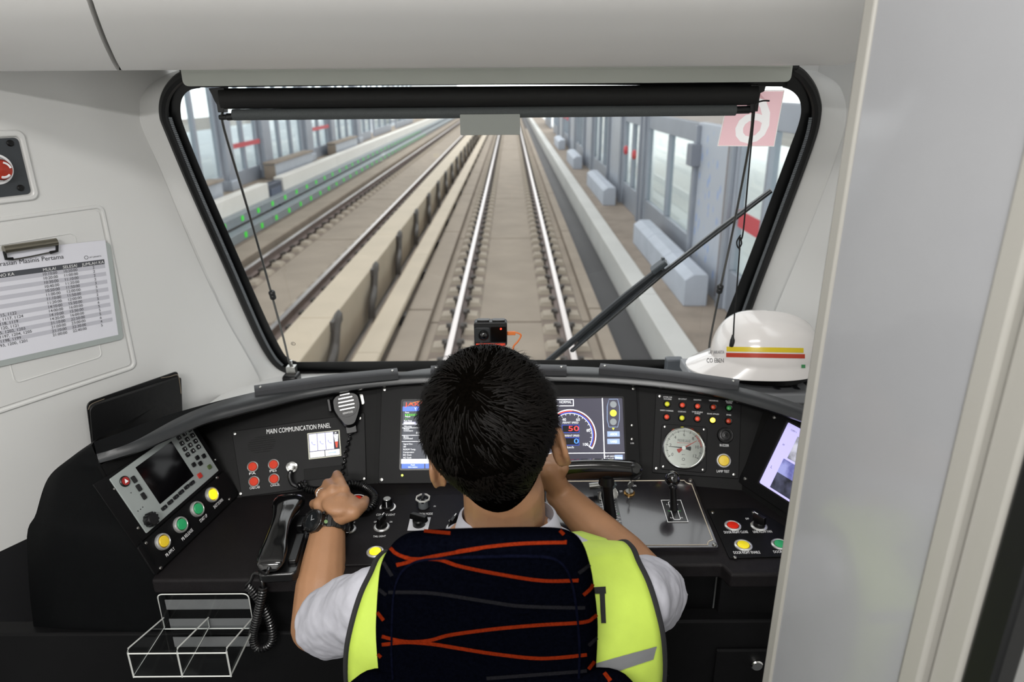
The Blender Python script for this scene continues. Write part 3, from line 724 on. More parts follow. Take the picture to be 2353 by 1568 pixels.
hd = MB(); hd.grid([r[:7] + [m_] for r, m_ in zip(rows, MID)]); hd.cur = 1; hd.grid([[m_] + r[7:] for r, m_ in zip(rows[:23], MID)]); hd.cur = 0; hd.grid([r[7:] for r in rows[22:]]); hd.build('hood', [HOOD, CHEEK], con, angle=50)  # dark faces at the left end paint the hood's highlight tapering off
# left cheek: the hood's end turns down into it, then it drops to the floor
inner = [rows[0][4], rows[0][4].lerp(WNG.hit(246, 1096), .5), WNG.hit(246, 1096), WNG.hit(300, 1205), WA.copy(), V((WA.x, WA.y, .60)), V((WA.x, WA.y, .02))]
b0 = at(40, 1360, z=.80)
outer = [rows[0][7], at(160, 1054, z=1.040), at(110, 1100, z=1.00), at(83, 1180, z=.945), at(62, 1262, z=.885), V((b0.x, b0.y, .60)), V((b0.x, b0.y, .02))]
q1_ = [a.lerp(b, .33) + V((0, -.004, .004)) for a, b in zip(inner, outer)]; q2_ = [a.lerp(b, .72) + V((-.002, -.004, .005)) for a, b in zip(inner, outer)]
back = [V((q.x-.012, q.y+.03, q.z-.010)) for q in outer]; back2 = [V((q.x-.02, q.y+.25, q.z-.05)) for q in outer]
ck = MB(); ck.grid([crom(r, 6) for r in (inner, q1_, q2_, outer, back, back2)]); ck.build('left_cheek', CHEEK, con, angle=70)
STRIP = mat('strip_grey', '3c3d40', .38, noise=.06, nscale=80)
# screwed strips along the hood's back edge
def screw(fr_O, n, r, parent, name='screw'):
    mb = MB(); mb.lathe([(r, 0), (r, r*.25), (r*.75, r*.6), (0, r*.7)], fr_O, n, 12)
    s = mb.build(name, SCREW, parent)
    return s
for (xa, ya), (xb, yb) in (((585, 898), (914, 857)), ((990, 852), (1302, 850)), ((1378, 846), (1698, 884))):
    A, B = at(xa, ya, z=1.063), at(xb, yb, z=1.063); m = (A+B)/2; m = m + V((0, .006, .001))
    pts = crom([A, m, B], 8)
    mb = MB(); r_ = []
    for i, p_ in enumerate(pts):
        t = (pts[min(i+1, len(pts)-1)]-pts[max(i-1, 0)]).normalized(); o = V((-t.y, t.x, 0)).normalized()
        r_.append([p_ + o*a + V((0, 0, b)) for a, b in ((-.011, -.010), (-.011, .002), (-.008, .0045), (.009, .0075), (.011, .005), (.011, -.010))])
    mb.grid(r_); mb.add(r_[0], [tuple(range(6))]); mb.add(r_[-1], [tuple(range(5, -1, -1))])
    st = mb.build('hood_strip', STRIP, con, angle=30)
    for q in (pts[1], pts[-2]): screw(q + V((0, 0, .0055)), (0, -.1, 1), .0032, st)

# ---------------------------------------------------------------- helpers for instruments
def disc(fr, u, v_, r, h0, h1, m, parent, name, seg=24, dome=0, rim=0, label=None):
    pr = [(r, h0), (r, h1-rim*.5)] + ([(r-rim, h1)] if rim else [(r, h1)]) + [(0, h1+dome)]
    return MB().lathe(pr, fr.P(u, v_), fr.n, seg).build(name, m, parent, label=label)
def push(fr, px, py, ro, parent, lens, label, rk=.66):
    hs = .5 if fr.n.z > .95 else 1; u, v_ = fr.uv(px, py, .003*hs)
    b = MB().lathe([(ro, 0), (ro*1.0, .0035*hs), (ro*.93, .0055*hs), (ro*.80, .0062*hs), (ro*.74, .005*hs), (ro*.72, .002*hs), (0, .002*hs)], fr.P(u, v_), fr.n, 32).build('push_button', RING, parent, label=label)
    MB().lathe([(ro*(rk+.05), .0022*hs), (ro*(rk+.05), .0032*hs), (ro*rk, .0032*hs)], fr.P(u, v_), fr.n, 24).build('button_collar', mat('button_collar_brown', '5a1d10', .5), b)
    MB().lathe([(ro*rk, .002*hs), (ro*rk, .0058*hs), (ro*(rk-.05), .0066*hs), (0, .0070*hs)], fr.P(u, v_), fr.n, 28).build('button_cap', lens, b)
    return b
def rotary(fr, px, py, r, parent, ang=0, ring=True, label=None):
    u, v_ = fr.uv(px, py, .001); O = fr.P(u, v_); e1 = fr.ex*math.cos(ang) + fr.ey*math.sin(ang); e2 = fr.n.cross(e1)
    base = MB().lathe([(r, 0), (r, .0015), (r*.9, .0028), (r*.76, .0030), (r*.72, .002), (0, .002)], O, fr.n, 28).build('rotary_switch', RING if ring else PLASTIC, parent, label=label)
    MB().lathe([(r*.70, .003), (r*.68, .008), (r*.6, .010), (0, .010)], O, fr.n, 24).build('switch_body', PLASTIC, base)
    f2 = Pl(O, e1, e2)
    MB().plate(f2, [(-r*.28, -r*.75), (r*.28, -r*.75), (r*.22, r*.95), (-r*.22, r*.95)], .008, .024, .12).build('switch_handle', PLASTIC, base, bevel=.001)
    MB().plate(f2, [(-r*.05, r*.35), (r*.05, r*.35), (r*.05, r*.84), (-r*.05, r*.84)], .0235, .0245).build('pointer', PRINT, base, smooth=False)
    return base
def pscrew(fr, px, py, r, parent, h=.002): return screw(fr.hit(px, py, h), fr.n, r, parent)
def pp(fr, pts): return [fr.uv(*q) for q in pts]

# ---------------------------------------------------------------- screens in the centre
def emis(name, col, e=1.0): return mat('screen_'+name, col, .6, emit=e)
S_BG = emis('slate', '4d5058', .55); S_WH = emis('white', 'f4f6fa', 1.0); S_BL = emis('blue', '5b78d8', .9); S_RD = emis('red', 'e0503a', .9); S_GR = emis('green', '5ed83a', .9)
S_DB = emis('navy', '3c55c8', .8); S_YL = emis('yellow', 'f0f04a', 1.0); S_GY = emis('grey', '8d9396', .7); S_LB = emis('pale_blue', '9fb4d8', .8); S_SL2 = emis('slate_violet', '4b4a58', .55)
S_OR = emis('orange', 'f08a3a', .9); S_LV = emis('lavender', 'c9c8ea', .95); S_MG = emis('pink', 'e070e8', .9)
def display(label, fr, bez, scr, screws, cat='screen', name='display_unit', bgm=S_BG):
    t = thing(name, label, cat, fr.P(*bez[0]))
    us = [q[0] for q in bez]; vs_ = [q[1] for q in bez]
    ring_o = rr(min(us), min(vs_), max(us), max(vs_), .004); u0, v0, u1, v1 = scr
    ring_i = rr(u0, v0, u1, v1, .003)
    MB().ring(fr, ring_o, ring_i, 0, .004).build('bezel', BLK, t, bevel=.0008)
    MB().ring(fr, rr(u0-.003, v0-.003, u1+.003, v1+.003, .004), ring_i, .004, .0048).build('screen_frame', PLASTIC, t)
    MB().flat(fr, ring_i, .0015).build('screen_glass', bgm, t, smooth=False)
    for u, v_ in screws: screw(fr.P(u, v_, .004), fr.n, .0042, t)
    return t
class Scr:                                          # drawing on a screen: 0..1 coordinates, y down
    def __init__(s, fr, scr, t): s.fr, (s.u0, s.v0, s.u1, s.v1), s.t = fr, scr, t; s.m = {}
    def P(s, x, y): return (s.u0+(s.u1-s.u0)*x, s.v1-(s.v1-s.v0)*y)
    def mb(s, m): return s.m.setdefault(m.name, (m, MB()))[1]
    def rect(s, x0, y0, x1, y1, m, h=.0017): s.mb(m).flat(s.fr, [s.P(x0, y1), s.P(x1, y1), s.P(x1, y0), s.P(x0, y0)], h)
    def frame(s, x0, y0, x1, y1, m, w=.006): 
        for r in ((x0, y0, x1, y0+w), (x0, y1-w, x1, y1), (x0, y0, x0+w*.75, y1), (x1-w*.75, y0, x1, y1)): s.rect(*r, m, .0018)
    def text(s, x, y, st, hh, m, width=None, center=False):
        u, v_ = s.P(x, y); letters(s.mb(m), st, s.fr.P(u, v_), s.fr.ex, s.fr.ey, s.fr.n, width and width*(s.u1-s.u0), hh*(s.v1-s.v0), .0020, center)
    def poly(s, pts, m, h=.0018): s.mb(m).flat(s.fr, [s.P(*q) for q in pts], h)
    def done(s, prefix):
        for m, mb in s.m.values(): mb.build(prefix, m, s.t, smooth=False)
# left display
L0, L1 = CEN.uv(926, 1078), CEN.uv(920, 922); lx = L0[0]; ls = (lx-.004, L0[1], lx+.196, L1[1])
b0, b1 = CEN.uv(872, 1110), CEN.uv(868, 893)
dl = display('left console display with train status table and blue buttons', CEN, [(b0[0]-.002, .0), (-.008, .206)], ls, [(b0[0]+.005, .008), (b0[0]+.005, .198), (-.016, .008), (-.016, .198)])
S = Scr(CEN, ls, dl)
S.text(.02, .078, 'JAKPRO', .055, S_RD, .36)
S.mb(S_OR).tube([CEN.P(*S.P(.08+.26*k/8, .045-.04*math.sin(math.pi*k/8)), .002) for k in range(9)], .0006, 4)
S.rect(.0, .085, .46, .155, S_BL); S.rect(.26, .09, .33, .15, S_RD); S.text(.125, .145, 'Y', .045, S_WH); S.text(.275, .14, 'HR', .035, S_WH)
for x in (.36, .40): S.text(x, .142, 'E', .04, S_WH)
S.text(.03, .185, 'Pant.', .022, S_WH)
for i in range(6): S.rect(.03+.022*i, .195, .04+.022*i, .228, S_GR)
S.text(.03, .245, 'Master', .020, S_WH); S.text(.03, .28, '▼ / -' if False else 'v / -', .028, S_GR); S.text(.02, .308, 'Run Stop', .022, S_WH); S.rect(.015, .315, .145, .35, S_LV)
for y in (.345, .40, .51, .60): S.rect(0, y, .78, y+.006, S_WH)
S.rect(.27, .345, .278, .86, S_WH)
for y, st in ((.39, 'Warning'), (.43, 'Power'), (.455, 'Command'), (.545, 'Brake'), (.57, 'Command'), (.65, 'Signal Dev.'), (.69, 'SIV'), (.73, 'ROOM Temp.'), (.77, 'Compressor'), (.81, 'DC Cock'), (.85, 'AC Cock')): S.text(.02, y, st, .022, S_WH)
S.text(.15, .49, '0.0%', .026, S_WH); S.text(.18, .595, '35%', .024, S_WH); S.rect(.28, .575, .32, .6, S_MG)
S.rect(.62, .45, .78, .86, S_DB); S.rect(.63, .74, .72, .79, S_WH)
S.rect(0, .86, 1, .915, S_WH); S.text(.02, .90, 'Message', .022, S_LB)
for i, st in enumerate(('Fault', 'Service', 'State', 'Menu')):
    S.rect(.006+.25*i, .925, .244+.25*i, .995, S_BL); S.text(.125+.25*i, .975 if i else .955, st, .022, S_WH, center=True)
S.text(.125, .985, 'Information', .020, S_WH, center=True)
S.rect(0, .915, 1, .925, S_WH); S.done('screen_print')
uL, vL = CEN.uv(925, 1093); disc(CEN, uL, vL, .0022, .004, .0052, mat('led_lit', 'e8ff50', .4, emit=2), dl, 'status_led', 12)
uL, vL = CEN.uv(974, 963); disc(CEN, uL, vL, .0018, .0018, .0022, S_YL, dl, 'status_led', 12)
# right display
q0, q1 = CEN.uv(1433, 1066), CEN.uv(1433, 915); rx = (q0[0]+q1[0])/2; rs = (rx-.196, q0[1], rx, q1[1])
b0 = CEN.uv(1472, 1108)
d2 = display('right console display with speed dial and signal lights', CEN, [(-.002, .0), (b0[0], .206)], rs, [(.006, .008), (.006, .198), (b0[0]-.006, .008), (b0[0]-.007, .196)], bgm=S_SL2)
S = Scr(CEN, rs, d2)
def sp(x, y):                                        # picture point to screen coordinates
    u, v_ = CEN.uv(x, y); return ((u-rs[0])/(rs[2]-rs[0]), (rs[3]-v_)/(rs[3]-rs[1]))
S.rect(0, sp(1350, 1041)[1], 1, sp(1350, 1041)[1]+.010, S_WH); S.rect(sp(1384, 950)[0], 0, sp(1384, 950)[0]+.010, 1, S_WH)
x1_, y1_ = sp(1318, 918); x2_, y2_ = sp(1318, 934); S.frame(x1_-.34, y1_+.0, x1_, y2_, S_WH, .011); S.text(x1_-.155, y2_-.045, 'NORMAL', .040, S_WH, .13)
cx_, cy_ = sp(1311, 1000); asp = (rs[2]-rs[0])/(rs[3]-rs[1]); Rr = sp(1370, 1000)[0]-cx_
def arc(r0, r1, a0, a1, m, n=36, h=.0018):
    pts = [(cx_+r0*math.cos(math.radians(a0+(a1-a0)*i/n)), cy_-r0*asp*math.sin(math.radians(a0+(a1-a0)*i/n))) for i in range(n+1)] + [(cx_+r1*math.cos(math.radians(a1+(a0-a1)*i/n)), cy_-r1*asp*math.sin(math.radians(a1+(a0-a1)*i/n))) for i in range(n+1)]
    for i in range(n):
        S.poly([pts[i], pts[i+1], pts[2*n-i], pts[2*n+1-i]], m, h)
arc(Rr, Rr*.96, -32, 212, S_WH); arc(Rr*.955, Rr*.91, -30, 85, emis('dark_red', '8a4438', .6)); arc(Rr*.955, Rr*.91, 85, 212, S_RD); arc(Rr*.90, Rr*.855, -30, 212, S_DB); arc(Rr*.85, Rr*.83, -32, 212, S_WH)
arc(Rr, Rr*.83, -34, -31, S_WH, 2)
for i in range(21):
    a = math.radians(-32 + 244*i/20); L_ = .10 if i % 4 == 0 else .06
    S.mb(S_WH).tube([CEN.P(*S.P(cx_+Rr*k*math.cos(a), cy_-Rr*asp*k*math.sin(a)), .0019) for k in (.83, .83-L_)], .0005, 4)
for (x, y), st in (((1296, 968), '40'), ((1328, 968), '60'), ((1352, 993), '80'), ((1344, 1025), '100')):
    a_, b__ = sp(x, y); S.text(a_-.02, b__+.0, st, .042, S_WH, center=False)
a_, b__ = sp(1311, 974); S.text(a_, b__, 'PERMIT SPEED', .028, S_WH, .17, True)
a_, b__ = sp(1311, 1004); S.text(a_, b__, 'CURRENT SPEED', .028, S_WH, .19, True)
xa_, ya_ = sp(1291, 977); xb_, yb_ = sp(1331, 995); S.rect(xa_, ya_, xb_, yb_, emis('black', '14141c', .3)); S.frame(xa_, ya_, xb_, yb_, S_DB, .008); S.text(sp(1306, 991)[0], sp(1306, 991)[1], '50', .075, emis('led_red', 'ff4a4a', 1.1), .115)
xa_, ya_ = sp(1291, 1006); xb_, yb_ = sp(1331, 1024); S.rect(xa_, ya_, xb_, yb_, emis('black', '14141c', .3)); S.frame(xa_, ya_, xb_, yb_, S_DB, .008); S.text(sp(1319, 1020)[0], sp(1319, 1020)[1], '0', .075, emis('led_blue', '5aa0ff', 1.1), .05)
a_, b__ = sp(1311, 1031); S.text(a_, b__, 'km/h', .032, S_WH, .07, True)
S.text(sp(1297, 1059)[0], sp(1297, 1059)[1], 'Start', .028, S_WH)
for y, m in ((930, S_GY), (950, S_YL), (970, S_GY)):
    a_, b__ = sp(1409, y); S.poly([(a_+.036*math.cos(k*math.pi/12), b__-.036*asp*math.sin(k*math.pi/12)) for k in range(24)], m)
xs = [sp(1399, 918), (sp(1419, 918)), sp(1423, 935), sp(1423, 965), sp(1419, 982), sp(1399, 982), sp(1395, 965), sp(1395, 935)]
S.mb(S_LB).tube([CEN.P(*S.P(*q), .002) for q in xs], .0006, 4, True)
S.poly([sp(1406, 984), sp(1412, 984), sp(1409, 989)], S_YL)
for ya_, st in ((992, 'ASOS'), (1009, 'YARD')):
    p_, q_ = sp(1395, ya_), sp(1424, ya_+12); S.rect(*p_, *q_, S_LB); S.text((p_[0]+q_[0])/2, q_[1]-.02, st, .035, S_WH, .075, True)
p_, q_ = sp(1412, 1046), sp(1431, 1058); S.rect(*p_, *q_, S_LB); S.text((p_[0]+q_[0])/2, q_[1]-.025, 'Setup', .03, S_WH, .075, True)
S.text(sp(1387, 1051)[0], sp(1387, 1051)[1], '24-07-2025', .022, S_WH, .115); S.text(sp(1390, 1057)[0], sp(1390, 1057)[1], '11:04:47', .022, S_WH, .095)
S.done('screen_print')
for y in (978, 1010): pscrew(CEN, 1452, y, .003, d2, .004)
mb = MB(); ptext(mb, CEN, 'USB', (1448, 1021), (1456, 1021), 3, .0046); mb.build('lettering', PRINT, d2, smooth=False)

# ---------------------------------------------------------------- communication panel
cm = thing('communication_panel', 'black panel titled MAIN COMMUNICATION PANEL with four red buttons', 'panel', COM.hit(690, 1120))
MB().plate(COM, round_poly(pp(COM, [(556, 1143), (842, 1104), (838, 949), (533, 992)]), .004), 0, .003).build('panel_plate', BLK, cm, bevel=.0008)
CF = COM.off(.003)
mb = MB(); ptext(mb, CF, 'MAIN COMMUNICATION PANEL', (613, 998), (760, 983), 10.5); mb.build('lettering', PRINT, cm, smooth=False, label='white MAIN COMMUNICATION PANEL lettering')
slots = [(585, 620, 0, 1006.5), (577, 628, 0, 1011), (571, 632, 0, 1016), (569, 633, 0, 1021), (569, 633, 0, 1026), (570, 631, 0, 1031), (575, 628, 0, 1036), (582, 622, 0, 1041)]
for a, b, _, y in slots:
    sl = -.13; c = (a+b)/2; pa, pb = CF.hit(a, y+(600-a)*.13-2), CF.hit(b, y+(600-b)*.13-2)
    ex = (pb-pa).normalized(); f2 = Pl(pa, ex, CF.n.cross(ex)); MB().plate(f2, rr(0, -.0009, (pb-pa).length, .0009, .0008, 3), -.0005, .0004).build('speaker_slot', mat('slot_black', '030303', .8), cm, smooth=False)
for (x, y), lb, (ta, tb) in (((581, 1073), 'PA', ((573, 1092), (588, 1090))), ((629, 1068), 'PEI', ((620, 1086), (635, 1084))), ((584, 1107), 'CAB/CAB', ((574, 1125), (597, 1122))), ((630, 1101), 'CANCEL', ((622, 1119), (643, 1116)))):
    push(CF, x, y, .0115, cm, RED, 'red push button marked '+lb, .72)
    mb = MB(); ptext(mb, CF, lb, ta, tb, 5); mb.build('lettering', PRINT, cm, smooth=False)
for x, y in ((540, 997), (827, 962), (553, 1135), (837, 1101)): pscrew(CF, x, y, .0033, cm, 0)
# little touch screen
A, B, Dd = V(CF.hit(712, 1054)), V(CF.hit(782, 1046)), V(CF.hit(704, 999)); ex = (B-A).normalized(); TS = Pl(A, ex, CF.n.cross(ex)); tw, th = (B-A).length, (Dd-A).length
scr_p = MB().plate(TS, rr(-.002, -.002, tw+.002, th+.002, .001), -.002, .0012).build('touch_screen', mat('screen_rim', '8a8a7e', .4, metal=.5), cm)
class Sub(Scr): pass
Z = Scr(TS, (0, 0, tw, th), scr_p)
Z.rect(0, 0, 1, 1, emis('dark', '20202a', .3), .0014)
for i in range(3):
    Z.rect(.02+.27*i, .02, .275+.27*i, .72, S_LV, .0016)
    c0 = (.15+.27*i, .38); Z.mb(emis('violet', '7f84d8', .9)).tube([TS.P(*Z.P(c0[0]+dx, c0[1]+dy), .0017) for dx, dy in ((-.05, -.05), (-.045, .02), (0, .08), (.06, .09))], [.0009, .0006, .0006, .0009], 4)
Z.rect(.02, .75, .49, .98, S_WH, .0016); Z.rect(.52, .75, .985, .98, S_WH, .0016)
Z.poly([(.10, .865), (.18, .80), (.18, .84), (.38, .84), (.38, .89), (.18, .89), (.18, .93)], S_LV, .0018); Z.poly([(.90, .865), (.82, .80), (.82, .84), (.60, .84), (.60, .89), (.82, .89), (.82, .93)], S_LB, .0018)
for i in range(9):
    w_ = .075-.006*i; Z.rect(.905-w_, .13+.062*i, .905+w_, .175+.062*i, S_WH if i < 5 else S_RD, .0018)
Z.poly([(.86, .06), (.89, .06), (.92, .03), (.92, .10), (.89, .08), (.86, .08)], S_WH, .0018)
Z.done('screen_print')
MB().plate(CF, pp(CF, [(700, 1106), (800, 1094), (797, 1068), (698, 1079)]), -.001, .0008).build('blank_slot', FASC, cm, bevel=.0005)
# ---------------------------------------------------------------- hand microphone on its hook
mc = thing('hand_microphone', 'black handheld radio microphone hanging on the fascia with coiled cord', 'microphone', COM.hit(797, 985))
A, B = V(COM.hit(808, 985)), V(COM.hit(794, 907)); ey = (B-A).normalized(); MF = Pl(A, ey.cross(COM.n), ey); mh = (B-A).length; kx = mh/79
MB().plate(MF, rr(-.030*1, .045, .036, mh*.92, .004), .0005, .003).build('hook_plate', STEEL, mc, bevel=.0006)
body = round_poly([(-.010, .0), (.010, .0), (.022, mh*.30), (.030, mh*.55), (.029, mh*.88), (.018, mh*1.0), (-.018, mh*1.0), (-.029, mh*.88), (-.030, mh*.55), (-.022, mh*.30)], .010, 5)
mbd = MB(); lay = [(.004, 1.0), (.012, 1.04), (.022, 1.0), (.029, .88)]
rows_ = [[MF.P(u*s, mh*.55+(v_-mh*.55)*s, h) for u, v_ in body] for h, s in lay]
mbd.grid(rows_, closed=True); mbd.add(rows_[-1], [tuple(range(len(body)))]); mbd.add(rows_[0], [tuple(range(len(body)))[::-1]])
mbody = mbd.build('microphone_body', PLASTIC, mc, angle=50)
oval = [(.0225*math.cos(k*math.pi/16), mh*.62+mh*.33*math.sin(k*math.pi/16)) for k in range(32)]
MB().ring(MF, oval, [(u*.9, mh*.62+(v_-mh*.62)*.92) for u, v_ in oval], .028, .0305).build('grille_rim', PLASTIC, mbody)
GRL = mat('grille_shine', 'd0d0d0', .2, metal=.8)
for i in range(5):
    v_ = mh*(.44+.105*i)+.006; hw = .0165*math.sqrt(max(.2, 1-((v_-mh*.66)/(mh*.36))**2)); MB().plate(MF, rr(-hw, v_-.0012, hw, v_+.0012, .0011, 3), .028, .0308).build('grille_bar', GRL, mbody)
mb = MB(); letters(mb, 'KENWOOD', MF.P(-.0105, mh*.385), MF.ex, MF.ey, MF.n, .021, .004, .0303); mb.build('lettering', PRINT, mbody, smooth=False)
MB().plate(MF, rr(-.038, mh*.55, -.032, mh*.92, .002), .010, .024).build('talk_key', PLASTIC, mbody, bevel=.001)
MB().plate(MF, rr(-.011, -.012, .011, .004, .003), .006, .02).build('strain_relief', PLASTIC, mc, bevel=.001)
def cpt(x, y, h): return COM.hit(x, y, h)
c1 = [cpt(672, 1073, .008), cpt(668, 1082, .022), cpt(665, 1096, .024), cpt(671, 1112, .022), cpt(684, 1119, .020)]
mb = MB(); mb.tube(crom(c1, 6), .0042, 8)
def dpt(x, y, h): return DESK.hit(x, y, h)
c2 = [cpt(684, 1119, .018), cpt(702, 1112, .02), cpt(700, 1122, .018), cpt(730, 1128, .016), cpt(775, 1128, .014), dpt(805, 1112, .018), dpt(838, 1120, .012), dpt(861, 1142, .011), dpt(852, 1166, .011), dpt(826, 1172, .011), dpt(798, 1158, .012), dpt(784, 1130, .016)]
c2s = crom(c2, 10)
mb.coil(c2s, .0062, .0052, .0022, 6, per=10)
c3 = crom([c2[-1], cpt(786, 1092, .012), cpt(794, 1045, .012), cpt(804, 1002, .012), MF.P(0, -.008, .013)], 10)
mb.coil(c3, .0026, .012, .0021, 6, per=10)
mb.build('coiled_cord', mat('cord_black', '111112', .3, coat=.3), mc)
mb = MB(); Oc = CF.hit(671, 1074); mb.lathe([(.011, 0), (.011, .003), (.007, .004), (.007, .014), (.0085, .015), (.0085, .022), (.005, .023), (0, .023)], Oc, CF.n, 20); mb.build('cord_plug', CHROME, mc)

# ---------------------------------------------------------------- radio set in the left wing
rd = thing('train_radio', 'grey faced train radio with dark screen and keypad on the left wing', 'radio', WNG.hit(300, 1190))
RF = mat('radio_face_grey', '9fa6a4', .4, metal=.25, noise=.03, nscale=30)
r0, r1, r2 = WNG.uv(335, 1226), WNG.uv(497, 1080), WNG.uv(262, 1106)
RX0, RX1, RY0, RY1 = r0[0]-.002, r1[0], r0[1], r2[1]+.004
MB().plate(WNG, [(RX0-.028, RY0-.006), (RX1+.012, RY0-.006), (RX1+.012, RY1-.004), (RX0-.028, RY1+.012)], 0, .002).build('back_plate', BLK, rd, bevel=.0005)
MB().plate(WNG, rr(RX0, RY0, RX1, RY1+.004, .002), .002, .0045).build('face_plate', RF, rd, bevel=.0006)
WF = WNG.off(.0045)
KEY = mat('key_black', '0d0d0f', .3)
sc = pp(WF, [(371, 1163), (442, 1090), (392, 1012), (312, 1078)]); su0 = (sc[0][0]+sc[3][0])/2; su1 = (sc[1][0]+sc[2][0])/2; sv0 = (sc[0][1]+sc[1][1])/2; sv1 = (sc[2][1]+sc[3][1])/2
MB().plate(WF, [(su0, sv0), (su1, sv0), (su1, sv1), (su0, sv1)], -.001, .0006).build('screen', mat('dark_glossy_screen', '070608', .08, spec=.25), rd, smooth=False)
def key(px, py, w_=.0085, hgt=.0085, m=KEY, nm='key', fr=WF, rot=0, glyph=None):
    u, v_ = fr.uv(px, py, .002); k_ = MB().plate(fr, rr(u-w_/2, v_-hgt/2, u+w_/2, v_+hgt/2, .0015, 3), 0, .0028, .06).build(nm, m, rd, bevel=.0003)
    if glyph: mb = MB(); letters(mb, glyph, fr.P(u, v_-hgt*.22), fr.ex, fr.ey, fr.n, None, hgt*.42, .0030, True); mb.build('lettering', PRINT, k_, smooth=False)
    return k_
kx0, ky0 = 413, 1005
for r_ in range(4):
    for c_ in range(3):
        x = 412 + 12.2*c_ + 6.6*r_; y = 1006 - 9.0*c_ + 13.0*r_
        key(x, y, glyph='123456789*0#'[r_*3+c_])
for x, y in ((454, 1052), (469, 1048), (446, 1068), (461, 1065)): key(x, y)
key(482, 1073, m=mat('key_green', '4a5a34', .4)); key(460, 1093, .009, .010, m=mat('key_red', 'b8322a', .4))
for x, y in ((309, 1102), (320, 1121), (331, 1140)): key(x, y, .0075, .013)
for x, y in ((378, 1167), (392, 1154), (405, 1142), (417, 1131), (430, 1119), (442, 1110)): key(x, y, .0125, .0065, glyph='-')
MB().lathe([(.0095, 0), (.0095, .002), (.0085, .003), (0, .003)], WF.hit(286, 1107), WF.n, 24).build('alarm_key', KEY, rd)
MB().lathe([(.0072, .003), (.0072, .0036), (0, .0038)], WF.hit(286, 1107), WF.n, 24).build('alarm_key_face', mat('alarm_red', '9a1f1c', .4), rd)
mb = MB(); u, v_ = WF.uv(286, 1107); mb.flat(WF, [(u-.004, v_-.003), (u+.004, v_-.003), (u, v_+.0045)], .0041); mb.build('alarm_symbol', PRINT, rd, smooth=False)
ko = WF.hit(342, 1196); kb_ = MB(); pr = []
for i in range(36):
    pass
kb_.lathe([(.0115, 0), (.0112, .010), (.0095, .013), (0, .013)], ko, WF.n, 24)
for i in range(12):
    a = i*math.pi/6; d = WF.ex*math.cos(a)+WF.ey*math.sin(a); kb_.box(ko + d*.0112 + WF.n*.006, (.003, .003, .010), Matrix((d, WF.n.cross(d), WF.n)).transposed())
kb_.build('volume_knob', KEY, rd)
for x, y in ((301, 1133), (317, 1175), (323, 1171), (328, 1166)): MB().lathe([(.001, 0), (.001, .0003), (0, .0003)], WF.hit(x, y), WF.n, 8).build('pin_hole', KEY, rd)
for x, y in ((263, 1124), (317, 1214), (495, 1057), (451, 980)): pscrew(WNG, x, y, .003, rd, .002)
# push button strip below it
pb = thing('brake_button_panel', 'black strip with yellow and green buttons under the train radio', 'panel', WNG.hit(420, 1260))
e0, e1 = WNG.uv(365, 1318), WNG.uv(535, 1153)
MB().plate(WNG, round_poly([(RX0-.030, .004), (RX1+.015, .004), (RX1+.013, RY0-.008), (RX0-.028, RY0-.008)], .004), 0, .0035).build('panel_plate', BLK, pb, bevel=.0008)
PF = WNG.off(.0035)
for (x, y), m, lb, ta, tb in (((375, 1245), YEL, 'PB APPLY', (383, 1281), (402, 1263)), ((416, 1206), GRN, 'PB RELEASE', (420, 1244), (444, 1220)), ((454, 1170), GRN, 'START UP', (461, 1202), (477, 1187)), ((488, 1137), YELL, 'SHUT DOWN', (493, 1170), (513, 1151))):
    push(PF, x, y, .0150, pb, m, 'push button marked '+lb)
    mb = MB(); ptext(mb, PF, lb, ta, tb, 6.5); mb.build('lettering', PRINT, pb, smooth=False)
for x, y in ((335, 1249), (369, 1306), (498, 1098), (527, 1148)): pscrew(PF, x, y, .0034, pb, 0)

# ---------------------------------------------------------------- instrument panel on the right
ip = thing('instrument_panel', 'black panel with indicator lamps, pressure gauge and lamp test button', 'panel', INS.hit(1600, 1095))
MB().plate(INS, round_poly(pp(INS, [(1498, 1087), (1697, 1101), (1703, 924), (1507, 903)]), .004), 0, .003).build('panel_plate', BLK, ip, bevel=.0008)
IF = INS.off(.003)
for x, y in ((1516, 911), (1694, 923), (1508, 1077), (1686, 1091)): pscrew(IF, x, y, .0034, ip, 0)
lampc = {'y': mat('lamp_yellow', 'd0d030', .3, emit=.3), 'r': mat('lamp_red', 'd84a30', .3, emit=.25), 'd': mat('lamp_dark_red', 'b03a1e', .3, emit=.1), 'g': mat('lamp_green', '3f9a4e', .3, emit=.12), 'L': mat('lamp_amber_lit', 'ffd23a', .3, emit=5)}
lamps = [((1533, 929), 'y', [('OTHER CAB', (1524, 914), (1544, 915)), ('OCCUPIED', (1525, 918.5), (1543, 919.5))]), ((1568, 931.5), 'r', [('EB CUTOUT', (1559, 918.5), (1578, 919.5))]), ((1603, 934), 'r', [('DEADMAN', (1594, 920.5), (1611, 921.5))]), ((1639, 936), 'd', [('UNCOUPLING', (1629, 922), (1650, 923.5))]), ((1675, 938), 'g', [('ALL DOOR', (1667, 923), (1684, 924.5)), ('CLOSED', (1669, 927), (1682, 928))]),
         ((1532, 958.5), 'r', [('SAFETY OVERRIDE', (1517, 944.5), (1547, 946.5))]), ((1567, 961), 'y', [('COUPLING', (1558, 947.5), (1576, 948.5))]), ((1602.5, 963), 'r', [('DOOR ENABLE', (1590, 948), (1614.5, 949.5)), ('BYPASS', (1596, 952), (1609, 953))]), ((1637.5, 966), 'L', [('BRAKE APPLIED', (1625, 952.5), (1652, 954)), ]), ((1674, 968), 'd', [('SPARE', (1669, 955), (1680, 956))])]
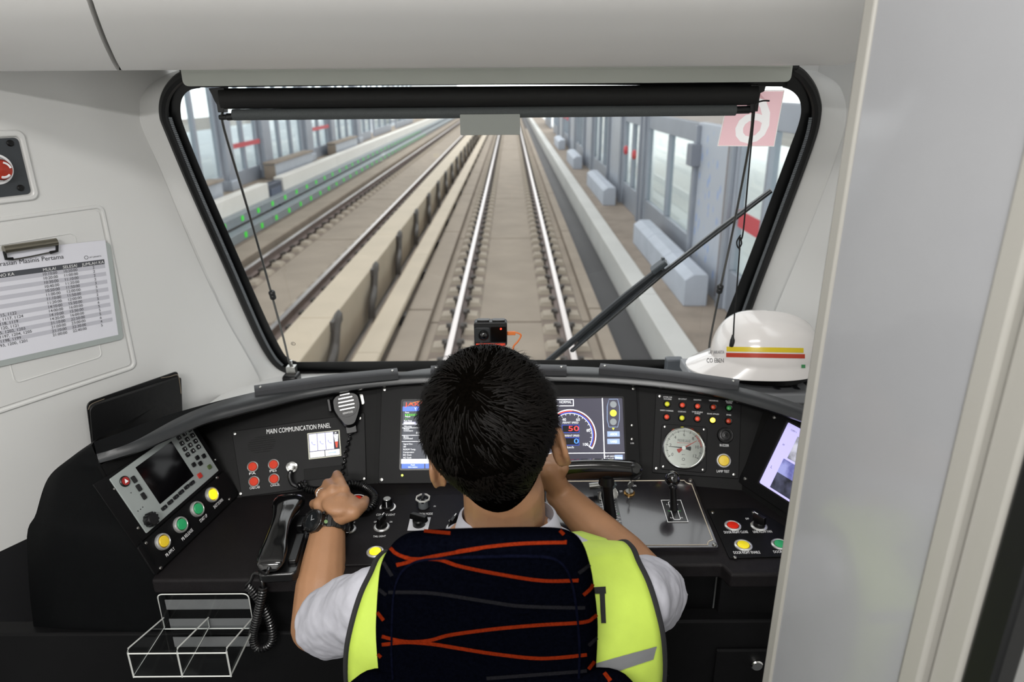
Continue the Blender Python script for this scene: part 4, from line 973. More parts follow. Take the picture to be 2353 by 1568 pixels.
for (x, y), c, ts in lamps:
    u, v_ = IF.uv(x, y, .002); O = IF.P(u, v_)
    l_ = MB().lathe([(.0078, 0), (.0078, .0025), (.0068, .0038), (.0055, .0034), (.0052, .001), (0, .001)], O, IF.n, 20).build('indicator_lamp', PLASTIC, ip, label='%s indicator lamp marked %s' % ({'y': 'yellow', 'r': 'red', 'd': 'dark red', 'g': 'green', 'L': 'brightly lit amber'}[c], ' '.join(q[0] for q in ts)))
    MB().lathe([(.0050, .001), (.0050, .0035), (.0040, .0052), (.002, .006), (0, .0062)], O, IF.n, 16).build('lamp_lens', lampc[c], l_)
    mb = MB()
    for st, a, b in ts: ptext(mb, IF, st, a, b, 2.9)
    mb.build('lettering', PRINT, ip, smooth=False)
# pressure gauge
gu, gv = IF.uv(1571, 1030, .004); gO = IF.P(gu, gv); gR = abs(IF.uv(1620, 1033)[0]-gu)*1.0
g = MB().plate(IF, rr(gu-.047, gv-.0475, gu+.047, gv+.0475, .007), 0, .003).build('gauge_plate', BLK, ip, bevel=.0008)
for su, sv in ((-1, -1), (1, -1), (1, 1), (-1, 1)): screw(IF.P(gu+su*.040, gv+sv*.0415, .003), IF.n, .0026, ip)
MB().lathe([(gR*.94, .003), (gR, .003), (gR*1.01, .009), (gR*.97, .011), (gR*.93, .010), (gR*.92, .0062)], gO, IF.n, 48).build('gauge_bezel', CHROME, ip)
dial = MB().lathe([(gR*.93, .003), (gR*.93, .0060), (0, .0060)], gO, IF.n, 48).build('gauge_dial', mat('dial_white', 'e4dce8', .5, emit=.28), ip)  # faint glow added to the dial so it reads as lit
INK = mat('dial_ink', '14141a', .6); INKR = mat('dial_red_ink', 'a8322a', .6)
def gdir(deg): a = math.radians(deg); return (math.cos(a), math.sin(a))
mb, mbr_ = MB(), MB()
def gline(m_, deg, r0, r1, w_):
    c, s = gdir(deg); n1, n2 = -s*w_, c*w_
    m_.flat(IF, [(gu+c*r0*gR+n1, gv+s*r0*gR+n2), (gu+c*r0*gR-n1, gv+s*r0*gR-n2), (gu+c*r1*gR-n1, gv+s*r1*gR-n2), (gu+c*r1*gR+n1, gv+s*r1*gR+n2)], .0063)
GA = lambda p_: 214 - p_*(248/12)
for i in range(61):
    p_ = i*.2; big = i % 5 == 0; red = 8 < p_ < 10
    gline(mbr_ if red else mb, GA(p_), .87, .74 if big else .79, .0005 if big else .00025)
for i in range(60): gline(mb, (GA(i*.2)+GA(i*.2+.2))/2, .795, .785, .0009)
for i in range(11): gline(mbr_, GA(8+.2*i), .86, .78, .0008)
for p_, st in ((0, '0'), (2, '2'), (4, '4'), (6, '6'), (8, '8'), (10, '10'), (12, '12')):
    c, s = gdir(GA(p_)); letters(mb, st, IF.P(gu+c*gR*.63, gv+s*gR*.63-.0028), IF.ex, IF.ey, IF.n, None, .0062, .0063, True)
letters(mb, 'PRESSURE GAUGE', IF.P(gu, gv+gR*.29), IF.ex, IF.ey, IF.n, gR*.60, .0050, .0063, True)
letters(mb, 'BAR', IF.P(gu, gv-gR*.34), IF.ex, IF.ey, IF.n, gR*.14, .002, .0063, True)
letters(mb, 'BOURDON', IF.P(gu, gv-gR*.80), IF.ex, IF.ey, IF.n, gR*.22, .0015, .0063, True)
mb.ring(IF, [(gu+.003*math.cos(k*.5236), gv-gR*.54+.003*math.sin(k*.5236)) for k in range(12)], [(gu+.0022*math.cos(k*.5236), gv-gR*.54+.0022*math.sin(k*.5236)) for k in range(12)], .0063, .0064)
letters(mbr_, 'BRAKE PIPE MAIN', IF.P(gu, gv+gR*.21), IF.ex, IF.ey, IF.n, gR*.62, .0022, .0063, True)
mb.build('dial_print', INK, dial, smooth=False); mbr_.build('dial_print', INKR, dial, smooth=False)
def needle(deg, m, tail, nm, h):
    mb = MB(); c, s = gdir(deg); n1, n2 = -s, c
    P = lambda r_, w_: (gu+c*r_*gR+n1*w_, gv+s*r_*gR+n2*w_)
    mb.plate(IF, [P(0, -.0012), P(.72, -.0003), P(.72, .0003), P(0, .0012)], h, h+.0005)
    mb.plate(IF, [P(-.10, -.002), P(-.32, -.0045), P(-.34, 0), P(-.32, .0045), P(-.10, .002)], h, h+.0005)
    mb.build(nm, m, ip, smooth=False)
needle(178, INK, 1, 'gauge_needle', .0072); needle(33, INKR, 1, 'gauge_needle', .0078)
disc(IF, gu, gv, .0038, .006, .0092, mat('needle_hub', 'd8d8d8', .4), ip, 'needle_hub', 20)
MB().lathe([(gR*.93, .0098), (gR*.6, .0102), (0, .0104)], gO, IF.n, 40).build('gauge_glass', GLASSW, ip)
# buzzer, lamp test
bO = IF.hit(1666, 1001)
bz = MB(); bz.lathe([(.0165, 0), (.0165, .003), (.0155, .0045), (.014, .004), (.0135, .002), (.012, .002), (.0115, .006), (.0095, .0065), (.009, .005), (.007, .005), (.0068, .0066), (.0045, .0068), (.0042, .0052), (.002, .0052), (0, .006)], bO, IF.n, 32); bz.build('buzzer', PLASTIC, ip)
push(IF, 1663, 1059, .0148, ip, YEL, 'yellow push button marked LAMP TEST', .70)
mb = MB(); ptext(mb, IF, 'BUZZER', (1654, 1026), (1675, 1027), 5); ptext(mb, IF, 'LAMP TEST', (1647, 1086), (1676, 1087), 5.5); mb.build('lettering', PRINT, ip, smooth=False)

# ---------------------------------------------------------------- right wing display
s0, s1 = RWG.uv(1751, 1113), RWG.uv(1807, 968); su = (s0[0]+s1[0])/2
scr_ = (su, s0[1], su+.21, s1[1])
S_CC = emis('lavender_border', 'b4aee0', .95)
d3 = display('camera display on the right wing, partly hidden by the partition door', RWG, [(-.02+.012, .012), (su+.25, s1[1]+.008)], scr_, [(.006, .026), (.006, s1[1]-.004)], bgm=S_CC)
S = Scr(RWG, scr_, d3); 
def cc(name, c1_, c2_):
    m = bpy.data.materials.new('camera_picture_'+name); m.use_nodes = True; nt = m.node_tree; b = nt.nodes['Principled BSDF']
    tc = nt.nodes.new('ShaderNodeTexCoord'); n = nt.nodes.new('ShaderNodeTexNoise'); n.inputs['Scale'].default_value = 30; n.inputs['Detail'].default_value = 4; r = nt.nodes.new('ShaderNodeValToRGB')
    r.color_ramp.elements[0].color = lin(c1_); r.color_ramp.elements[1].color = lin(c2_); r.color_ramp.elements[0].position = .4; r.color_ramp.elements[1].position = .62
    nt.links.new(tc.outputs['Object'], n.inputs[0]); nt.links.new(n.outputs[0], r.inputs[0]); nt.links.new(r.outputs[0], b.inputs['Base Color']); nt.links.new(r.outputs[0], b.inputs['Emission Color']); b.inputs['Emission Strength'].default_value = .6
    return m
S.rect(.15, .12, .98, .47, cc('a', '5a5d68', 'c8c8d8')); S.rect(.12, .50, .98, .72, cc('b', '5f62a0', '9a9ed8')); S.rect(.12, .72, .98, .97, cc('c', '20222c', '4a4c62'))
S.text(.05, .34, 'H', .03, emis('ink', '30303a', .1)); S.text(.04, .72, 'L', .04, emis('ink', '30303a', .1)); S.text(.06, .09, 'CAM 1', .025, emis('ink', '30303a', .1))
S.done('screen_print')

# ---------------------------------------------------------------- desk: switch panel on the left of the driver
DF0 = DESK.off(0.0)
sw = thing('desk_switch_panel', 'charcoal desk panel with rotary switches and yellow button', 'panel', DESK.hit(900, 1240))
MB().plate(DESK, round_poly(pp(DESK, [(740, 1305), (1075, 1295), (1075, 1140), (838, 1142)]), .006), 0, .004).build('panel_plate', DESKM, sw, bevel=.001)
SF = DESK.off(.004)
def arc_ring(fr, O, r0, r1, a0, a1, h0, h1, m, parent, nm):
    mb = MB(); n = 20
    for i in range(n):
        A_, B_ = math.radians(a0+(a1-a0)*i/n), math.radians(a0+(a1-a0)*(i+1)/n)
        q = [O + (fr.ex*math.cos(t)+fr.ey*math.sin(t))*r + fr.n*h0 for t, r in ((A_, r0), (B_, r0), (B_, r1), (A_, r1))]
        mb.add(q, [(0, 1, 2, 3)])
    return mb.build(nm, m, parent, smooth=False)
u, v_ = SF.uv(891, 1166); O = SF.P(u, v_)
arc_ring(SF, O, .0158, .0120, -60, 205, .0004, .0004, PRINT, sw, 'dial_scale')
kn = MB().lathe([(.0125, 0), (.0125, .004), (.0098, .006), (.0092, .018), (.0085, .020), (0, .020)], O, SF.n, 28).build('console_light_knob', PLASTIC, sw)
MB().lathe([(.0072, .020), (.0068, .0206), (0, .0206)], O, SF.n, 24).build('knob_cap', RING, kn)
mb = MB(); mb.box(O + SF.n*.012 - SF.ey*.0096, (.0012, .001, .012), Matrix((SF.ex, SF.ey, SF.n)).transposed()); mb.build('pointer', PRINT, kn, smooth=False)
# covered mode switch
u, v_ = SF.uv(973, 1165); O = SF.P(u, v_); f2 = Pl(O, SF.ex, SF.ey)
oc_ = [(.0145*math.cos(k*math.pi/4+.39), .0145*math.sin(k*math.pi/4+.39)) for k in range(8)]
cv = MB().ring(f2, oc_, [(a*.86, b*.86) for a, b in oc_], 0, .020).build('clear_cover', ACRY, sw, smooth=False)
MB().ring(f2, [(a*1.02, b*1.02) for a, b in oc_], [(a*.84, b*.84) for a, b in oc_], .019, .0215).build('cover_rim', mat('clear_rim', 'c8c8c4', .15, coat=.5), cv, smooth=False)
MB().lathe([(.010, 0), (.0095, .012), (.008, .014), (0, .014)], O, SF.n, 20).build('mode_switch', mat('grey_switch', '6b6d70', .35), sw)
MB().plate(f2, [(-.0025, -.009), (.0025, -.009), (.0025, .010), (-.0025, .010)], .012, .026, .05).build('mode_switch_key', PLASTIC, sw, bevel=.0005)
rotary(SF, 877, 1211, .0150, sw, math.radians(-20), label='rotary switch with OFF and ON marks')
rotary(SF, 1043, 1213, .0150, sw, math.radians(-20)); rotary(SF, 800, 1216, .0150, sw, math.radians(-30))
# white plate switch
pts = pp(SF, [(936, 1220), (983, 1220), (990, 1190), (943, 1190)]); MB().plate(SF, pts, 0, .0008).build('switch_label_plate', mat('white_label_plate', 'd0d0d4', .5), sw, smooth=False)
u, v_ = SF.uv(963, 1207); O = SF.P(u, v_)
ws_ = MB().lathe([(.012, 0), (.012, .012), (.010, .014), (0, .014)], O, SF.n, 20).build('selector_switch', PLASTIC, sw)
e1 = rotz(SF.ex, math.radians(-22)); f2 = Pl(O, e1, SF.n.cross(e1)); MB().plate(f2, [(-.018, -.004), (.018, -.005), (.019, .003), (-.014, .005)], .012, .024, .08).build('selector_handle', PLASTIC, ws_, bevel=.001)
push(SF, 862, 1268, .0155, sw, YELL, 'lit yellow push button at the desk edge', .66)
mb = MB()
for st, a, b, h_ in (('CONSOLE LIGHT', (864, 1186), (907, 1186), 3.5), ('OPERATION MODE', (946, 1185), (994, 1184), 3.8), ('OFF', (859, 1202), (867, 1202), 2.6), ('ON', (895, 1202), (901, 1202), 2.6), ('TAIL LIGHT', (857, 1236), (886, 1235), 3), ('ON', (809, 1203), (815, 1203), 2.6), ('ON', (996, 1166), (1001, 1166), 2.6), ('OFF', (1031, 1199), (1038, 1199), 2.6), ('AUTO', (948, 1203), (955, 1203), 2.4)): ptext(mb, SF, st, a, b, h_)
mb.build('lettering', PRINT, sw, smooth=False)
# emergency mushroom under the hand
u, v_ = SF.uv(818, 1146, .02); O = DESK.P(u, v_)
em = thing('emergency_button', 'red emergency push button with white guard ring under the left hand', 'button', O)
MB().lathe([(.016, 0), (.016, .012), (.014, .013), (0, .013)], O, DESK.n, 28).build('button_base', mat('dark_red_base', '5c1712', .5), em)
MB().lathe([(.0125, .013), (.0135, .019), (.011, .023), (0, .024)], O, DESK.n, 28).build('button_cap', REDB, em)
MB().tube([O + DESK.n*.020 + (DESK.ex*math.cos(k*math.pi/16)+DESK.ey*math.sin(k*math.pi/16))*.0185 for k in range(32)], .0012, 6, True).build('guard_ring', mat('white_guard', 'e8e8e8', .4), em)
MB().lathe([(.0175, 0), (.0178, .020), (.0168, .020), (.0165, 0)], O, DESK.n, 28).build('guard_sleeve', mat('brown_sleeve', '6b2a24', .4), em)

# ---------------------------------------------------------------- master controller plate on the right
DPL = Pl((0, 1.005, .847), (1, 0, 0), (0, .994, .105))
mp_ = thing('controller_plate', 'glossy black desk plate with cream border line carrying both levers', 'panel', DPL.hit(1450, 1200))
PLATEM = mat('glossy_black_plate', '211f22', .2, noise=.3, nscale=18, coat=.8, spec=.8)
corners = [(1258, 1266), (1650, 1262), (1584, 1106), (1242, 1112)]
cu4 = pp(DPL, corners); PX0, PX1, PY0, PY1 = DPL.uv(1255, 1190)[0], DPL.uv(1650, 1262)[0], DPL.uv(1650, 1264)[1], DPL.uv(1584, 1106)[1]
MB().plate(DPL, rr(PX0, PY0, PX1, PY1, .004), -.022, .006).build('plate', PLATEM, mp_, bevel=.001)
CP = DPL.off(.006); m_ = .006; nr = .012
def notched(x0, y0, x1, y1, r):
    pts = []
    for cx0, cy0, a0 in ((x1, y0, 180), (x1, y1, 270), (x0, y1, 0), (x0, y0, 90)):
        for i in range(7):
            a = math.radians(a0 - 90*i/6); pts.append((cx0+r*math.cos(a), cy0+r*math.sin(a)))
    return pts
np_ = notched(PX0+m_, PY0+m_, PX1-m_, PY1-m_, nr)
MB().tube([CP.P(u, v_, .0004) for u, v_ in np_], .0009, 4, True).build('border_line', mat('cream_line', 'd8cdb8', .4, metal=.3), mp_)
for a, b in ((PX1-.006, PY0+.006), (PX1-.006, PY1-.006), (PX0+.006, PY0+.006), (PX0+.006, PY1-.006)): screw(CP.P(a, b), CP.n, .0045, mp_)
# reverser lever with ball
rv = thing('reverser_lever', 'small black ball topped lever in a white outlined slot plate', 'lever', CP.hit(1550, 1175))
qa = pp(CP, [(1537, 1202), (1584, 1201), (1562, 1150), (1516, 1151)]); ru0, ru1, rv0, rv1 = (qa[0][0]+qa[3][0])/2, (qa[1][0]+qa[2][0])/2, (qa[0][1]+qa[1][1])/2, (qa[2][1]+qa[3][1])/2
MB().plate(CP, [(ru0, rv0), (ru1, rv0), (ru1, rv1), (ru0, rv1)], 0, .001).build('slot_plate', BLK2, rv, smooth=False)
mb = MB(); mb.ring(CP, [(ru0, rv0), (ru1, rv0), (ru1, rv1), (ru0, rv1)], [(ru0+.001, rv0+.001), (ru1-.001, rv0+.001), (ru1-.001, rv1-.001), (ru0+.001, rv1-.001)], .001, .0013)
cu_ = (ru0+ru1)/2; a = rr(cu_-.007, rv0+.007, cu_+.007, rv1-.005, .003); b = rr(cu_-.006, rv0+.008, cu_+.006, rv1-.006, .0025); mb.ring(CP, a, b, .001, .0013)
for i, st in enumerate('FNR'):
    vv = rv1-.014-(rv1-rv0-.026)*i/2
    for sx__, tx in ((-1, cu_-.0105), (1, cu_+.0105)):
        if st != 'N': letters(mb, st, CP.P(tx, vv-.0015), CP.ex, CP.ey, CP.n, None, .0032, .0013, True)
        mb.box(CP.P(cu_+sx__*.0078, vv, .0012), (.0018, .0006, .0004))
mb.build('lettering', PRINT, rv, smooth=False)
mb = MB()
for sx__ in (-1, 1): letters(mb, 'N', CP.P(cu_+sx__*.0105, (rv0+rv1)/2-.002), CP.ex, CP.ey, CP.n, None, .0032, .0013, True)
mb.build('lettering', mat('green_print', '3aa84a', .5), rv, smooth=False)
foot = CP.P(cu_, (rv0+rv1)/2+.004, .0); ball = at(1545, 1101, d=(foot-CAM).dot(FW)-.012)
MB().lathe([(.008, 0), (.007, .01), (.006, .04), (.006, (ball-foot).length)], foot, ball-foot, 16).build('shaft', PLASTIC, rv)
MB().ell(ball, (.0145, .0145, .0145), None, 24, 14).build('ball_knob', mat('ball_black', '070708', .08, coat=.8), rv)
MB().lathe([(.0078, 0), (.0078, .004), (.0066, .006)], ball-(ball-foot).normalized()*.0185, ball-foot, 16).build('collar', PLASTIC, rv)
# master controller T handle
mc2 = thing('master_controller', 'black T handled power and brake lever on the desk plate', 'lever', CP.hit(1402, 1195))
foot = CP.hit(1402, 1190); hub = at(1394, 1098, d=(foot-CAM).dot(FW)-.03)
MB().lathe([(.0125, 0), (.0110, .02), (.0095, .05), (.0105, (hub-foot).length)], foot, hub-foot, 18).build('post', PLASTIC, mc2)
hx0, hx1 = at(1246, 1080, d=(hub-CAM).dot(FW)-.002), at(1474, 1078, d=(hub-CAM).dot(FW)-.002)
hc = [hx0.lerp(hx1, t) + V((0, 0, .006*math.sin(math.pi*t))) for t in [i/16 for i in range(17)]]
hv = (hx1-hx0).normalized(); mb = MB(); rows_ = []
for i, p_ in enumerate(hc):
    e = min(1, min(i, 16-i)/1.0*.5+.5); o = []
    for a, b in ((-.010, -.020), (-.016, -.004), (-.015, .009), (-.005, .015), (.006, .013), (.013, .0), (.010, -.019)): o.append(p_ + V((0, a*e, b*e)))
    rows_.append(o)
mb.grid(rows_, closed=True); mb.add(rows_[0], [tuple(range(7))]); mb.add(rows_[-1], [tuple(range(7))[::-1]])
mb.build('grip', mat('grip_black', '090909', .12, coat=.7), mc2, angle=60, bevel=0)
MB().cyl(hub - V((0, 0, .012)), hub + V((0, 0, .004)), .015, .013, 18).build('hub', PLASTIC, mc2)
sq = pp(CP, [(1362, 1212), (1424, 1212), (1408, 1130), (1360, 1130)]); a0_ = DPL.uv(1400, 1150)[0]
fv0, fv1 = CP.uv(1400, 1213)[1], CP.uv(1400, 1128)[1]; fc = CP.uv(1398, 1170)[0]
MB().plate(CP, [(fc-.024, fv0), (fc+.020, fv0), (fc+.020, fv1), (fc-.024, fv1)], 0, .0008).build('scale_plate', BLK2, mc2, smooth=False)
mb = MB()
for s_ in (-1, 1):
    mb.box(CP.P(fc+s_*.010, (fv0+fv1)/2, .001), (.0008, (fv1-fv0)*.92, .0004), Matrix((CP.ex, CP.ey, CP.n)).transposed())
    for i in range(14): mb.box(CP.P(fc+s_*.0125, fv0+.006+(fv1-fv0-.012)*i/13, .001), (.005, .0006, .0004), Matrix((CP.ex, CP.ey, CP.n)).transposed())
for i, st in enumerate(('P3', 'P2', 'P1')): letters(mb, st, CP.P(fc+.0155, fv0+.004+.0105*i), CP.ex, CP.ey, CP.n, None, .003, .001)
mb.build('scale_marks', PRINT, mc2, smooth=False)
mb = MB(); letters(mb, 'N', CP.P(fc+.0155, fv0+.036), CP.ex, CP.ey, CP.n, None, .003, .001); mb.build('lettering', mat('green_print', '3aa84a', .5), mc2, smooth=False)
# key in its switch, and a silver hasp lock beside the lever
ks = thing('key_switch', 'silver key standing in a brass key switch marked ON', 'switch', CP.hit(1446, 1135))
O = CP.hit(1446, 1134); MB().lathe([(.011, 0), (.011, .002), (.009, .003), (.008, .002), (0, .002)], O, CP.n, 24).build('lock_rim', mat('brass', 'b08a52', .3, metal=1), ks)
MB().lathe([(.0075, .002), (.0075, .006), (0, .006)], O, CP.n, 20).build('lock_barrel', STEEL, ks)
kf = Pl(O, (.8, .6, 0), CP.n)
MB().plate(kf, [(-.0022, .004), (.0022, .004), (.0022, .016), (-.0022, .016)], -.0008, .0008).build('key_blade', STEEL, ks, smooth=False)
MB().plate(kf, [(.0075*math.cos(k*math.pi/8), .021+.0065*math.sin(k*math.pi/8)) for k in range(16)], -.0012, .0012).build('key_head', STEEL, ks, smooth=False)
MB().tube([kf.P(0, .026), kf.P(.001, .034), kf.P(-.001, .040)], .0012, 6).build('key_chain', STEEL, ks)
MB().box(kf.P(-.001, .046), (.004, .004, .011)).build('key_tag', STEEL, ks, bevel=.0008)
mb = MB(); ptext(mb, CP, 'ON', (1454, 1119), (1462, 1119), 3); ptext(mb, CP, 'OFF', (1424, 1132), (1431, 1132), 3); mb.build('lettering', PRINT, ks, smooth=False)
hl = thing('silver_lock', 'silver barrel lock with hanging round cover behind the T lever', 'lock', CP.hit(1400, 1140))
O = CP.hit(1392, 1140); a_ = at(1354, 1118, d=(O-CAM).dot(FW)); b__ = at(1384, 1115, d=(O-CAM).dot(FW))
MB().cyl(a_, b__, .0068, .0068, 18).build('barrel', STEEL, hl)
c_ = at(1406, 1114, d=(O-CAM).dot(FW)-.004); MB().box(c_, (.014, .010, .013), Matrix.Rotation(.5, 3, 'Y')).build('hasp_block', mat('blue_grey_steel', '8d9ca0', .35, metal=.8), hl, bevel=.001)
c_ = at(1404, 1136, d=(O-CAM).dot(FW)-.006); MB().lathe([(.015, -.002), (.0155, 0), (.014, .002), (.012, .0012), (0, .003)], c_, (.25, -.75, .6), 28, sx=1.15).build('round_cover', CHROME, hl)
MB().tube([c_ + V((-.022, -.002, .006)), c_ + V((-.024, -.006, -.004)), c_ + V((-.02, -.008, -.014))], .003, 8).build('hook', STEEL, hl)
MB().cyl(O, O + CP.n*.02, .009, .008, 14).build('lock_foot', PLASTIC, hl)

# ---------------------------------------------------------------- door control panel far right
dp = thing('door_control_panel', 'black desk panel with door buttons beside the partition door', 'panel', DESK.hit(1710, 1235))
MB().plate(DESK, round_poly(pp(DESK, [(1676, 1286), (1860, 1280), (1835, 1232), (1735, 1171), (1624, 1172)]), .003), 0, .003).build('panel_plate', BLK, dp, bevel=.0007)
DPF = DESK.off(.003)
push(DPF, 1684, 1208, .0155, dp, REDB, 'red push button marked DOOR RIGHT CLOSE'); push(DPF, 1708, 1253, .0160, dp, mat('yellow_bright', 'e6d21e', .35, emit=.2), 'yellow push button marked DOOR RIGHT ENABLE'); push(DPF, 1793, 1251, .0160, dp, GRN, 'green push button partly hidden by the door')
rotary(DPF, 1744, 1209, .0155, dp, math.radians(35), label='rotary switch marked LINE FLOW FAN')
mb = MB()
for st, a, b, h_ in (('DOOR RIGHT CLOSE', (1665, 1227), (1720, 1226), 4), ('LINE FLOW FAN', (1732, 1226), (1775, 1225), 4), ('DOOR RIGHT ENABLE', (1687, 1274), (1748, 1273), 4.2), ('DOOR RIGHT OPEN', (1779, 1272), (1840, 1271), 4), ('OFF', (1714, 1195), (1722, 1195), 3), ('ON', (1749, 1194), (1756, 1194), 3)): ptext(mb, DPF, st, a, b, h_)
mb.build('lettering', PRINT, dp, smooth=False)
for x, y in ((1637, 1179), (1731, 1178), (1689, 1282), (1840, 1276)): pscrew(DPF, x, y, .0038, dp, 0)

# ---------------------------------------------------------------- telephone handset in its cradle, left of the driver
hp = thing('telephone_handset', 'glossy black telephone handset in a desk cradle left of the forearm', 'telephone', DESK.hit(640, 1290))
A, B = DESK.hit(625, 1304, .03), DESK.hit(672, 1150, .045); A = A - DESK.n*.03; B = B - DESK.n*.045; ey = (B-A).normalized(); HF = Pl(A, ey.cross(DESK.n), ey); hl_ = (B-A).length
crd = MB(); crd.plate(HF, rr(-.026, -.004, .040, hl_*.96, .010), 0, .018); crd.build('cradle', mat('cradle_black', '0a0a0b', .3, coat=.3), hp, bevel=.003)
GLO = mat('handset_gloss', '0b0b0c', .12, coat=.8)
mb = MB(); rows_ = []
prof_ = [(-.004, .013, .024, .030), (.004, .022, .026, .040), (.030, .024, .028, .046), (.055, .020, .036, .050), (hl_*.5, .017, .042, .056), (hl_*.68, .020, .040, .060), (hl_*.84, .027, .034, .064), (hl_*.97, .029, .028, .062), (hl_*1.03, .024, .030, .054), (hl_*1.06, .012, .034, .046)]
for v_, w_, lo_, hi_ in prof_:
    r_ = []
    for k in range(16):
        a = 2*math.pi*k/16; cx0 = math.copysign(abs(math.cos(a))**.7, math.cos(a)); sy0 = math.copysign(abs(math.sin(a))**.7, math.sin(a))
        r_.append(HF.P(-.004 + w_*cx0, v_, (lo_+hi_)/2 + (hi_-lo_)/2*sy0))
    rows_.append(r_)
sm = [crom([r[k] for r in rows_], 4) for k in range(16)]; sm = list(map(list, zip(*sm)))
mb.grid(sm, closed=True); mb.add(sm[0], [tuple(range(16))]); mb.add(sm[-1], [tuple(range(16))[::-1]]); mb.build('handset', GLO, hp, angle=60)
MB().plate(HF, rr(.020, .02, .036, hl_*.55, .004), .017, .026).build('cradle_rest', PLASTIC, hp, bevel=.002)
MB().plate(HF, rr(.018, hl_*.62, .030, hl_*.78, .003), .017, .034).build('hook_switch', PLASTIC, hp, bevel=.002)
st = HF.P(-.004, -.004, .032)
cd0 = [st, HF.P(-.006, -.016, .030), at(597, 1312, Y=.985), at(602, 1334, Y=.968), at(605, 1352, Y=.965)]
mb = MB(); mb.tube(crom(cd0, 6), .0030, 8)
cd1 = [at(605, 1350, Y=.965), at(600, 1380, Y=.963), at(590, 1425, Y=.962), at(582, 1462, Y=.962), at(590, 1488, Y=.962), at(612, 1487, Y=.964), at(626, 1468, Y=.966), at(622, 1435, Y=.968), at(608, 1400, Y=.972), at(592, 1374, Y=.974), at(576, 1352, Y=.976), at(566, 1345, Y=.974)]
mb.coil(crom(cd1, 10), .0062, .0052, .0023, 6, per=10)
cd2 = [at(566, 1345, Y=.974), at(576, 1334, Y=.974), at(584, 1318, Y=.978), HF.P(-.018, .004, .012)]
mb.tube(crom(cd2, 6), .0028, 8); mb.build('coiled_cord', MATS['cord_black'], hp)
# ================================================================ ROLLER BLIND
rb = thing('roller_blind', 'black roller blind rolled up at the top of the windscreen', 'blind', (CX, 1.47, 1.56))
BY = 1.468
def bz_(x, y, Y=BY): return at(x, y, Y=Y)
BLF = mat('blind_black', '101010', .6, noise=.1, nscale=200)
BLG = mat('blind_roll_mesh', '4b4f50', .7, noise=.12, nscale=500)
BL2 = mat('blind_black_matt', '0b0b0c', .8)
# cassette
l, r = bz_(508, 226), bz_(1738, 218); zt_, zb_ = bz_(1176, 198).z, bz_(1176, 246).z
mb = MB(); sec = [(.02, zt_), (-.004, zt_), (-.012, zt_-.006), (-.014, (zt_+zb_)/2), (-.010, zb_+.003), (0, zb_), (.02, zb_)]
mb.grid([[V((x, BY+a, b)) for a, b in sec] for x in (l.x, (l.x+r.x)/2, r.x)]); mb.build('cassette', BLF, rb, angle=60)
# stepped end brackets
for pts in ([(484, 203), (492, 218), (498, 232), (503, 240), (506, 258), (519, 258), (520, 200)], [(1756, 196), (1752, 210), (1743, 214), (1741, 226), (1737, 256), (1720, 256), (1722, 194)]):
    fr = Pl((0, BY+.004, 0), (1, 0, 0), (0, 0, 1)); MB().plate(fr, [(bz_(x, y, BY+.004).x, bz_(x, y, BY+.004).z) for x, y in pts], -.012, .012).build('end_bracket', RUBBER, rb, smooth=False, bevel=.001)
# rolled fabric and its bottom rod
a, b = bz_(536, 264), bz_(1690, 253); MB().cyl(a, b, .0108, .0108, 20).build('rolled_fabric', BLG, rb)
a2, b2 = bz_(504, 270), bz_(538, 268); MB().lathe([(.0045, 0), (.0055, .004), (.0055, .014), (.007, .016), (.007, (b2-a2).length)], a2, b2-a2, 14).build('rod_end', RUBBER, rb)
a2, b2 = bz_(1733, 252), bz_(1688, 253); MB().lathe([(.005, 0), (.006, .004), (.006, .008), (.0075, .010), (.0075, (b2-a2).length)], a2, b2-a2, 14).build('rod_end', RUBBER, rb)
fr = Pl((0, BY-.012, 0), (1, 0, 0), (0, 0, 1)); q0, q1 = at(1058, 311, Y=BY-.012), at(1195, 262, Y=BY-.012)
MB().plate(fr, rr(q0.x, q0.z, q1.x, q1.z, .002), -.003, 0).build('pull_tab', mat('tab_grey', '9b9f9a', .6), rb, bevel=.0006)
# guide rods with clamps and feet
def rod(pts, clamp, footp, lab):
    P_ = [WS.hit(x, y, h) for (x, y), h in pts]
    t = thing('guide_rod', lab, 'rod', P_[-1], 'blind guide rods')
    MB().tube(crom(P_, 6), .0028, 8).build('steel_rod', mat('dark_steel', '6f6f6d', .3, metal=1), t)
    c = WS.hit(*clamp, pts[1][1]); d = (P_[-1]-P_[1]).normalized()
    k_ = MB(); k_.lathe([(.0055, -.012), (.008, -.009), (.008, -.003), (.0055, -.001), (.0075, .001), (.0075, .010), (.006, .012)], c, d, 12); k_.build('clamp', RUBBER, t)
    f = P_[-1]
    MB().box(f + V((0, -.004, -.002)), (.024, .022, .020)).build('bracket', STEEL, t, bevel=.001)
    MB().box(f + V((0, -.012, -.034)), (.040, .045, .045)).build('foot', PLASTIC, t, bevel=.006)
    MB().cyl(f + V((0, 0, .004)), f + V((0, 0, .022)), .004, .004, 10).build('ferrule', CHROME, t)
rod([((511, 258), .05), ((516, 300), .05), ((575, 500), .05), ((625, 680), .05), ((652, 780), .05), ((664, 830), .05), ((671, 846), .05)], (626, 678), None, 'thin steel blind rod on the left side of the windscreen')
rod([((1730, 258), .05), ((1722, 330), .05), ((1684, 530), .05), ((1655, 665), .05), ((1632, 780), .05), ((1628, 822), .05), ((1622, 842), .05)], (1654, 664), None, 'thin steel blind rod on the right side beside the helmet')
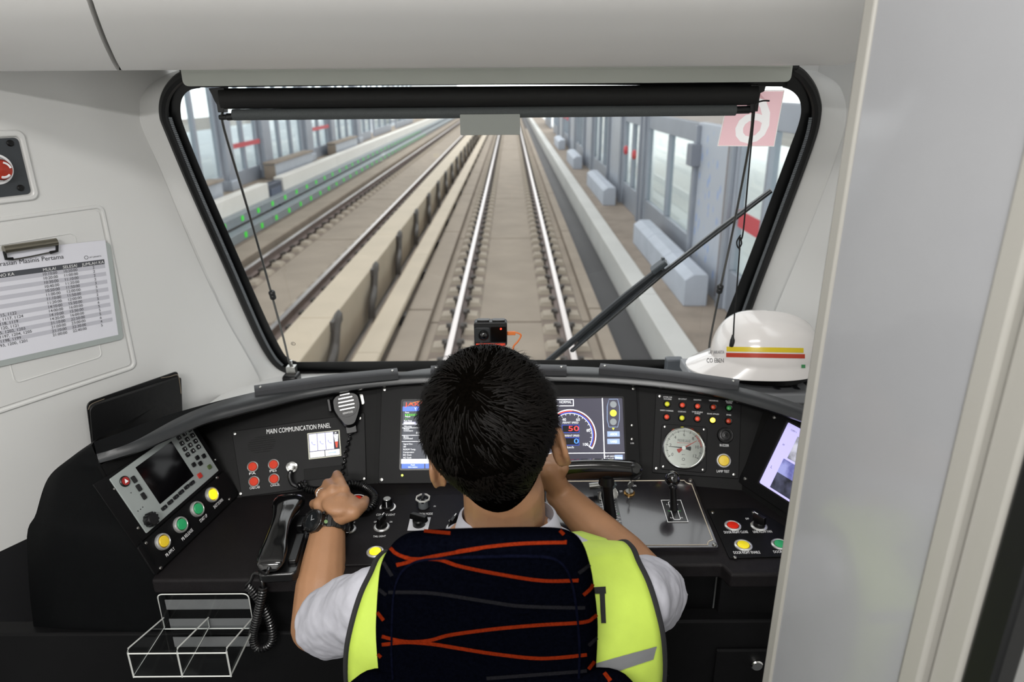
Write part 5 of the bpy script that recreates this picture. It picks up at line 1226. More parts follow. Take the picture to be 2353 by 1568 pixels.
# pull cord
cs = thing('pull_cord', 'black blind cord with bell shaped toggle hanging before the white helmet', 'cord', at(1683, 795, Y=1.42))
PC = [at(1768, 232, Y=1.44), at(1752, 232, Y=1.44), at(1735, 240, Y=1.44), at(1733, 262, Y=1.44), at(1720, 400, Y=1.435), at(1708, 530, Y=1.43), at(1702, 552, Y=1.43)]
MB().tube(crom(PC, 8), .0016, 6).build('cord_upper', BL2, cs)
MB().tube(crom([at(1702, 540, Y=1.43), at(1693, 556, Y=1.428), at(1697, 570, Y=1.43), at(1704, 560, Y=1.43), at(1700, 545, Y=1.428), at(1699, 575, Y=1.43)], 6), .0016, 6).build('knot', BL2, cs)
MB().tube(crom([at(1700, 570, Y=1.43), at(1694, 650, Y=1.427), at(1688, 720, Y=1.424), at(1685, 775, Y=1.42)], 6), .0016, 6).build('cord_lower', BL2, cs)
tb = at(1682, 796, Y=1.42); tt_ = at(1684, 770, Y=1.42); MB().lathe([(.0062, 0), (.0062, .002), (.0052, .014), (.0035, .019), (.002, (tt_-tb).length)], tb, tt_-tb, 14).build('toggle', RUBBER, cs)

# ---------------------------------------------------------------- number sticker on the glass
dec = thing('number_sticker', 'pink red square sticker with a reversed white numeral on the glass', 'sticker', WS.hit(1712, 335))
DW = Pl(WS.O - WSN*.010, WS.ex, WS.ey); DW.n = WSN
dm = bpy.data.materials.new('backlit_red_film'); dm.use_nodes = True; nt = dm.node_tree; nt.nodes.clear()
def film(m, c, tr):
    nt = m.node_tree; nt.nodes.clear(); o = nt.nodes.new('ShaderNodeOutputMaterial'); mx = nt.nodes.new('ShaderNodeMixShader'); mx.inputs[0].default_value = tr
    d_ = nt.nodes.new('ShaderNodeBsdfDiffuse'); d_.inputs[0].default_value = lin(c); t_ = nt.nodes.new('ShaderNodeBsdfTranslucent'); t_.inputs[0].default_value = lin(c)
    nt.links.new(d_.outputs[0], mx.inputs[1]); nt.links.new(t_.outputs[0], mx.inputs[2]); nt.links.new(mx.outputs[0], o.inputs[0]); return m
film(dm, 'f0c6ca', .85); dw_ = bpy.data.materials.new('backlit_white_film'); dw_.use_nodes = True; film(dw_, 'fbf6f4', .8)
qs = [DW.uv(*q) for q in [(1648, 336), (1779, 337), (1803, 207), (1676, 207)]]
def shr(ps, k): 
    cx0 = sum(p_[0] for p_ in ps)/4; cy0 = sum(p_[1] for p_ in ps)/4; return [(cx0+(a-cx0)*k, cy0+(b-cy0)*k) for a, b in ps]
MB().ring(DW, qs, shr(qs, .965), 0, .0003).build('sticker_edge', dw_, dec, smooth=False)
mb = MB(); A = V(DW.hit(1757, 328)); B = V(DW.hit(1682, 328)); ex = (A-B).normalized(); letters(mb, '6', B, ex, WS.ey, WSN, (A-B).length, .118, .0009, mirror=True)
rim = {}
for f in mb.f:
    for i in range(len(f)):
        a_, b__ = f[i], f[(i+1) % len(f)]
        if (b__, a_) in rim: del rim[(b__, a_)]
        else: rim[(a_, b__)] = 1
nxt = {a_: b__ for a_, b__ in rim}; loops = []
while nxt:
    s0_ = next(iter(nxt)); lp = [s0_]; q_ = nxt.pop(s0_)
    while q_ != s0_ and q_ in nxt: lp.append(q_); q_ = nxt.pop(q_)
    loops.append([((mb.v[i]-DW.O).dot(DW.ex), (mb.v[i]-DW.O).dot(DW.ey)) for i in lp])
cv_ = bpy.data.curves.new('t', 'CURVE'); cv_.dimensions = '2D'; cv_.fill_mode = 'BOTH'
for lp in [shr(qs, .965)] + loops:
    sp_ = cv_.splines.new('POLY'); sp_.points.add(len(lp)-1); sp_.use_cyclic_u = True
    for p_, (u, v_) in zip(sp_.points, lp): p_.co = (u, v_, 0, 1)
ob_ = bpy.data.objects.new('t', cv_); C.objects.link(ob_); dg_ = bpy.context.evaluated_depsgraph_get(); dg_.update(); me_ = ob_.evaluated_get(dg_).to_mesh()
rf_ = MB(); rf_.add([DW.P(q.co.x, q.co.y, .0009) for q in me_.vertices], [tuple(p_.vertices) for p_ in me_.polygons]); ob_.evaluated_get(dg_).to_mesh_clear(); bpy.data.objects.remove(ob_)
rf_.build('red_field', dm, dec, smooth=False)
mb.build('numeral', dw_, dec, smooth=False)

# ---------------------------------------------------------------- wiper outside the glass
wp = thing('windscreen_wiper', 'long black windscreen wiper lying diagonally outside the glass', 'wiper', WS.hit(1265, 826, -.04))
def wo(x, y, h=-.035): return WS.hit(x, y, h)
WB_ = mat('wiper_black', '1b1f24', .4)
mb = MB(); pb_ = resample([wo(1314, 806), wo(1400, 735), wo(1530, 622), wo(1640, 535), wo(1772, 437)], .05); mb.tube(pb_, [.0055]*len(pb_), 6, flat=2.0); mb.build('blade', WB_, wp)
mb = MB(); mb.tube([wo(1316, 808, -.022), wo(1530, 627, -.022), wo(1774, 440, -.022)], .0035, 5); mb.build('rubber_lip', RUBBER, wp)
mb = MB(); pa_ = [wo(1258, 832, -.05), wo(1330, 772, -.055), wo(1420, 695, -.06), wo(1500, 632, -.055), wo(1520, 615, -.05)]; mb.tube(crom(pa_, 4), .0095, 8); mb.build('arm', WB_, wp)
mb = MB(); mb.tube([wo(1330, 786, -.05), wo(1425, 706, -.055), wo(1500, 640, -.05)], .005, 6); mb.build('support_arm', WB_, wp)
d = (wo(1530, 600)-wo(1490, 630)).normalized(); MB().box(wo(1514, 612, -.05), (.045, .016, .022), Matrix((d, WSN.cross(d), WSN)).transposed()).build('clip', mat('clip_grey', '4b5056', .4), wp, bevel=.003)
MB().box(wo(1523, 598, -.055), (.008, .012, .014)).build('clip_tab', MATS['clip_grey'], wp, bevel=.001)

# ---------------------------------------------------------------- left wall: emergency button plate, hatch, clipboard
nb = thing('emergency_stop_plate', 'dark grey plate with red emergency stop button on the left wall', 'button', WL.hit(20, 455))
u0, v0 = WL.uv(64, 446); u1, v1 = WL.uv(40, 316); ur = max(u0, u1)
fr_o = rr(ur-.20, v0-.012, ur+.012, v1+.014, .014, 5); fr_i = rr(ur-.19, v0-.002, ur+.002, v1+.002, .008, 5)
MB().ring(WL, fr_o, fr_i, -.001, .006).build('surround', WHITE, nb, bevel=.003)
MB().plate(WL, rr(ur-.188, v0, ur, v1, .008), 0, .002).build('plate', mat('plate_slate', '3a3e42', .5), nb)
for x, y in ((23, 329), (47, 432)): MB().lathe([(.006, 0), (.006, .002), (.004, .004), (0, .004)], WL.hit(x, y, .002), WL.n, 14).build('screw', PLASTIC, nb)
c = WL.hit(-8, 389, .002); Rb = (WL.hit(31, 392, .002)-c).length
MB().lathe([(Rb, 0), (Rb, .001), (Rb*.86, .001), (Rb*.86, 0)], c, WL.n, 40).build('white_ring', PRINT, nb)
MB().lathe([(Rb*.50, 0), (Rb*.50, .012), (Rb*.66, .014), (Rb*.68, .018), (Rb*.60, .023), (0, .026)], c, WL.n, 36).build('red_mushroom', mat('mushroom_red', 'a8321e', .35), nb)
arr = MB()
for k in range(3):
    a0 = math.radians(120*k+10)
    pts = [(c + (WL.ex*math.cos(a0+t)+WL.ey*math.sin(a0+t))*Rb*.48 + WL.n*.0255) for t in [i*.16 for i in range(8)]]; arr.tube(pts, .0022, 4)
arr.build('arrow_marks', PRINT, nb)
# hatch
ht = thing('wall_hatch', 'white access hatch with rounded corners on the left wall', 'hatch', WL.hit(150, 890))
hu1 = (WL.uv(240, 482)[0]+WL.uv(298, 848)[0])/2; hv1 = (WL.uv(0, 505)[1]+WL.uv(238, 482)[1])/2; hv0 = (WL.uv(0, 934)[1]+WL.uv(296, 850)[1])/2
MB().ring(WL, rr(hu1-.42, hv0-.008, hu1+.008, hv1+.008, .016, 5), rr(hu1-.412, hv0, hu1, hv1, .010, 5), -.002, .0035).build('hatch_rim', WHITE, ht, bevel=.0025)
MB().plate(WL, rr(hu1-.409, hv0+.003, hu1-.003, hv1-.003, .009, 5), -.002, .0025).build('hatch_door', WHITE, ht, bevel=.002)
iu1 = (WL.uv(176, 536)[0]+WL.uv(228, 828)[0])/2; iv1 = WL.uv(150, 538)[1]; iv0 = WL.uv(28, 882)[1]
ipoly = rr(iu1-.17, iv0, iu1, iv1, .010, 5)
MB().tube([WL.P(u, v_, .0028) for u, v_ in ipoly], .0014, 5, True).build('raised_bead', WHITE, ht)
# clipboard and timetable
cbd = thing('clipboard', 'thin grey clipboard with a steel clip hung on the left hatch', 'clipboard', WL.hit(120, 800))
pTR, pBR, pBL0 = WL.hit(236, 553, .010), WL.hit(273, 770, .010), WL.hit(0, 830, .010)
exq = (pBR-pBL0).normalized(); PQ = Pl(pBR, exq, (pTR-pBR)); PQ = Pl(pBR, exq, V((0, 0, 1)) + exq*(-exq.z/max(.01, 1)))
ph = (pTR-pBR).length; pwid = .297
if PQ.n.dot(CAM-pBR) < 0: PQ.n = -PQ.n
MB().plate(PQ, rr(-pwid-.01, -.012, .010, ph-.006, .008), -.006, -.0025).build('board', mat('clipboard_grey', 'a9b0ae', .4), cbd)
pap = thing('timetable_sheet', 'white printed timetable sheet held on the clipboard', 'paper', pBR)
MB().plate(PQ, [(-pwid, 0), (0, 0), (0, ph), (-pwid, ph)], -.0022, -.0018).build('sheet', mat('paper_white', 'e2e2ea', .7), pap, smooth=False)
pm_g = mat('table_grey', 'c3c3cc', .7); pm_d = mat('table_header', '4a4c52', .7); pm_k = mat('print_black', '1c1c22', .7)
A, B = PQ.hit(0, 655, -.0018), PQ.hit(242, 603, -.0018); 
def pl(x, y): return PQ.uv(x, y, -.0018)
slope = (pl(240, 603)[1]-pl(0, 645)[1])
hdr_v1 = pl(238, 596)[1]; hdr_v0 = pl(240, 607)[1]; right_u = pl(240, 602)[0]
rowh = (pl(240, 607)[1]-pl(267, 742)[1])/15.6
tb_ = {k: MB() for k in ('g', 'd', 'k', 'w')}
tb_['d'].flat(PQ, [(-.29, hdr_v0), (right_u, hdr_v0), (right_u, hdr_v1), (-.29, hdr_v1)], -.0016)
for i in range(0, 16, 2): tb_['g'].flat(PQ, [(-.29, hdr_v0-rowh*(i+1)), (right_u, hdr_v0-rowh*(i+1)), (right_u, hdr_v0-rowh*i), (-.29, hdr_v0-rowh*i)], -.0016)
cMul = pl(113, 617)[0]; cSel = pl(160, 609)[0]; cJum = pl(213, 604)[0]; cNo = pl(15, 634)[0]
def ct(k, u, v_, st, h_, center=True): letters(tb_[k], st, PQ.P(u, v_), PQ.ex, PQ.ey, PQ.n, None, h_, -.0012, center)
for cu0_, st in ((cMul, 'MULAI'), (cSel, 'SELESAI'), (cJum, 'JUMLAH KA'), (cNo, 'NO KA')):
    tb_['w'] = MB(); ct('w', cu0_, hdr_v0+.002, st, .0058); tb_['w'].build('column_title', mat('print_white', 'f0f0f0', .7), pap, smooth=False)
mul = '10:10 10:20 10:30 10:40 10:50 11:00 11:10 11:20 14:10 14:00 14:10 14:20 21:10 21:00 21:10 21:00'.split(); sel = '10:50 11:00 11:10 11:20 11:50 12:00 11:50 12:00 15:50 16:00 15:50 16:00 22:50 23:00 22:30 22:40'.split(); jum = '2222332256555645'
nos = [''*1]*8 + ['1115, 1122', '1116, 1117, 1124', '1118, 1119', '1120, 1121', '1195, 1202, 1203', '1196, 1197, 1204, 1205', '1198, 1199', '1193, 1200, 1201']
for i in range(16):
    v_ = hdr_v0-rowh*(i+.78)
    for kk, cc0, st in (('c1', cMul, mul[i]+':00'), ('c2', cSel, sel[i]+':00'), ('c3', cJum, jum[i]), ('c4', cNo-.012, nos[i])):
        if st: tb_.setdefault(kk, MB()); ct(kk, cc0, v_, st, .0056)
u_, v_ = pl(127, 604); u2 = pl(0, 620)[0]; ct('k', (u_+u2)/2-.012, hdr_v1+.012, 'Pengoperasian Masinis Pertama', .0085)
ul, vl = pl(198, 592); tb_['k'].ring(PQ, [(ul+.004*math.cos(k*.5236), vl+.004*math.sin(k*.5236)) for k in range(12)], [(ul+.0032*math.cos(k*.5236), vl+.0032*math.sin(k*.5236)) for k in range(12)], -.0014, -.0013); ct('k', ul+.018, vl-.002, 'LRT JAKARTA', .0028)
for k, m in (('g', pm_g), ('d', pm_d), ('k', pm_k), ('c1', pm_k), ('c2', pm_k), ('c3', pm_k), ('c4', pm_k)): tb_[k].build('table_print', m, pap, smooth=False)
c0, c1_ = WL.hit(8, 574, .016), WL.hit(130, 556, .016)
mb = MB(); mb.tube([c0.lerp(c1_, t) for t in (0, .33, .66, 1)], .0075, 18, flat=1.0); mb.build('clip_bar', mat('clip_steel', '8f8a7c', .3, metal=.9), cbd)
wire = [WL.hit(12, 582, .016), WL.hit(16, 594, .014), WL.hit(30, 597, .014), WL.hit(70, 590, .014), WL.hit(108, 582, .014), WL.hit(130, 578, .014), WL.hit(131, 562, .016)]
MB().tube(wire, .0016, 6).build('clip_wire', STEEL, cbd)
for q in ([WL.hit(10, 578, .016), WL.hit(14, 595, .016), WL.hit(30, 595, .016)], [WL.hit(131, 557, .017), WL.hit(131, 577, .016), WL.hit(115, 581, .016)]): MB().tube(q, .0032, 6).build('clip_tip', RUBBER, cbd)
# black folder leaning on the wall behind the hood
fo = thing('black_folder', 'worn black folder standing behind the console hood against the left wall', 'folder', WL.hit(310, 1000, .03))
FO = Pl(WL.O + WL.n*.028, WL.ex, V((0, 0, 1)) - WL.n*.04)
fq = [FO.uv(*p_) for p_ in [(215, 1040), (420, 975), (411, 853), (200, 926)]]
LEA = mat('folder_leatherette', '0a0a0b', .45, bump=.3, bscale=60)
MB().plate(FO, round_poly(fq, [0, 0, .010, .014]), -.006, -.003).build('back_cover', LEA, fo, bevel=.001)
fq2 = [FO.uv(*p_) for p_ in [(213, 1040), (418, 975), (414, 866), (203, 934)]]
MB().plate(FO, round_poly(fq2, [0, 0, .006, .014]), .002, .005).build('front_cover', LEA, fo, bevel=.001)
MB().plate(FO, [FO.uv(*p_) for p_ in [(216, 1040), (416, 978), (410, 866), (206, 932)]], -.003, .002).build('page_block', mat('folder_pages', '2a2a2a', .8), fo, smooth=False)
MB().tube(crom([FO.hit(370, 869, .0055), FO.hit(390, 866, .006), FO.hit(408, 862, .0055), FO.hit(413, 880, .0055), FO.hit(416, 905, .0055)], 4), .0007, 4).build('worn_edge', mat('worn_cardboard', '8a7d6c', .8), fo)
MB().tube(crom([FO.hit(203, 942, .0055), FO.hit(206, 933, .006), FO.hit(216, 926, .0055), FO.hit(240, 917, .0055)], 4), .0006, 4).build('worn_edge', MATS['worn_cardboard'], fo)

# ---------------------------------------------------------------- action camera and cable
ac = thing('action_camera', 'small black action camera with red strip standing behind the driver', 'camera', at(1127, 800, Y=1.40))
AY = 1.375; a, b = at(1090, 797, Y=AY), at(1165, 741, Y=AY); fa_ = Pl((0, AY, 0), (1, 0, 0), (0, 0, 1)); zc_ = a.z
MB().plate(fa_, rr(a.x, a.z, b.x, b.z, .006), -.026, 0).build('camera_body', mat('camera_shell', '17181a', .45), ac, bevel=.002)
def apx(x, y, h=0): return (at(x, y, Y=AY-h).x, at(x, y, Y=AY-h).z)
p0, p1 = apx(1092, 786), apx(1126, 752); MB().plate(fa_, rr(p0[0], p0[1], p1[0], p1[1], .004), 0, .004).build('lens_housing', mat('camera_grey', '2a2c2f', .4), ac, bevel=.001)
cL = V(at(1111, 770, Y=AY-.004)); MB().lathe([(.0112, 0), (.0112, .003), (.0095, .005), (.0085, .004)], cL, (0, -1, 0), 28).build('lens_rim', PLASTIC, ac)
MB().lathe([(.0088, .003), (.007, .006), (.004, .0075), (0, .008)], cL, (0, -1, 0), 24).build('lens', mat('lens_glass', '06060a', .04, coat=1), ac)
p0, p1 = apx(1128, 786), apx(1163, 751); MB().plate(fa_, rr(p0[0], p0[1], p1[0], p1[1], .002), 0, .0015).build('screen', mat('camera_screen', '050506', .08), ac)
MB().lathe([(.0018, 0), (.0018, .001), (0, .001)], at(1151, 756, Y=AY-.0018), (0, -1, 0), 10).build('record_led', mat('record_red', 'ff2a1a', .4, emit=6), ac)
p0, p1 = apx(1094, 797), apx(1161, 789); MB().plate(fa_, rr(p0[0], p0[1], p1[0], p1[1], .001), 0, .0022).build('red_strip', mat('strip_orange_red', 'e0452c', .5), ac)
p0, p1 = apx(1096, 743), apx(1124, 738); MB().box2((p0[0], AY+.004, p0[1]-.002), (p1[0], AY+.02, p1[1])).build('top_button', PLASTIC, ac, bevel=.001)
p0, p1 = apx(1131, 742), apx(1160, 738); MB().box2((p0[0], AY+.004, p0[1]-.002), (p1[0], AY+.02, p1[1])).build('top_button', PLASTIC, ac, bevel=.001)
cm_ = (a.x+b.x)/2; MB().box2((cm_-.012, AY+.004, 1.075), (cm_+.012, AY+.022, a.z)).build('mount', PLASTIC, ac, bevel=.002)
MB().box2((cm_-.025, AY-.008, 1.068), (cm_+.025, AY+.032, 1.077)).build('mount_base', PLASTIC, ac, bevel=.002)
ca = thing('orange_cable', 'short orange charging cable plugged into the action camera', 'cable', at(1185, 800, Y=AY))
p_ = at(1166, 766, Y=AY+.012); OR = mat('cable_orange', 'e07a3a', .5)
MB().box(p_ + V((.008, 0, 0)), (.018, .006, .008)).build('plug', OR, ca, bevel=.001)
MB().tube(crom([p_ + V((.014, 0, 0)), at(1188, 765, Y=AY+.012), at(1197, 771, Y=AY+.012), at(1190, 785, Y=AY+.012), at(1181, 795, Y=AY+.012), at(1179, 806, Y=AY+.012), V((p_.x+.012, AY+.012, 1.08))], 8), .0019, 8).build('lead', OR, ca)

# ---------------------------------------------------------------- hard hat on the right
hh = thing('hard_hat', 'white hard hat with yellow and red stripes resting right of the windscreen', 'helmet', at(1740, 870, Y=1.42))
HCc = at(1752, 815, Y=1.47); a_f = at(1640, 846, Y=1.47).x-HCc.x; RX = .165; 
HW = mat('helmet_white', 'e6e2df', .18, coat=.6)
def hel(th, ph, k=1.0):                             # th around (0 = +x), ph from rim to crown
    c, s = math.cos(th), math.sin(th)
    rx = .128 if c > 0 else .116; ry = .098
    hgt = .098
    rad = math.cos(ph)**.72; z = hgt*math.sin(ph)*(1 - .10*c*rad)
    ridge = .006*max(0, 1-abs(s*rad)*ry/.03)*min(1, ph*1.2)
    return HCc + V((c*rx*rad*k, s*ry*rad*k, (z + ridge)*(1 if k >= 1 else .97)))
mb = MB(); N1, N2 = 56, 18
rows_ = [[hel(2*math.pi*i/N1, math.pi/2*j/N2*.999) for i in range(N1)] for j in range(N2+1)]
brim = []
for i in range(N1):
    th = 2*math.pi*i/N1; c, s = math.cos(th), math.sin(th); ext = .014 + .040*max(0, -c)**3
    p_ = rows_[0][i]; brim.append(p_ + V((c*ext, s*ext*.8, -.016 - .010*max(0, -c)**2)))
b2_ = [q + V((0, 0, -.003)) for q in brim]; in_ = [rows_[0][i]*1 for i in range(N1)]; in_ = [HCc + (q-HCc)*.96 + V((0, 0, -.004)) for q in in_]
mb.grid([in_, b2_, brim] + rows_, closed=True); mb.build('shell', HW, hh, angle=60)
# stripes and lettering conform to the shell on the side facing the cab (-y side)
def hpatch(x0, x1, y0, y1, m, nm, n=24):
    """patch on the shell bounded in picture measure: walks the shell by angle and height"""
    rows__ = []
    for f in (0, .5, 1):
        r__ = []
        for i in range(n+1):
            x = x0 + (x1-x0)*i/n; y = (y0 + (y1-y0)*f) + (x-x0)*.018
            r__.append(shell_hit(x, y))
        rows__.append(r__)
    mb = MB(); mb.grid(rows__); return mb.build(nm, m, hh)
from mathutils.bvhtree import BVHTree
bv = BVHTree.FromPolygons([tuple(q) for q in mb.v], mb.f)
def shell_hit(x, y, off=.0008):
    d = ray(x, y).normalized(); h_ = bv.ray_cast(CAM, d, 5)
    if h_[0] is None: return HCc
    n = h_[1]; n = n if n.dot(d) < 0 else -n; return h_[0] + n*off
hpatch(1670, 1846, 797, 808, mat('stripe_yellow', 'd8bf20', .35), 'stripe')
hpatch(1669, 1849, 811, 821, mat('stripe_red', 'b83a22', .35), 'stripe')
def htext(st, xa, xb, yb, hp_, nm='lettering', m=None, flip=False):
    mb = MB(); vv, ff = glyphs(st, 'LEFT'); X0 = min(q[0] for q in vv); X1 = max(q[0] for q in vv)
    mb.add([shell_hit(xa+(xb-xa)*(q[0]-X0)/(X1-X0), yb-hp_*q[1]/.69) for q in vv], ff); mb.build(nm, m or pm_k, hh, smooth=False)
htext('LRT JAKARTA', 1628, 1665, 813, 7, m=mat('print_grey', '5a5a60', .6)); htext('CO EBEN', 1624, 1663, 834, 10)
hpatch(1841, 1850, 838, 846, mat('label_green', '4a9a62', .5), 'maker_label', 4)
MB().grid([[HCc + V((.120*math.cos(t)*k, .094*math.sin(t)*k, z)) for t in [2*math.pi*i/32 for i in range(33)]] for k, z in ((.97, -.010), (.94, -.040), (.91, -.040), (.95, -.006))]).build('headband', PLASTIC, hh)
for xx in (1755, 1800, 1838):
    q = at(xx, 858, Y=1.43); MB().tube(crom([q, at(xx+8, 874, Y=1.42), at(xx+22, 886, Y=1.42), at(xx+34, 896, Y=1.43)], 5), .007, 6, flat=.4).build('chin_strap', PLASTIC, hh)
q = at(1806, 878, Y=1.45); MB().box(q, (.05, .03, .034)).build('ratchet_knob', PLASTIC, hh, bevel=.010)
# shelf the hat rests on, behind the hood's right end
struct(MB().box2((.42, 1.40, .965), (.85, 1.62, .990)), 'trim_7', mat('grey_shelf', '8d8f92', .5), smooth=False, bevel=.004)
MB_ = MB().box(at(1548, 843, Y=1.72), (.045, .03, .05)); tag(MB_.build('cable_clamp', MATS['clip_grey'], None, bevel=.004), 'small grey block at the foot of the windscreen, left of the helmet', 'block')

# ---------------------------------------------------------------- clear acrylic holder under the desk edge
ah = thing('acrylic_holder', 'clear acrylic two compartment holder fixed under the desk edge', 'holder', at(460, 1550, Y=.90))
YB = .975; tl_, tr_ = at(363, 1363, Y=YB), at(572, 1362, Y=YB); fbl, fbr = at(346, 1557, Y=.865), at(553, 1557, Y=.865)
x0, x1 = (tl_.x), (tr_.x); zt_ = tl_.z; zb2 = fbl.z; ftop = at(335, 1498, Y=.865).z
EDGE = mat('acrylic_edge', 'c4c6c2', .2, coat=.5, emit=.03)
fb_ = Pl((0, YB, 0), (1, 0, 0), (0, 0, 1))
MB().plate(fb_, round_poly([(x0, zb2), (x1, zb2), (x1, zt_), (x0, zt_)], [0, 0, .010, .010]), 0, .004).build('back_sheet', ACRY, ah, smooth=False)
MB().tube([fb_.P(u, v_, .004) for u, v_ in round_poly([(x0, zb2), (x1, zb2), (x1, zt_), (x0, zt_)], [0, 0, .010, .010])], .0012, 4, True).build('sheet_edge', EDGE, ah)
yf = .865; bt = at(460, 1420, Y=YB).z
MB().box2((x0, yf, zb2), (x1, YB, zb2+.003)).build('bottom_sheet', ACRY, ah, smooth=False)
MB().box2((x0, yf, zb2), (x1, yf+.003, ftop)).build('front_sheet', ACRY, ah, smooth=False)
for i, x in enumerate((x0, (x0+x1)/2, x1)):
    fs = Pl((x, 0, 0), (0, 1, 0), (0, 0, 1)); poly_ = [(yf, zb2), (YB, zb2), (YB, bt), (yf, ftop)]
    MB().plate(fs, poly_, -.0015, .0015).build('divider' if i == 1 else 'side_sheet', ACRY, ah, smooth=False)
    MB().tube([fs.P(YB, bt), fs.P(yf+.004, ftop+.003), fs.P(yf, ftop-.003), fs.P(yf, zb2)], .0016, 4).build('sheet_edge', EDGE, ah)
    MB().tube([fs.P(YB-.003, bt), fs.P(YB-.003, zb2+.003), fs.P(yf, zb2+.003)], .0009, 4).build('sheet_edge', EDGE, ah)
MB().tube([V((x0, yf, ftop-.004)), V((x1, yf, ftop-.004))], .0014, 4).build('sheet_edge', EDGE, ah)
MB().tube([V((x0, yf, zb2+.001)), V((x1, yf, zb2+.001)), V((x1, YB, zb2+.001))], .0014, 4).build('sheet_edge', EDGE, ah)
TAPE = mat('grey_tape', '6f6f70', .6, noise=.05, nscale=60)
for ya, yb in ((1380, 1402), (1424, 1447), (1466, 1488)):
    za, zb__ = at(460, ya, Y=YB).z, at(460, yb, Y=YB).z; MB().box2((x0+.008, YB+.001, zb__), (x1-.003, YB+.0022, za)).build('tape_strip', TAPE, ah, smooth=False)
# ================================================================ DRIVER SEAT
SXC = -.03
SB = Pl((SXC, .675, .90), (1, 0, 0), (0, -.07, .45))
if SB.n.y > 0: SB.n = -SB.n
seat = thing('driving_chair', 'navy driver seat with orange woven lines seen from behind', 'chair', (SXC, .75, 0))
NAVY = mat('navy_moquette', '04050b', 1.0, noise=.35, nscale=260, spec=.0, bump=.4, bscale=700)
NAVY2 = mat('navy_moquette_side', '090b18', .95, noise=.35, nscale=260, spec=.0, bump=.4, bscale=700)
outl = [(862, 1600), (857, 1500), (857, 1400), (861, 1330), (871, 1290), (892, 1260), (930, 1240), (1000, 1233), (1130, 1229), (1250, 1228), (1310, 1235), (1344, 1261), (1364, 1315), (1375, 1400), (1378, 1490), (1372, 1600)]
ob = [SB.uv(*q) for q in outl]; ob[0] = (ob[0][0], ob[0][1]-.05); ob[-1] = (ob[-1][0], ob[-1][1]-.05)
cl_ = crom([V((u, v_, 0)) for u, v_ in ob], 5); cl_ = [(q.x, q.y) for q in cl_]
cu_ = sum(q[0] for q in cl_)/len(cl_); vb = min(q[1] for q in cl_)
def ins(k): return [(cu_+(u-cu_)*(1-k/.13), vb+(v_-vb)*(1-k/.28)) for u, v_ in cl_]
mb = MB(); lay = [(-.085, .012), (-.075, .002), (-.05, -.002), (-.02, 0), (-.006, .006), (.003, .016), (.007, .028), (.009, .06), (.010, .10)]
rows_ = [[SB.P(u, v_ + (min(0, h)*.80)*max(0, min(1, (v_-.08)/.12)), h) for u, v_ in ins(k)] for h, k in lay]
mb.grid(rows_, closed=True); mb.add(rows_[-1], [tuple(range(len(cl_)))]); mb.add(rows_[0], [tuple(range(len(cl_)))[::-1]])
bk = mb.build('upper_backrest', NAVY, seat, angle=70)
sb_bv = BVHTree.FromPolygons([tuple(q) for q in mb.v], mb.f)
MB().tube([SB.P(u, v_, .0062) for u, v_ in ins(.0225)], .0016, 5).build('piping', NAVY2, bk)
def sray(x, y, off=.0012):
    d = ray(x, y).normalized(); h_ = sb_bv.ray_cast(CAM, d, 4)
    if h_[0] is None: return None
    n = h_[1]; n = n if n.dot(d) < 0 else -n; return h_[0] + n*off
ORW = mat('orange_woven', '6e210c', 1.0, spec=0, noise=.25, nscale=400); GYW = mat('grey_woven', '1b1b1e', 1.0, spec=0, noise=.3, nscale=400)
def woven(pts, wpx, m):
    c = crom([V((x, y, 0)) for x, y in pts], 8); rows__ = []
    for i, q in enumerate(c):
        t = (c[min(i+1, len(c)-1)]-c[max(0, i-1)]).normalized(); n = V((-t.y, t.x, 0))*wpx/2
        a, b = sray(q.x+n.x, q.y+n.y), sray(q.x-n.x, q.y-n.y)
        if a is None or b is None: continue
        rows__.append([a, (a+b)/2, b])
    if len(rows__) > 1: mb = MB(); mb.grid(rows__); mb.build('woven_line', m, bk)
for pts in ([(891, 1252), (910, 1271), (943, 1283), (1006, 1285), (1056, 1300), (1139, 1317), (1243, 1333), (1328, 1333)], [(912, 1298), (972, 1283), (1035, 1271), (1118, 1258), (1201, 1250), (1301, 1247)], [(931, 1227), (960, 1222), (1000, 1225), (1035, 1228)], [(1286, 1222), (1295, 1231)], [(879, 1462), (931, 1473), (985, 1471), (1035, 1458), (1139, 1444), (1243, 1435), (1339, 1429), (1362, 1419), (1372, 1410)], [(879, 1481), (931, 1475), (993, 1479), (1056, 1489), (1139, 1502), (1243, 1512), (1347, 1504)], [(1339, 1367), (1357, 1350), (1363, 1332)], [(865, 1402), (883, 1425)], [(862, 1496), (877, 1510)], [(1351, 1537), (1372, 1510)]): woven(pts, 8, ORW)
for pts in ([(893, 1360), (993, 1362), (1118, 1381), (1201, 1392), (1343, 1396)], [(883, 1292), (902, 1323)], [(868, 1350), (889, 1367)], [(1328, 1317), (1354, 1298)], [(1351, 1483), (1372, 1464)], [(1118, 1558), (1347, 1541)]): woven(pts, 8, GYW)
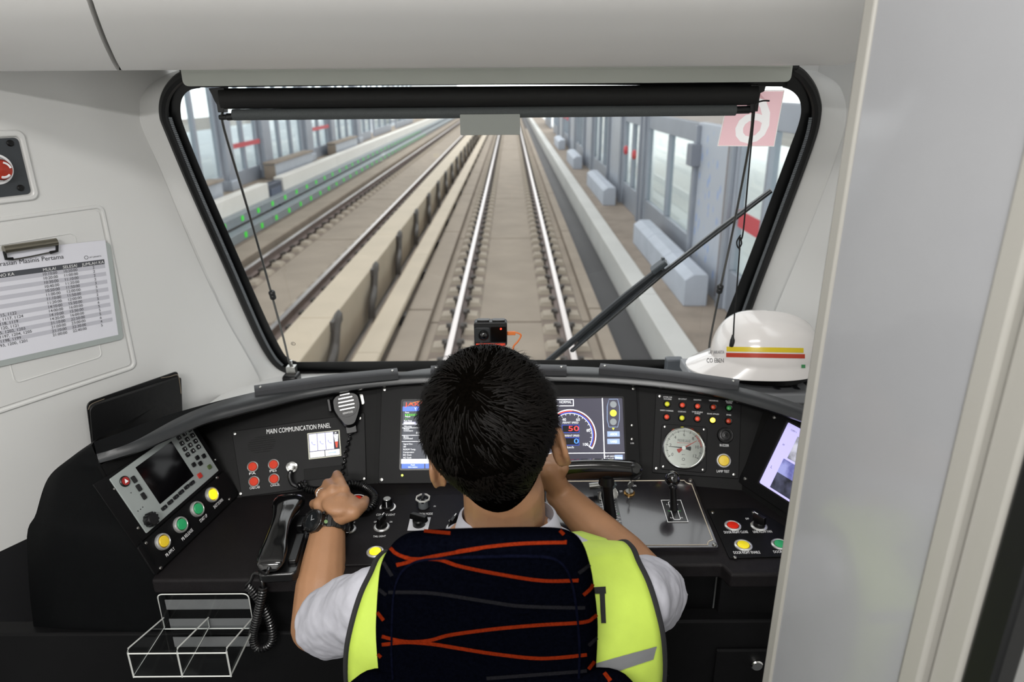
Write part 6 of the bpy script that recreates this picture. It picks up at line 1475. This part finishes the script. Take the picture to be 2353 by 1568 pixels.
# wide lower backrest, cushion, arm bolsters, pedestal
SB2 = Pl((SXC, .70, .60), (1, 0, 0), (0, -.05, .45)); SB2.n = SB2.n if SB2.n.y < 0 else -SB2.n
def cushion(fr, poly, lay, m, name, lab=None, shear=0):
    cu0 = sum(q[0] for q in poly)/len(poly); cv0 = sum(q[1] for q in poly)/len(poly)
    mb = MB(); rows__ = [[fr.P(cu0+(u-cu0)*s, cv0+(v_-cv0)*s + shear*min(0, h)*(1 if v_ > cv0 else 0), h) for u, v_ in poly] for h, s in lay]
    mb.grid(rows__, closed=True); mb.add(rows__[-1], [tuple(range(len(poly)))]); mb.add(rows__[0], [tuple(range(len(poly)))[::-1]]); return mb.build(name, m, seat, angle=70), mb
pL, pR = SB2.uv(785, 1562), SB2.uv(1492, 1560); wl_ = (pR[0]-pL[0])/2; zt0 = pL[1]
lb2, mbl = cushion(SB2, rr(-wl_, -.18, wl_, zt0+.008, .05, 6), [(-.07, .94), (-.055, 1.0), (-.01, 1.0), (.004, .97), (.010, .9)], NAVY, 'lower_backrest', shear=.95)
sb_bv = BVHTree.FromPolygons([tuple(q) for q in mbl.v], mbl.f); bk = lb2
for pts in ([(1388, 1548), (1402, 1566)], [(1452, 1552), (1470, 1566)], [(800, 1560), (815, 1552)]): woven(pts, 9, ORW)
SC = Pl((SXC, .93, .46), (1, 0, 0), (0, 1, 0)); SC.n = V((0, 0, 1))
cushion(SC, rr(-.23, -.22, .23, .14, .06, 6), [(-.09, .95), (-.06, 1.0), (-.02, 1.0), (0, .96), (.008, .85)], NAVY, 'seat_cushion')
MB().lathe([(.16, 0), (.16, .02), (.06, .04), (.055, .30), (.10, .36)], (SXC, .88, 0), (0, 0, 1), 28).build('pedestal', BLK, seat)
MB().box2((SXC-.14, .70, .34), (SXC+.14, .98, .375)).build('seat_frame', BLK, seat, bevel=.006)
MB().box2((SXC-.12, .70, .36), (SXC+.12, .735, .62)).build('back_hinge', BLK, seat, bevel=.006)

# ================================================================ THE DRIVER
per = thing('person', 'driver in white shirt and yellow green safety vest seated at the controls', 'person', (-.02, .85, 0))
SKIN = mat('skin_brown', '9e7454', .5, noise=.06, nscale=30, bump=.12, bscale=260)
SHIRT = mat('white_shirt_cotton', 'aeaeb6', .8, noise=.02, nscale=40, bump=.25, bscale=90)
VESTM = mat('yellow_green_vest', 'b0c84c', .6, noise=.06, nscale=25, bump=.35, bscale=45, emit=.03)
TRIM = mat('black_vest_trim', '121214', .8)
def flesh(mb, name, m, vox, it=6, parent=per):
    o = mb.build(name, m, parent, angle=180)
    r_ = o.modifiers.new('remesh', 'REMESH'); r_.mode = 'VOXEL'; r_.voxel_size = vox; r_.use_smooth_shade = True
    s_ = o.modifiers.new('smooth', 'SMOOTH'); s_.factor = .5; s_.iterations = it
    if name in ('shirt',):
        tx = bpy.data.textures.new('folds', 'CLOUDS'); tx.noise_scale = .045; dm_ = o.modifiers.new('folds', 'DISPLACE'); dm_.texture = tx; dm_.strength = .012; dm_.mid_level = .5; dm_.texture_coords = 'LOCAL'
    return o
HC = V((-.026, .880, 1.168)); HR = Matrix.Rotation(math.radians(-10.5), 3, 'Y') @ Matrix.Rotation(math.radians(-8), 3, 'X')
def hp_(x, y, z): return HC + HR @ V((x, y, z))
NB = V((-.012, .872, 1.030))
SLs, SRs = V((-.196, .814, .930)), V((.172, .814, .938))
EL, WLw = at(726, 1440, z=.79), at(757, 1196, z=.893)
ER, WRw = at(1513, 1362, z=.83), at(1291, 1140, z=.915)
b = MB()
b.ell(hp_(0, -.012, .028), (.076, .098, .090), HR); b.ell(hp_(0, -.045, -.005), (.069, .060, .072), HR)
b.ell(hp_(0, .035, -.030), (.064, .066, .094), HR); b.ell(hp_(0, .052, -.088), (.040, .044, .032), HR)
b.ell(hp_(0, .108, -.028), (.013, .020, .013), HR); b.cap(hp_(0, .098, .012), hp_(0, .112, -.024), .008, .011)       # nose
b.cap(hp_(-.038, .088, .020), hp_(.038, .088, .020), .009, .009); b.cap(hp_(-.02, .096, -.066), hp_(.02, .096, -.066), .007, .007)   # brow, lips
for s in (-1, 1):
    e = Matrix.Rotation(s*math.radians(-28), 3, 'Z')
    b.ell(hp_(s*.087, -.002, -.032), (.0075, .020, .033), HR @ e, 16, 10)
    b.tube([hp_(s*(.090+.009*math.sin(math.pi*t*.5)*.6), -.004-.020*math.sin(math.pi*t), -.002-.058*t) for t in [i/8 for i in range(9)]], .0052, 8)
b.cap(hp_(0, -.028, -.075), NB, .057, .060); b.cap(hp_(0, .0, -.085), NB + V((0, .02, -.02)), .052, .060)
b.cap(NB + V((-.04, -.01, -.035)), SLs + V((.03, 0, .006)), .046, .042); b.cap(NB + V((.04, -.01, -.035)), SRs + V((-.03, 0, .006)), .046, .042)
b.ell((-.013, .800, .86), (.165, .105, .18)); b.ell((-.013, .785, .68), (.150, .105, .20)); b.ell((-.013, .775, .52), (.165, .115, .12))
def arm(S_, E_, W_, ):
    b.ell(S_, (.045, .045, .045)); b.cap(S_, E_,   .044, .041)
    m = E_.lerp(W_, .35); b.cap(E_, m, .041, .043); b.cap(m, W_, .043, .0285); b.ell(W_, (.030, .026, .023))
arm(SLs, EL, WLw); arm(SRs, ER, WRw)
for s in (-1, 1):
    h0 = V((-.013+s*.085, .80, .53)); kn_ = V((-.013+s*.10, 1.17, .53)); an = V((-.013+s*.09, 1.22, .09)); b.cap(h0, kn_, .080, .058); b.cap(kn_, an, .056, .038); b.cap(an + V((0, -.02, -.04)), an + V((0, .15, -.055)), .036, .030)
# left hand over the red button
def fing(pts, rs, m=b):
    for i in range(len(pts)-1): m.cap(pts[i], pts[i+1], rs[i], rs[i+1], 12)
W_ = WLw
pc_ = at(783, 1158, z=.926)
K = [at(789, 1128, z=.940), at(765, 1127, z=.942), at(747, 1140, z=.934), at(732, 1158, z=.922)]
for k_, r_ in zip(K, (.0125, .0125, .012, .011)): b.cap(W_ + (k_-W_)*.12, k_, .019, r_)
b.cap(W_, pc_, .023, .020); b.ell(pc_, (.034, .034, .015), Matrix.Rotation(.15, 3, 'Y'))
fing([K[0], at(781, 1108, z=.943), at(775, 1094, z=.935), at(774, 1090, z=.928)], [.0115, .0108, .0102, .0085])
fing([K[1], at(752, 1112, z=.932), at(756, 1112, z=.912), at(768, 1122, z=.905)], [.0115, .0100, .0095, .008])
fing([K[2], at(735, 1132, z=.922), at(738, 1134, z=.903), at(752, 1142, z=.895)], [.011, .0098, .009, .0075])
fing([K[3], at(720, 1158, z=.908), at(722, 1163, z=.893), at(735, 1170, z=.888)], [.0098, .0085, .008, .007])
fing([at(785, 1185, z=.912), at(812, 1178, z=.918), at(832, 1162, z=.915), at(839, 1150, z=.908)], [.017, .0145, .0115, .009])
# right hand closing on the T handle's left end
W_ = WRw; g0 = hx0 + V((.010, -.004, 0)); pc_ = W_.lerp(g0, .55) + V((0, -.005, .006)); b.cap(W_, pc_, .024, .022); b.cap(pc_, g0 + V((0, -.02, .012)), .024, .018)
for i in range(4):
    q = g0 + V((-.026+.0175*i, -.018, .016)); b.cap(pc_, q, .014, .0115); fing([q, q + V((0, .030, .004)), q + V((0, .042, -.016)), q + V((0, .028, -.026))], [.0105, .0095, .009, .0075])
fing([pc_ + V((-.01, 0, -.006)), g0 + V((-.035, -.012, -.012)), g0 + V((-.02, .004, -.022))], [.014, .011, .009])
body = flesh(b, 'body', SKIN, .0032, 5)
body['label'] = 'brown skinned head, neck, arms and hands'
for s in (-1, 1):
    ey_ = MB().ell(hp_(s*.031, .092, .002), (.011, .008, .010), HR, 14, 10).build('eye', mat('eye_white', 'dcd8d2', .3), body)
# hair: close cap plus short strands combed away from the crown
HAIR = mat('black_brown_hair', '050403', .9, spec=.0, noise=.4, nscale=300)
crown = V((-.01, -.075, .085)).normalized()
cen_l = V((0, -.018, .015))
def scalp(d):                                       # distance of the scalp along local direction d
    r1 = 1/math.sqrt((d.x/.081)**2 + (d.y/.106)**2 + (d.z/(.098 if d.z > 0 else .142))**2)
    return r1
def hairy(d):
    # lower limit of hair: ears at the sides, nape at the back, forehead at the front
    az = math.atan2(d.x, -d.y); a = abs(az)
    lim = (-.985 + .30*(a/1.25)**2.2) if a < 1.25 else (-.685 + (a-1.25)*1.1)
    return d.z - lim
rng = random.Random(3)
capm = MB(); NU, NV = 64, 40; rows_ = []
for j in range(NV+1):
    r_ = []
    for i in range(NU):
        az = 2*math.pi*i/NU; a = abs((az+math.pi) % (2*math.pi)-math.pi); lim = (-.985 + .30*(a/1.25)**2.2) if a < 1.25 else (-.685 + (a-1.25)*1.1)
        el0 = math.asin(max(-.985, min(.6, lim))); el = el0 + (math.pi/2-el0)*j/NV
        d = V((math.sin(az)*math.cos(el), -math.cos(az)*math.cos(el), math.sin(el))); k = j/NV
        th_ = .001 + .013*min(1, k*2.2) + .006*max(0, d.z)
        if d.z < -.2: th_ *= .8
        q = cen_l + d*(scalp(d)+th_)
        if d.z < 0: q.x *= 1-.16*min(1, -d.z*1.6)-.22*max(0, -.45-d.z); q.y += max(0, -.35-d.z)*.05
        r_.append(hp_(*q))
    rows_.append(r_)
capm.grid(rows_, closed=True); hairc = capm.build('hair', HAIR, per, angle=180)
hairc['label'] = 'short black hair'
st_ = MB(); VV, FF = [], []
for n in range(11000):
    while True:
        d = V((rng.gauss(0, 1), rng.gauss(0, 1), rng.gauss(0, 1))).normalized()
        if hairy(d) > .04 and d.y < .75: break
    k = min(1, hairy(d)*.9)
    q = cen_l + d*(scalp(d) + (.001 + .013*min(1, k*1.6) + .006*max(0, d.z)) - .003)
    if d.z < 0: q.x *= 1-.16*min(1, -d.z*1.6)-.22*max(0, -.45-d.z); q.y += max(0, -.35-d.z)*.05
    tg = d - crown; tg = tg - d*tg.dot(d)
    if tg.length < 1e-3: continue
    tg = tg.normalized(); sw = d.cross(tg); tg = (tg + sw*(.45 + .7*math.sin(14*d.x+5*d.z)*math.cos(11*d.y+9*d.z) + .35*rng.gauss(0, .6))).normalized()
    L_ = (.010 + .022*max(0, min(1, (d.z+.35)*1.2)))*rng.uniform(.6, 1.25); lift = rng.uniform(.12, .42)*(1 if d.z > 0 else .6)
    w_ = rng.uniform(.0005, .0010); sd = d.cross(tg).normalized()*w_
    o_ = len(VV)
    for i in range(4):
        t = i/3; p_ = q + tg*(L_*t) + d*(L_*(lift*t - .35*t*t)) ; ww = 1-.85*t
        VV += [hp_(*(p_ - sd*ww)), hp_(*(p_ + sd*ww))]
    for i in range(3): FF.append((o_+2*i, o_+2*i+1, o_+2*i+3, o_+2*i+2))
st_.add(VV, FF); so = st_.build('hair_strands', mat('hair_strand_brown', '0c0907', .55, spec=.12, noise=.4, nscale=120), hairc, smooth=True, angle=180); so['kind'] = 'stuff'
# shirt
sh = MB()
sh.ell((-.013, .800, .86), (.171, .111, .186)); sh.ell((-.013, .785, .68), (.158, .113, .20)); sh.ell((-.013, .775, .54), (.172, .122, .11))
sh.cap(NB + V((-.045, -.01, -.045)), SLs + V((.03, 0, .006)), .050, .048); sh.cap(NB + V((.045, -.01, -.045)), SRs + V((-.03, 0, .006)), .050, .048)
for S_, E_, k in ((SLs, EL, .80), (SRs, ER, .72)):
    sh.ell(S_, (.054, .054, .055)); en = S_.lerp(E_, k); d = (E_-S_).normalized()
    sh.lathe([(.052, -.01), (.055, .04), (.057, (en-S_).length*.6), (.056, (en-S_).length), (0, (en-S_).length)], S_, d, 24)
flesh(sh, 'shirt', SHIRT, .0042, 5)
fold = MB()
cN = V((-.008, .862, 1.022)); cax = V((.0, .16, 1)).normalized()
col = []
for h, r_ in ((-.012, .070), (.018, .066), (.026, .067), (.024, .071), (-.004, .080), (-.020, .082)):
    a = V((1, 0, 0)); bb = cax.cross(a); col.append([cN + cax*h + (a*math.cos(t)*r_ + bb*math.sin(t)*r_*.95) for t in [math.radians(110+320*i/40) for i in range(41)]])
fold.grid(col); fold.build('shirt_collar', SHIRT, per, angle=70)
# vest
vl0, vr0 = at(853, 1286, z=1.000).x, at(1462, 1256, z=1.000).x; vc = (vl0+vr0)/2; vw = (vr0-vl0)/2
prof_v = [(.56, .195, .655, .780), (.64, .200, .652, .775), (.74, .208, .655, .765), (.82, .214, .662, .742), (.88, .216, .672, .738), (.94, .212, .690, .744), (.975, .205, .716, .760), (1.000, vw+.006, .748, .785), (1.014, vw-.004, .785, .812), (1.018, vw-.008, .815, .836), (1.008, vw-.014, .850, .865), (.985, vw-.022, .885, .892)]
rows_ = []
cp = crom([V((a, b_, c)) for a, b_, c, d in prof_v], 5); cd_ = crom([V((a, d, 0)) for a, b_, c, d in prof_v], 5)
for (z, w_, yb), (z2, ye, _) in zip([tuple(q) for q in cp], [tuple(q) for q in cd_]):
    r_ = []
    for i in range(33):
        s = -1+2*i/32; x = vc + s*w_; y = yb + (ye-yb)*abs(s)**2.6
        rp2 = .0035*math.sin(z*55+s*3)*math.sin(s*7+z*20)*min(1, (1-abs(s))*4)
        neck = max(0, 1-abs(x-NB.x)/.075)
        zz = z + (.024*max(0, (z-.95)/.064)*(1-abs(s)**1.5) if yb < .80 else .02*(1-abs(s)**1.5) - .09*max(0, (yb-.80)/.08)*max(0, 1-abs(s)*1.8)); kz = max(0, min(1, (z-.80)/.15)); zz -= (.012 + .008*max(0, min(1, -s*1.3)))*kz; r_.append(V((x, y+rp2-.010*kz*max(0, min(1, -s*1.3)), zz)))
    rows_.append(r_)
vest = MB(); vest.grid(rows_); vo = vest.build('safety_vest', VESTM, per, angle=80)
vo['label'] = 'yellow green safety vest with black edging'
sol = vo.modifiers.new('thick', 'SOLIDIFY'); sol.thickness = .003; sol.offset = 0
# straps over the shoulders and front panels
for s in (-1, 1):
    fr_ = []
    for t in [i/14 for i in range(15)]:
        a = math.pi*.55*t; yy = .815 + .115*math.sin(a) + .01*t; zz = 1.020 - .05*(1-math.cos(a)) - .30*max(0, t-.45)
        zz -= .026 if s < 0 else .018; xi = vc + s*(.075 + .01*t); xo = vc + s*(vw-.010 - .03*math.sin(math.pi*t)); fr_.append([V((xi+(xo-xi)*k/6, yy - .004*abs(k-3), zz + .010*(1-k/6)*(1 if t < .5 else 0))) for k in range(7)])
    m2 = MB(); m2.grid(fr_); p2 = m2.build('front_panel', VESTM, vo, angle=80)
# edging tapes
for i_, s in ((0, -1), (-1, 1)):
    ed = [r[i_] for r in rows_]; top = ed[-1]; ed = ed[:]
    m2 = MB(); m2.tube(ed, .0048, 8, flat=.9); m2.build('black_edging', TRIM, vo)
# reflective band and letter on the right back
vbv = BVHTree.FromPolygons([tuple(q) for q in vest.v], vest.f)
def vray(x, y, off=.003):
    d = ray(x, y).normalized(); h_ = vbv.ray_cast(CAM, d, 4)
    if h_[0] is None: return None
    n = h_[1]; n = n if n.dot(d) < 0 else -n; return h_[0] + n*off
def vgrid(r1, r2, m, nm, n=14):
    rows__ = []
    for k in range(n+1):
        t = k/n; A = V((*r1[0], 0)).lerp(V((*r1[1], 0)), t); B = V((*r2[0], 0)).lerp(V((*r2[1], 0)), t)
        cc_ = [vray(A.x+(B.x-A.x)*q/6, A.y+(B.y-A.y)*q/6) for q in range(7)]
        if all(c is not None for c in cc_): rows__.append(cc_)
    if len(rows__) > 1: m2 = MB(); m2.grid(rows__); m2.build(nm, m, vo, angle=80)
BAND = mat('grey_reflective_band', '77787a', .45, metal=.2)
vgrid([(1330, 1535), (1506, 1484)], [(1330, 1572), (1498, 1514)], BAND, 'reflective_band', 24)
vgrid([(1340, 1353), (1390, 1350)], [(1340, 1366), (1391, 1366)], TRIM, 'letter_bar', 8); vgrid([(1376, 1362), (1388, 1362)], [(1380, 1432), (1391, 1432)], TRIM, 'letter_stem', 6)
# trousers and shoes
tr_ = MB(); tr_.ell((-.013, .785, .52), (.176, .125, .12))
for s in (-1, 1):
    h0 = V((-.013+s*.085, .80, .53)); kn_ = V((-.013+s*.10, 1.17, .53)); an = V((-.013+s*.09, 1.22, .14)); tr_.cap(h0, kn_, .088, .066); tr_.cap(kn_, an, .064, .055)
flesh(tr_, 'trousers', mat('dark_trousers', '1b1e28', .85), .006, 4)
for s in (-1, 1):
    an = V((-.013+s*.09, 1.22, .09)); m2 = MB(); m2.cap(an + V((0, -.03, -.045)), an + V((0, .17, -.058)), .044, .036); flesh(m2, 'shoe', mat('black_shoe', '101011', .35), .005, 3)

# ---------------------------------------------------------------- wristwatch and ring
fd = (WLw-EL).normalized(); wc = EL.lerp(WLw, .93); up_ = (UP - fd*UP.dot(fd)).normalized(); tc_ = (CAM-wc); tc_ = (tc_ - fd*tc_.dot(fd)).normalized(); sd_ = fd.cross(tc_)
wt = thing('wristwatch', 'chunky black digital wristwatch on the driver left wrist', 'watch', wc)
WBK = mat('watch_resin', '0b0b0c', .3, coat=.4)
st = MB(); NSEG = 26
for i in range(NSEG):
    a = 2*math.pi*i/NSEG; rr_ = (.0325, .029); p_ = wc + tc_*math.cos(a)*rr_[1] + sd_*math.sin(a)*rr_[0]; n = (tc_*math.cos(a)/rr_[1] + sd_*math.sin(a)/rr_[0]).normalized(); tt2 = fd.cross(n)
    st.box(p_ + n*.002, (.0085, .021 if i % 2 else .0225, .0052 if i % 2 else .006), Matrix((tt2, fd, n)).transposed())
st.build('strap', WBK, wt, bevel=.0008, smooth=False)
left = sd_ if sd_.x < 0 else -sd_
n = (tc_*.55 + left*.80 + up_*.25); n = (n - fd*n.dot(fd)).normalized(); wcc = wc + n*.033; tt2 = fd.cross(n)
CF2 = Pl(wcc, tt2, fd); CF2.n = n
oc_ = [(.0215*math.cos(k*math.pi/8)*(1.0 if k % 2 else .95), .0215*math.sin(k*math.pi/8)*(1.0 if k % 2 else .95)) for k in range(16)]
mb = MB(); mb.plate(CF2, oc_, -.004, .006); mb.build('watch_case', WBK, wt, bevel=.0015)
MB().lathe([(.0195, .006), (.0205, .008), (.019, .0105), (.0155, .0105), (.0150, .0085)], wcc, n, 32).build('bezel', WBK, wt)
for k in range(8):
    a = k*math.pi/4; d = tt2*math.cos(a)+fd*math.sin(a); MB().box(wcc + d*.0178 + n*.0108, (.004, .003, .0015), Matrix((d, n.cross(d), n)).transposed()).build('bezel_lug', WBK, wt, bevel=.0004)
MB().lathe([(.0152, .0070), (.0150, .0088), (0, .0090)], wcc, n, 28).build('dial', mat('watch_dial', '1a1c1e', .12, coat=.8), wt)
hm = MB(); hm.box(wcc + n*.0095 + tt2*.003, (.008, .0012, .0008), Matrix((tt2, fd, n)).transposed()); hm.box(wcc + n*.0095 + fd*.004, (.0012, .010, .0008), Matrix((tt2, fd, n)).transposed()); hm.build('watch_hands', mat('watch_grey', '8a8c8e', .4), wt, smooth=False)
for a_, b__ in ((.022, .010), (.022, -.010), (-.022, .010), (-.022, -.010)): MB().box(wcc + tt2*a_ + fd*b__ + n*.002, (.005, .005, .005), Matrix((tt2, fd, n)).transposed()).build('side_button', WBK, wt, bevel=.001)
g_ = wc + tc_*.0345 + left*.006 - fd*.004; MB().lathe([(.0035, 0), (.0035, .0012), (0, .0014)], g_, tc_, 12).build('green_badge', mat('badge_green', '6f8f5a', .4), wt)
rg = K[2].lerp(at(735, 1132, z=.922), .45); dv = (at(735, 1132, z=.922)-K[2]).normalized(); aa = V((0, 0, 1)).cross(dv).normalized(); bb = dv.cross(aa)
tag(MB().tube([rg + (aa*math.cos(k*math.pi/12)+bb*math.sin(k*math.pi/12))*.0110 for k in range(24)], .0012, 6, True).build('finger_ring', CHROME, None), 'thin silver ring on the driver left hand', 'ring')
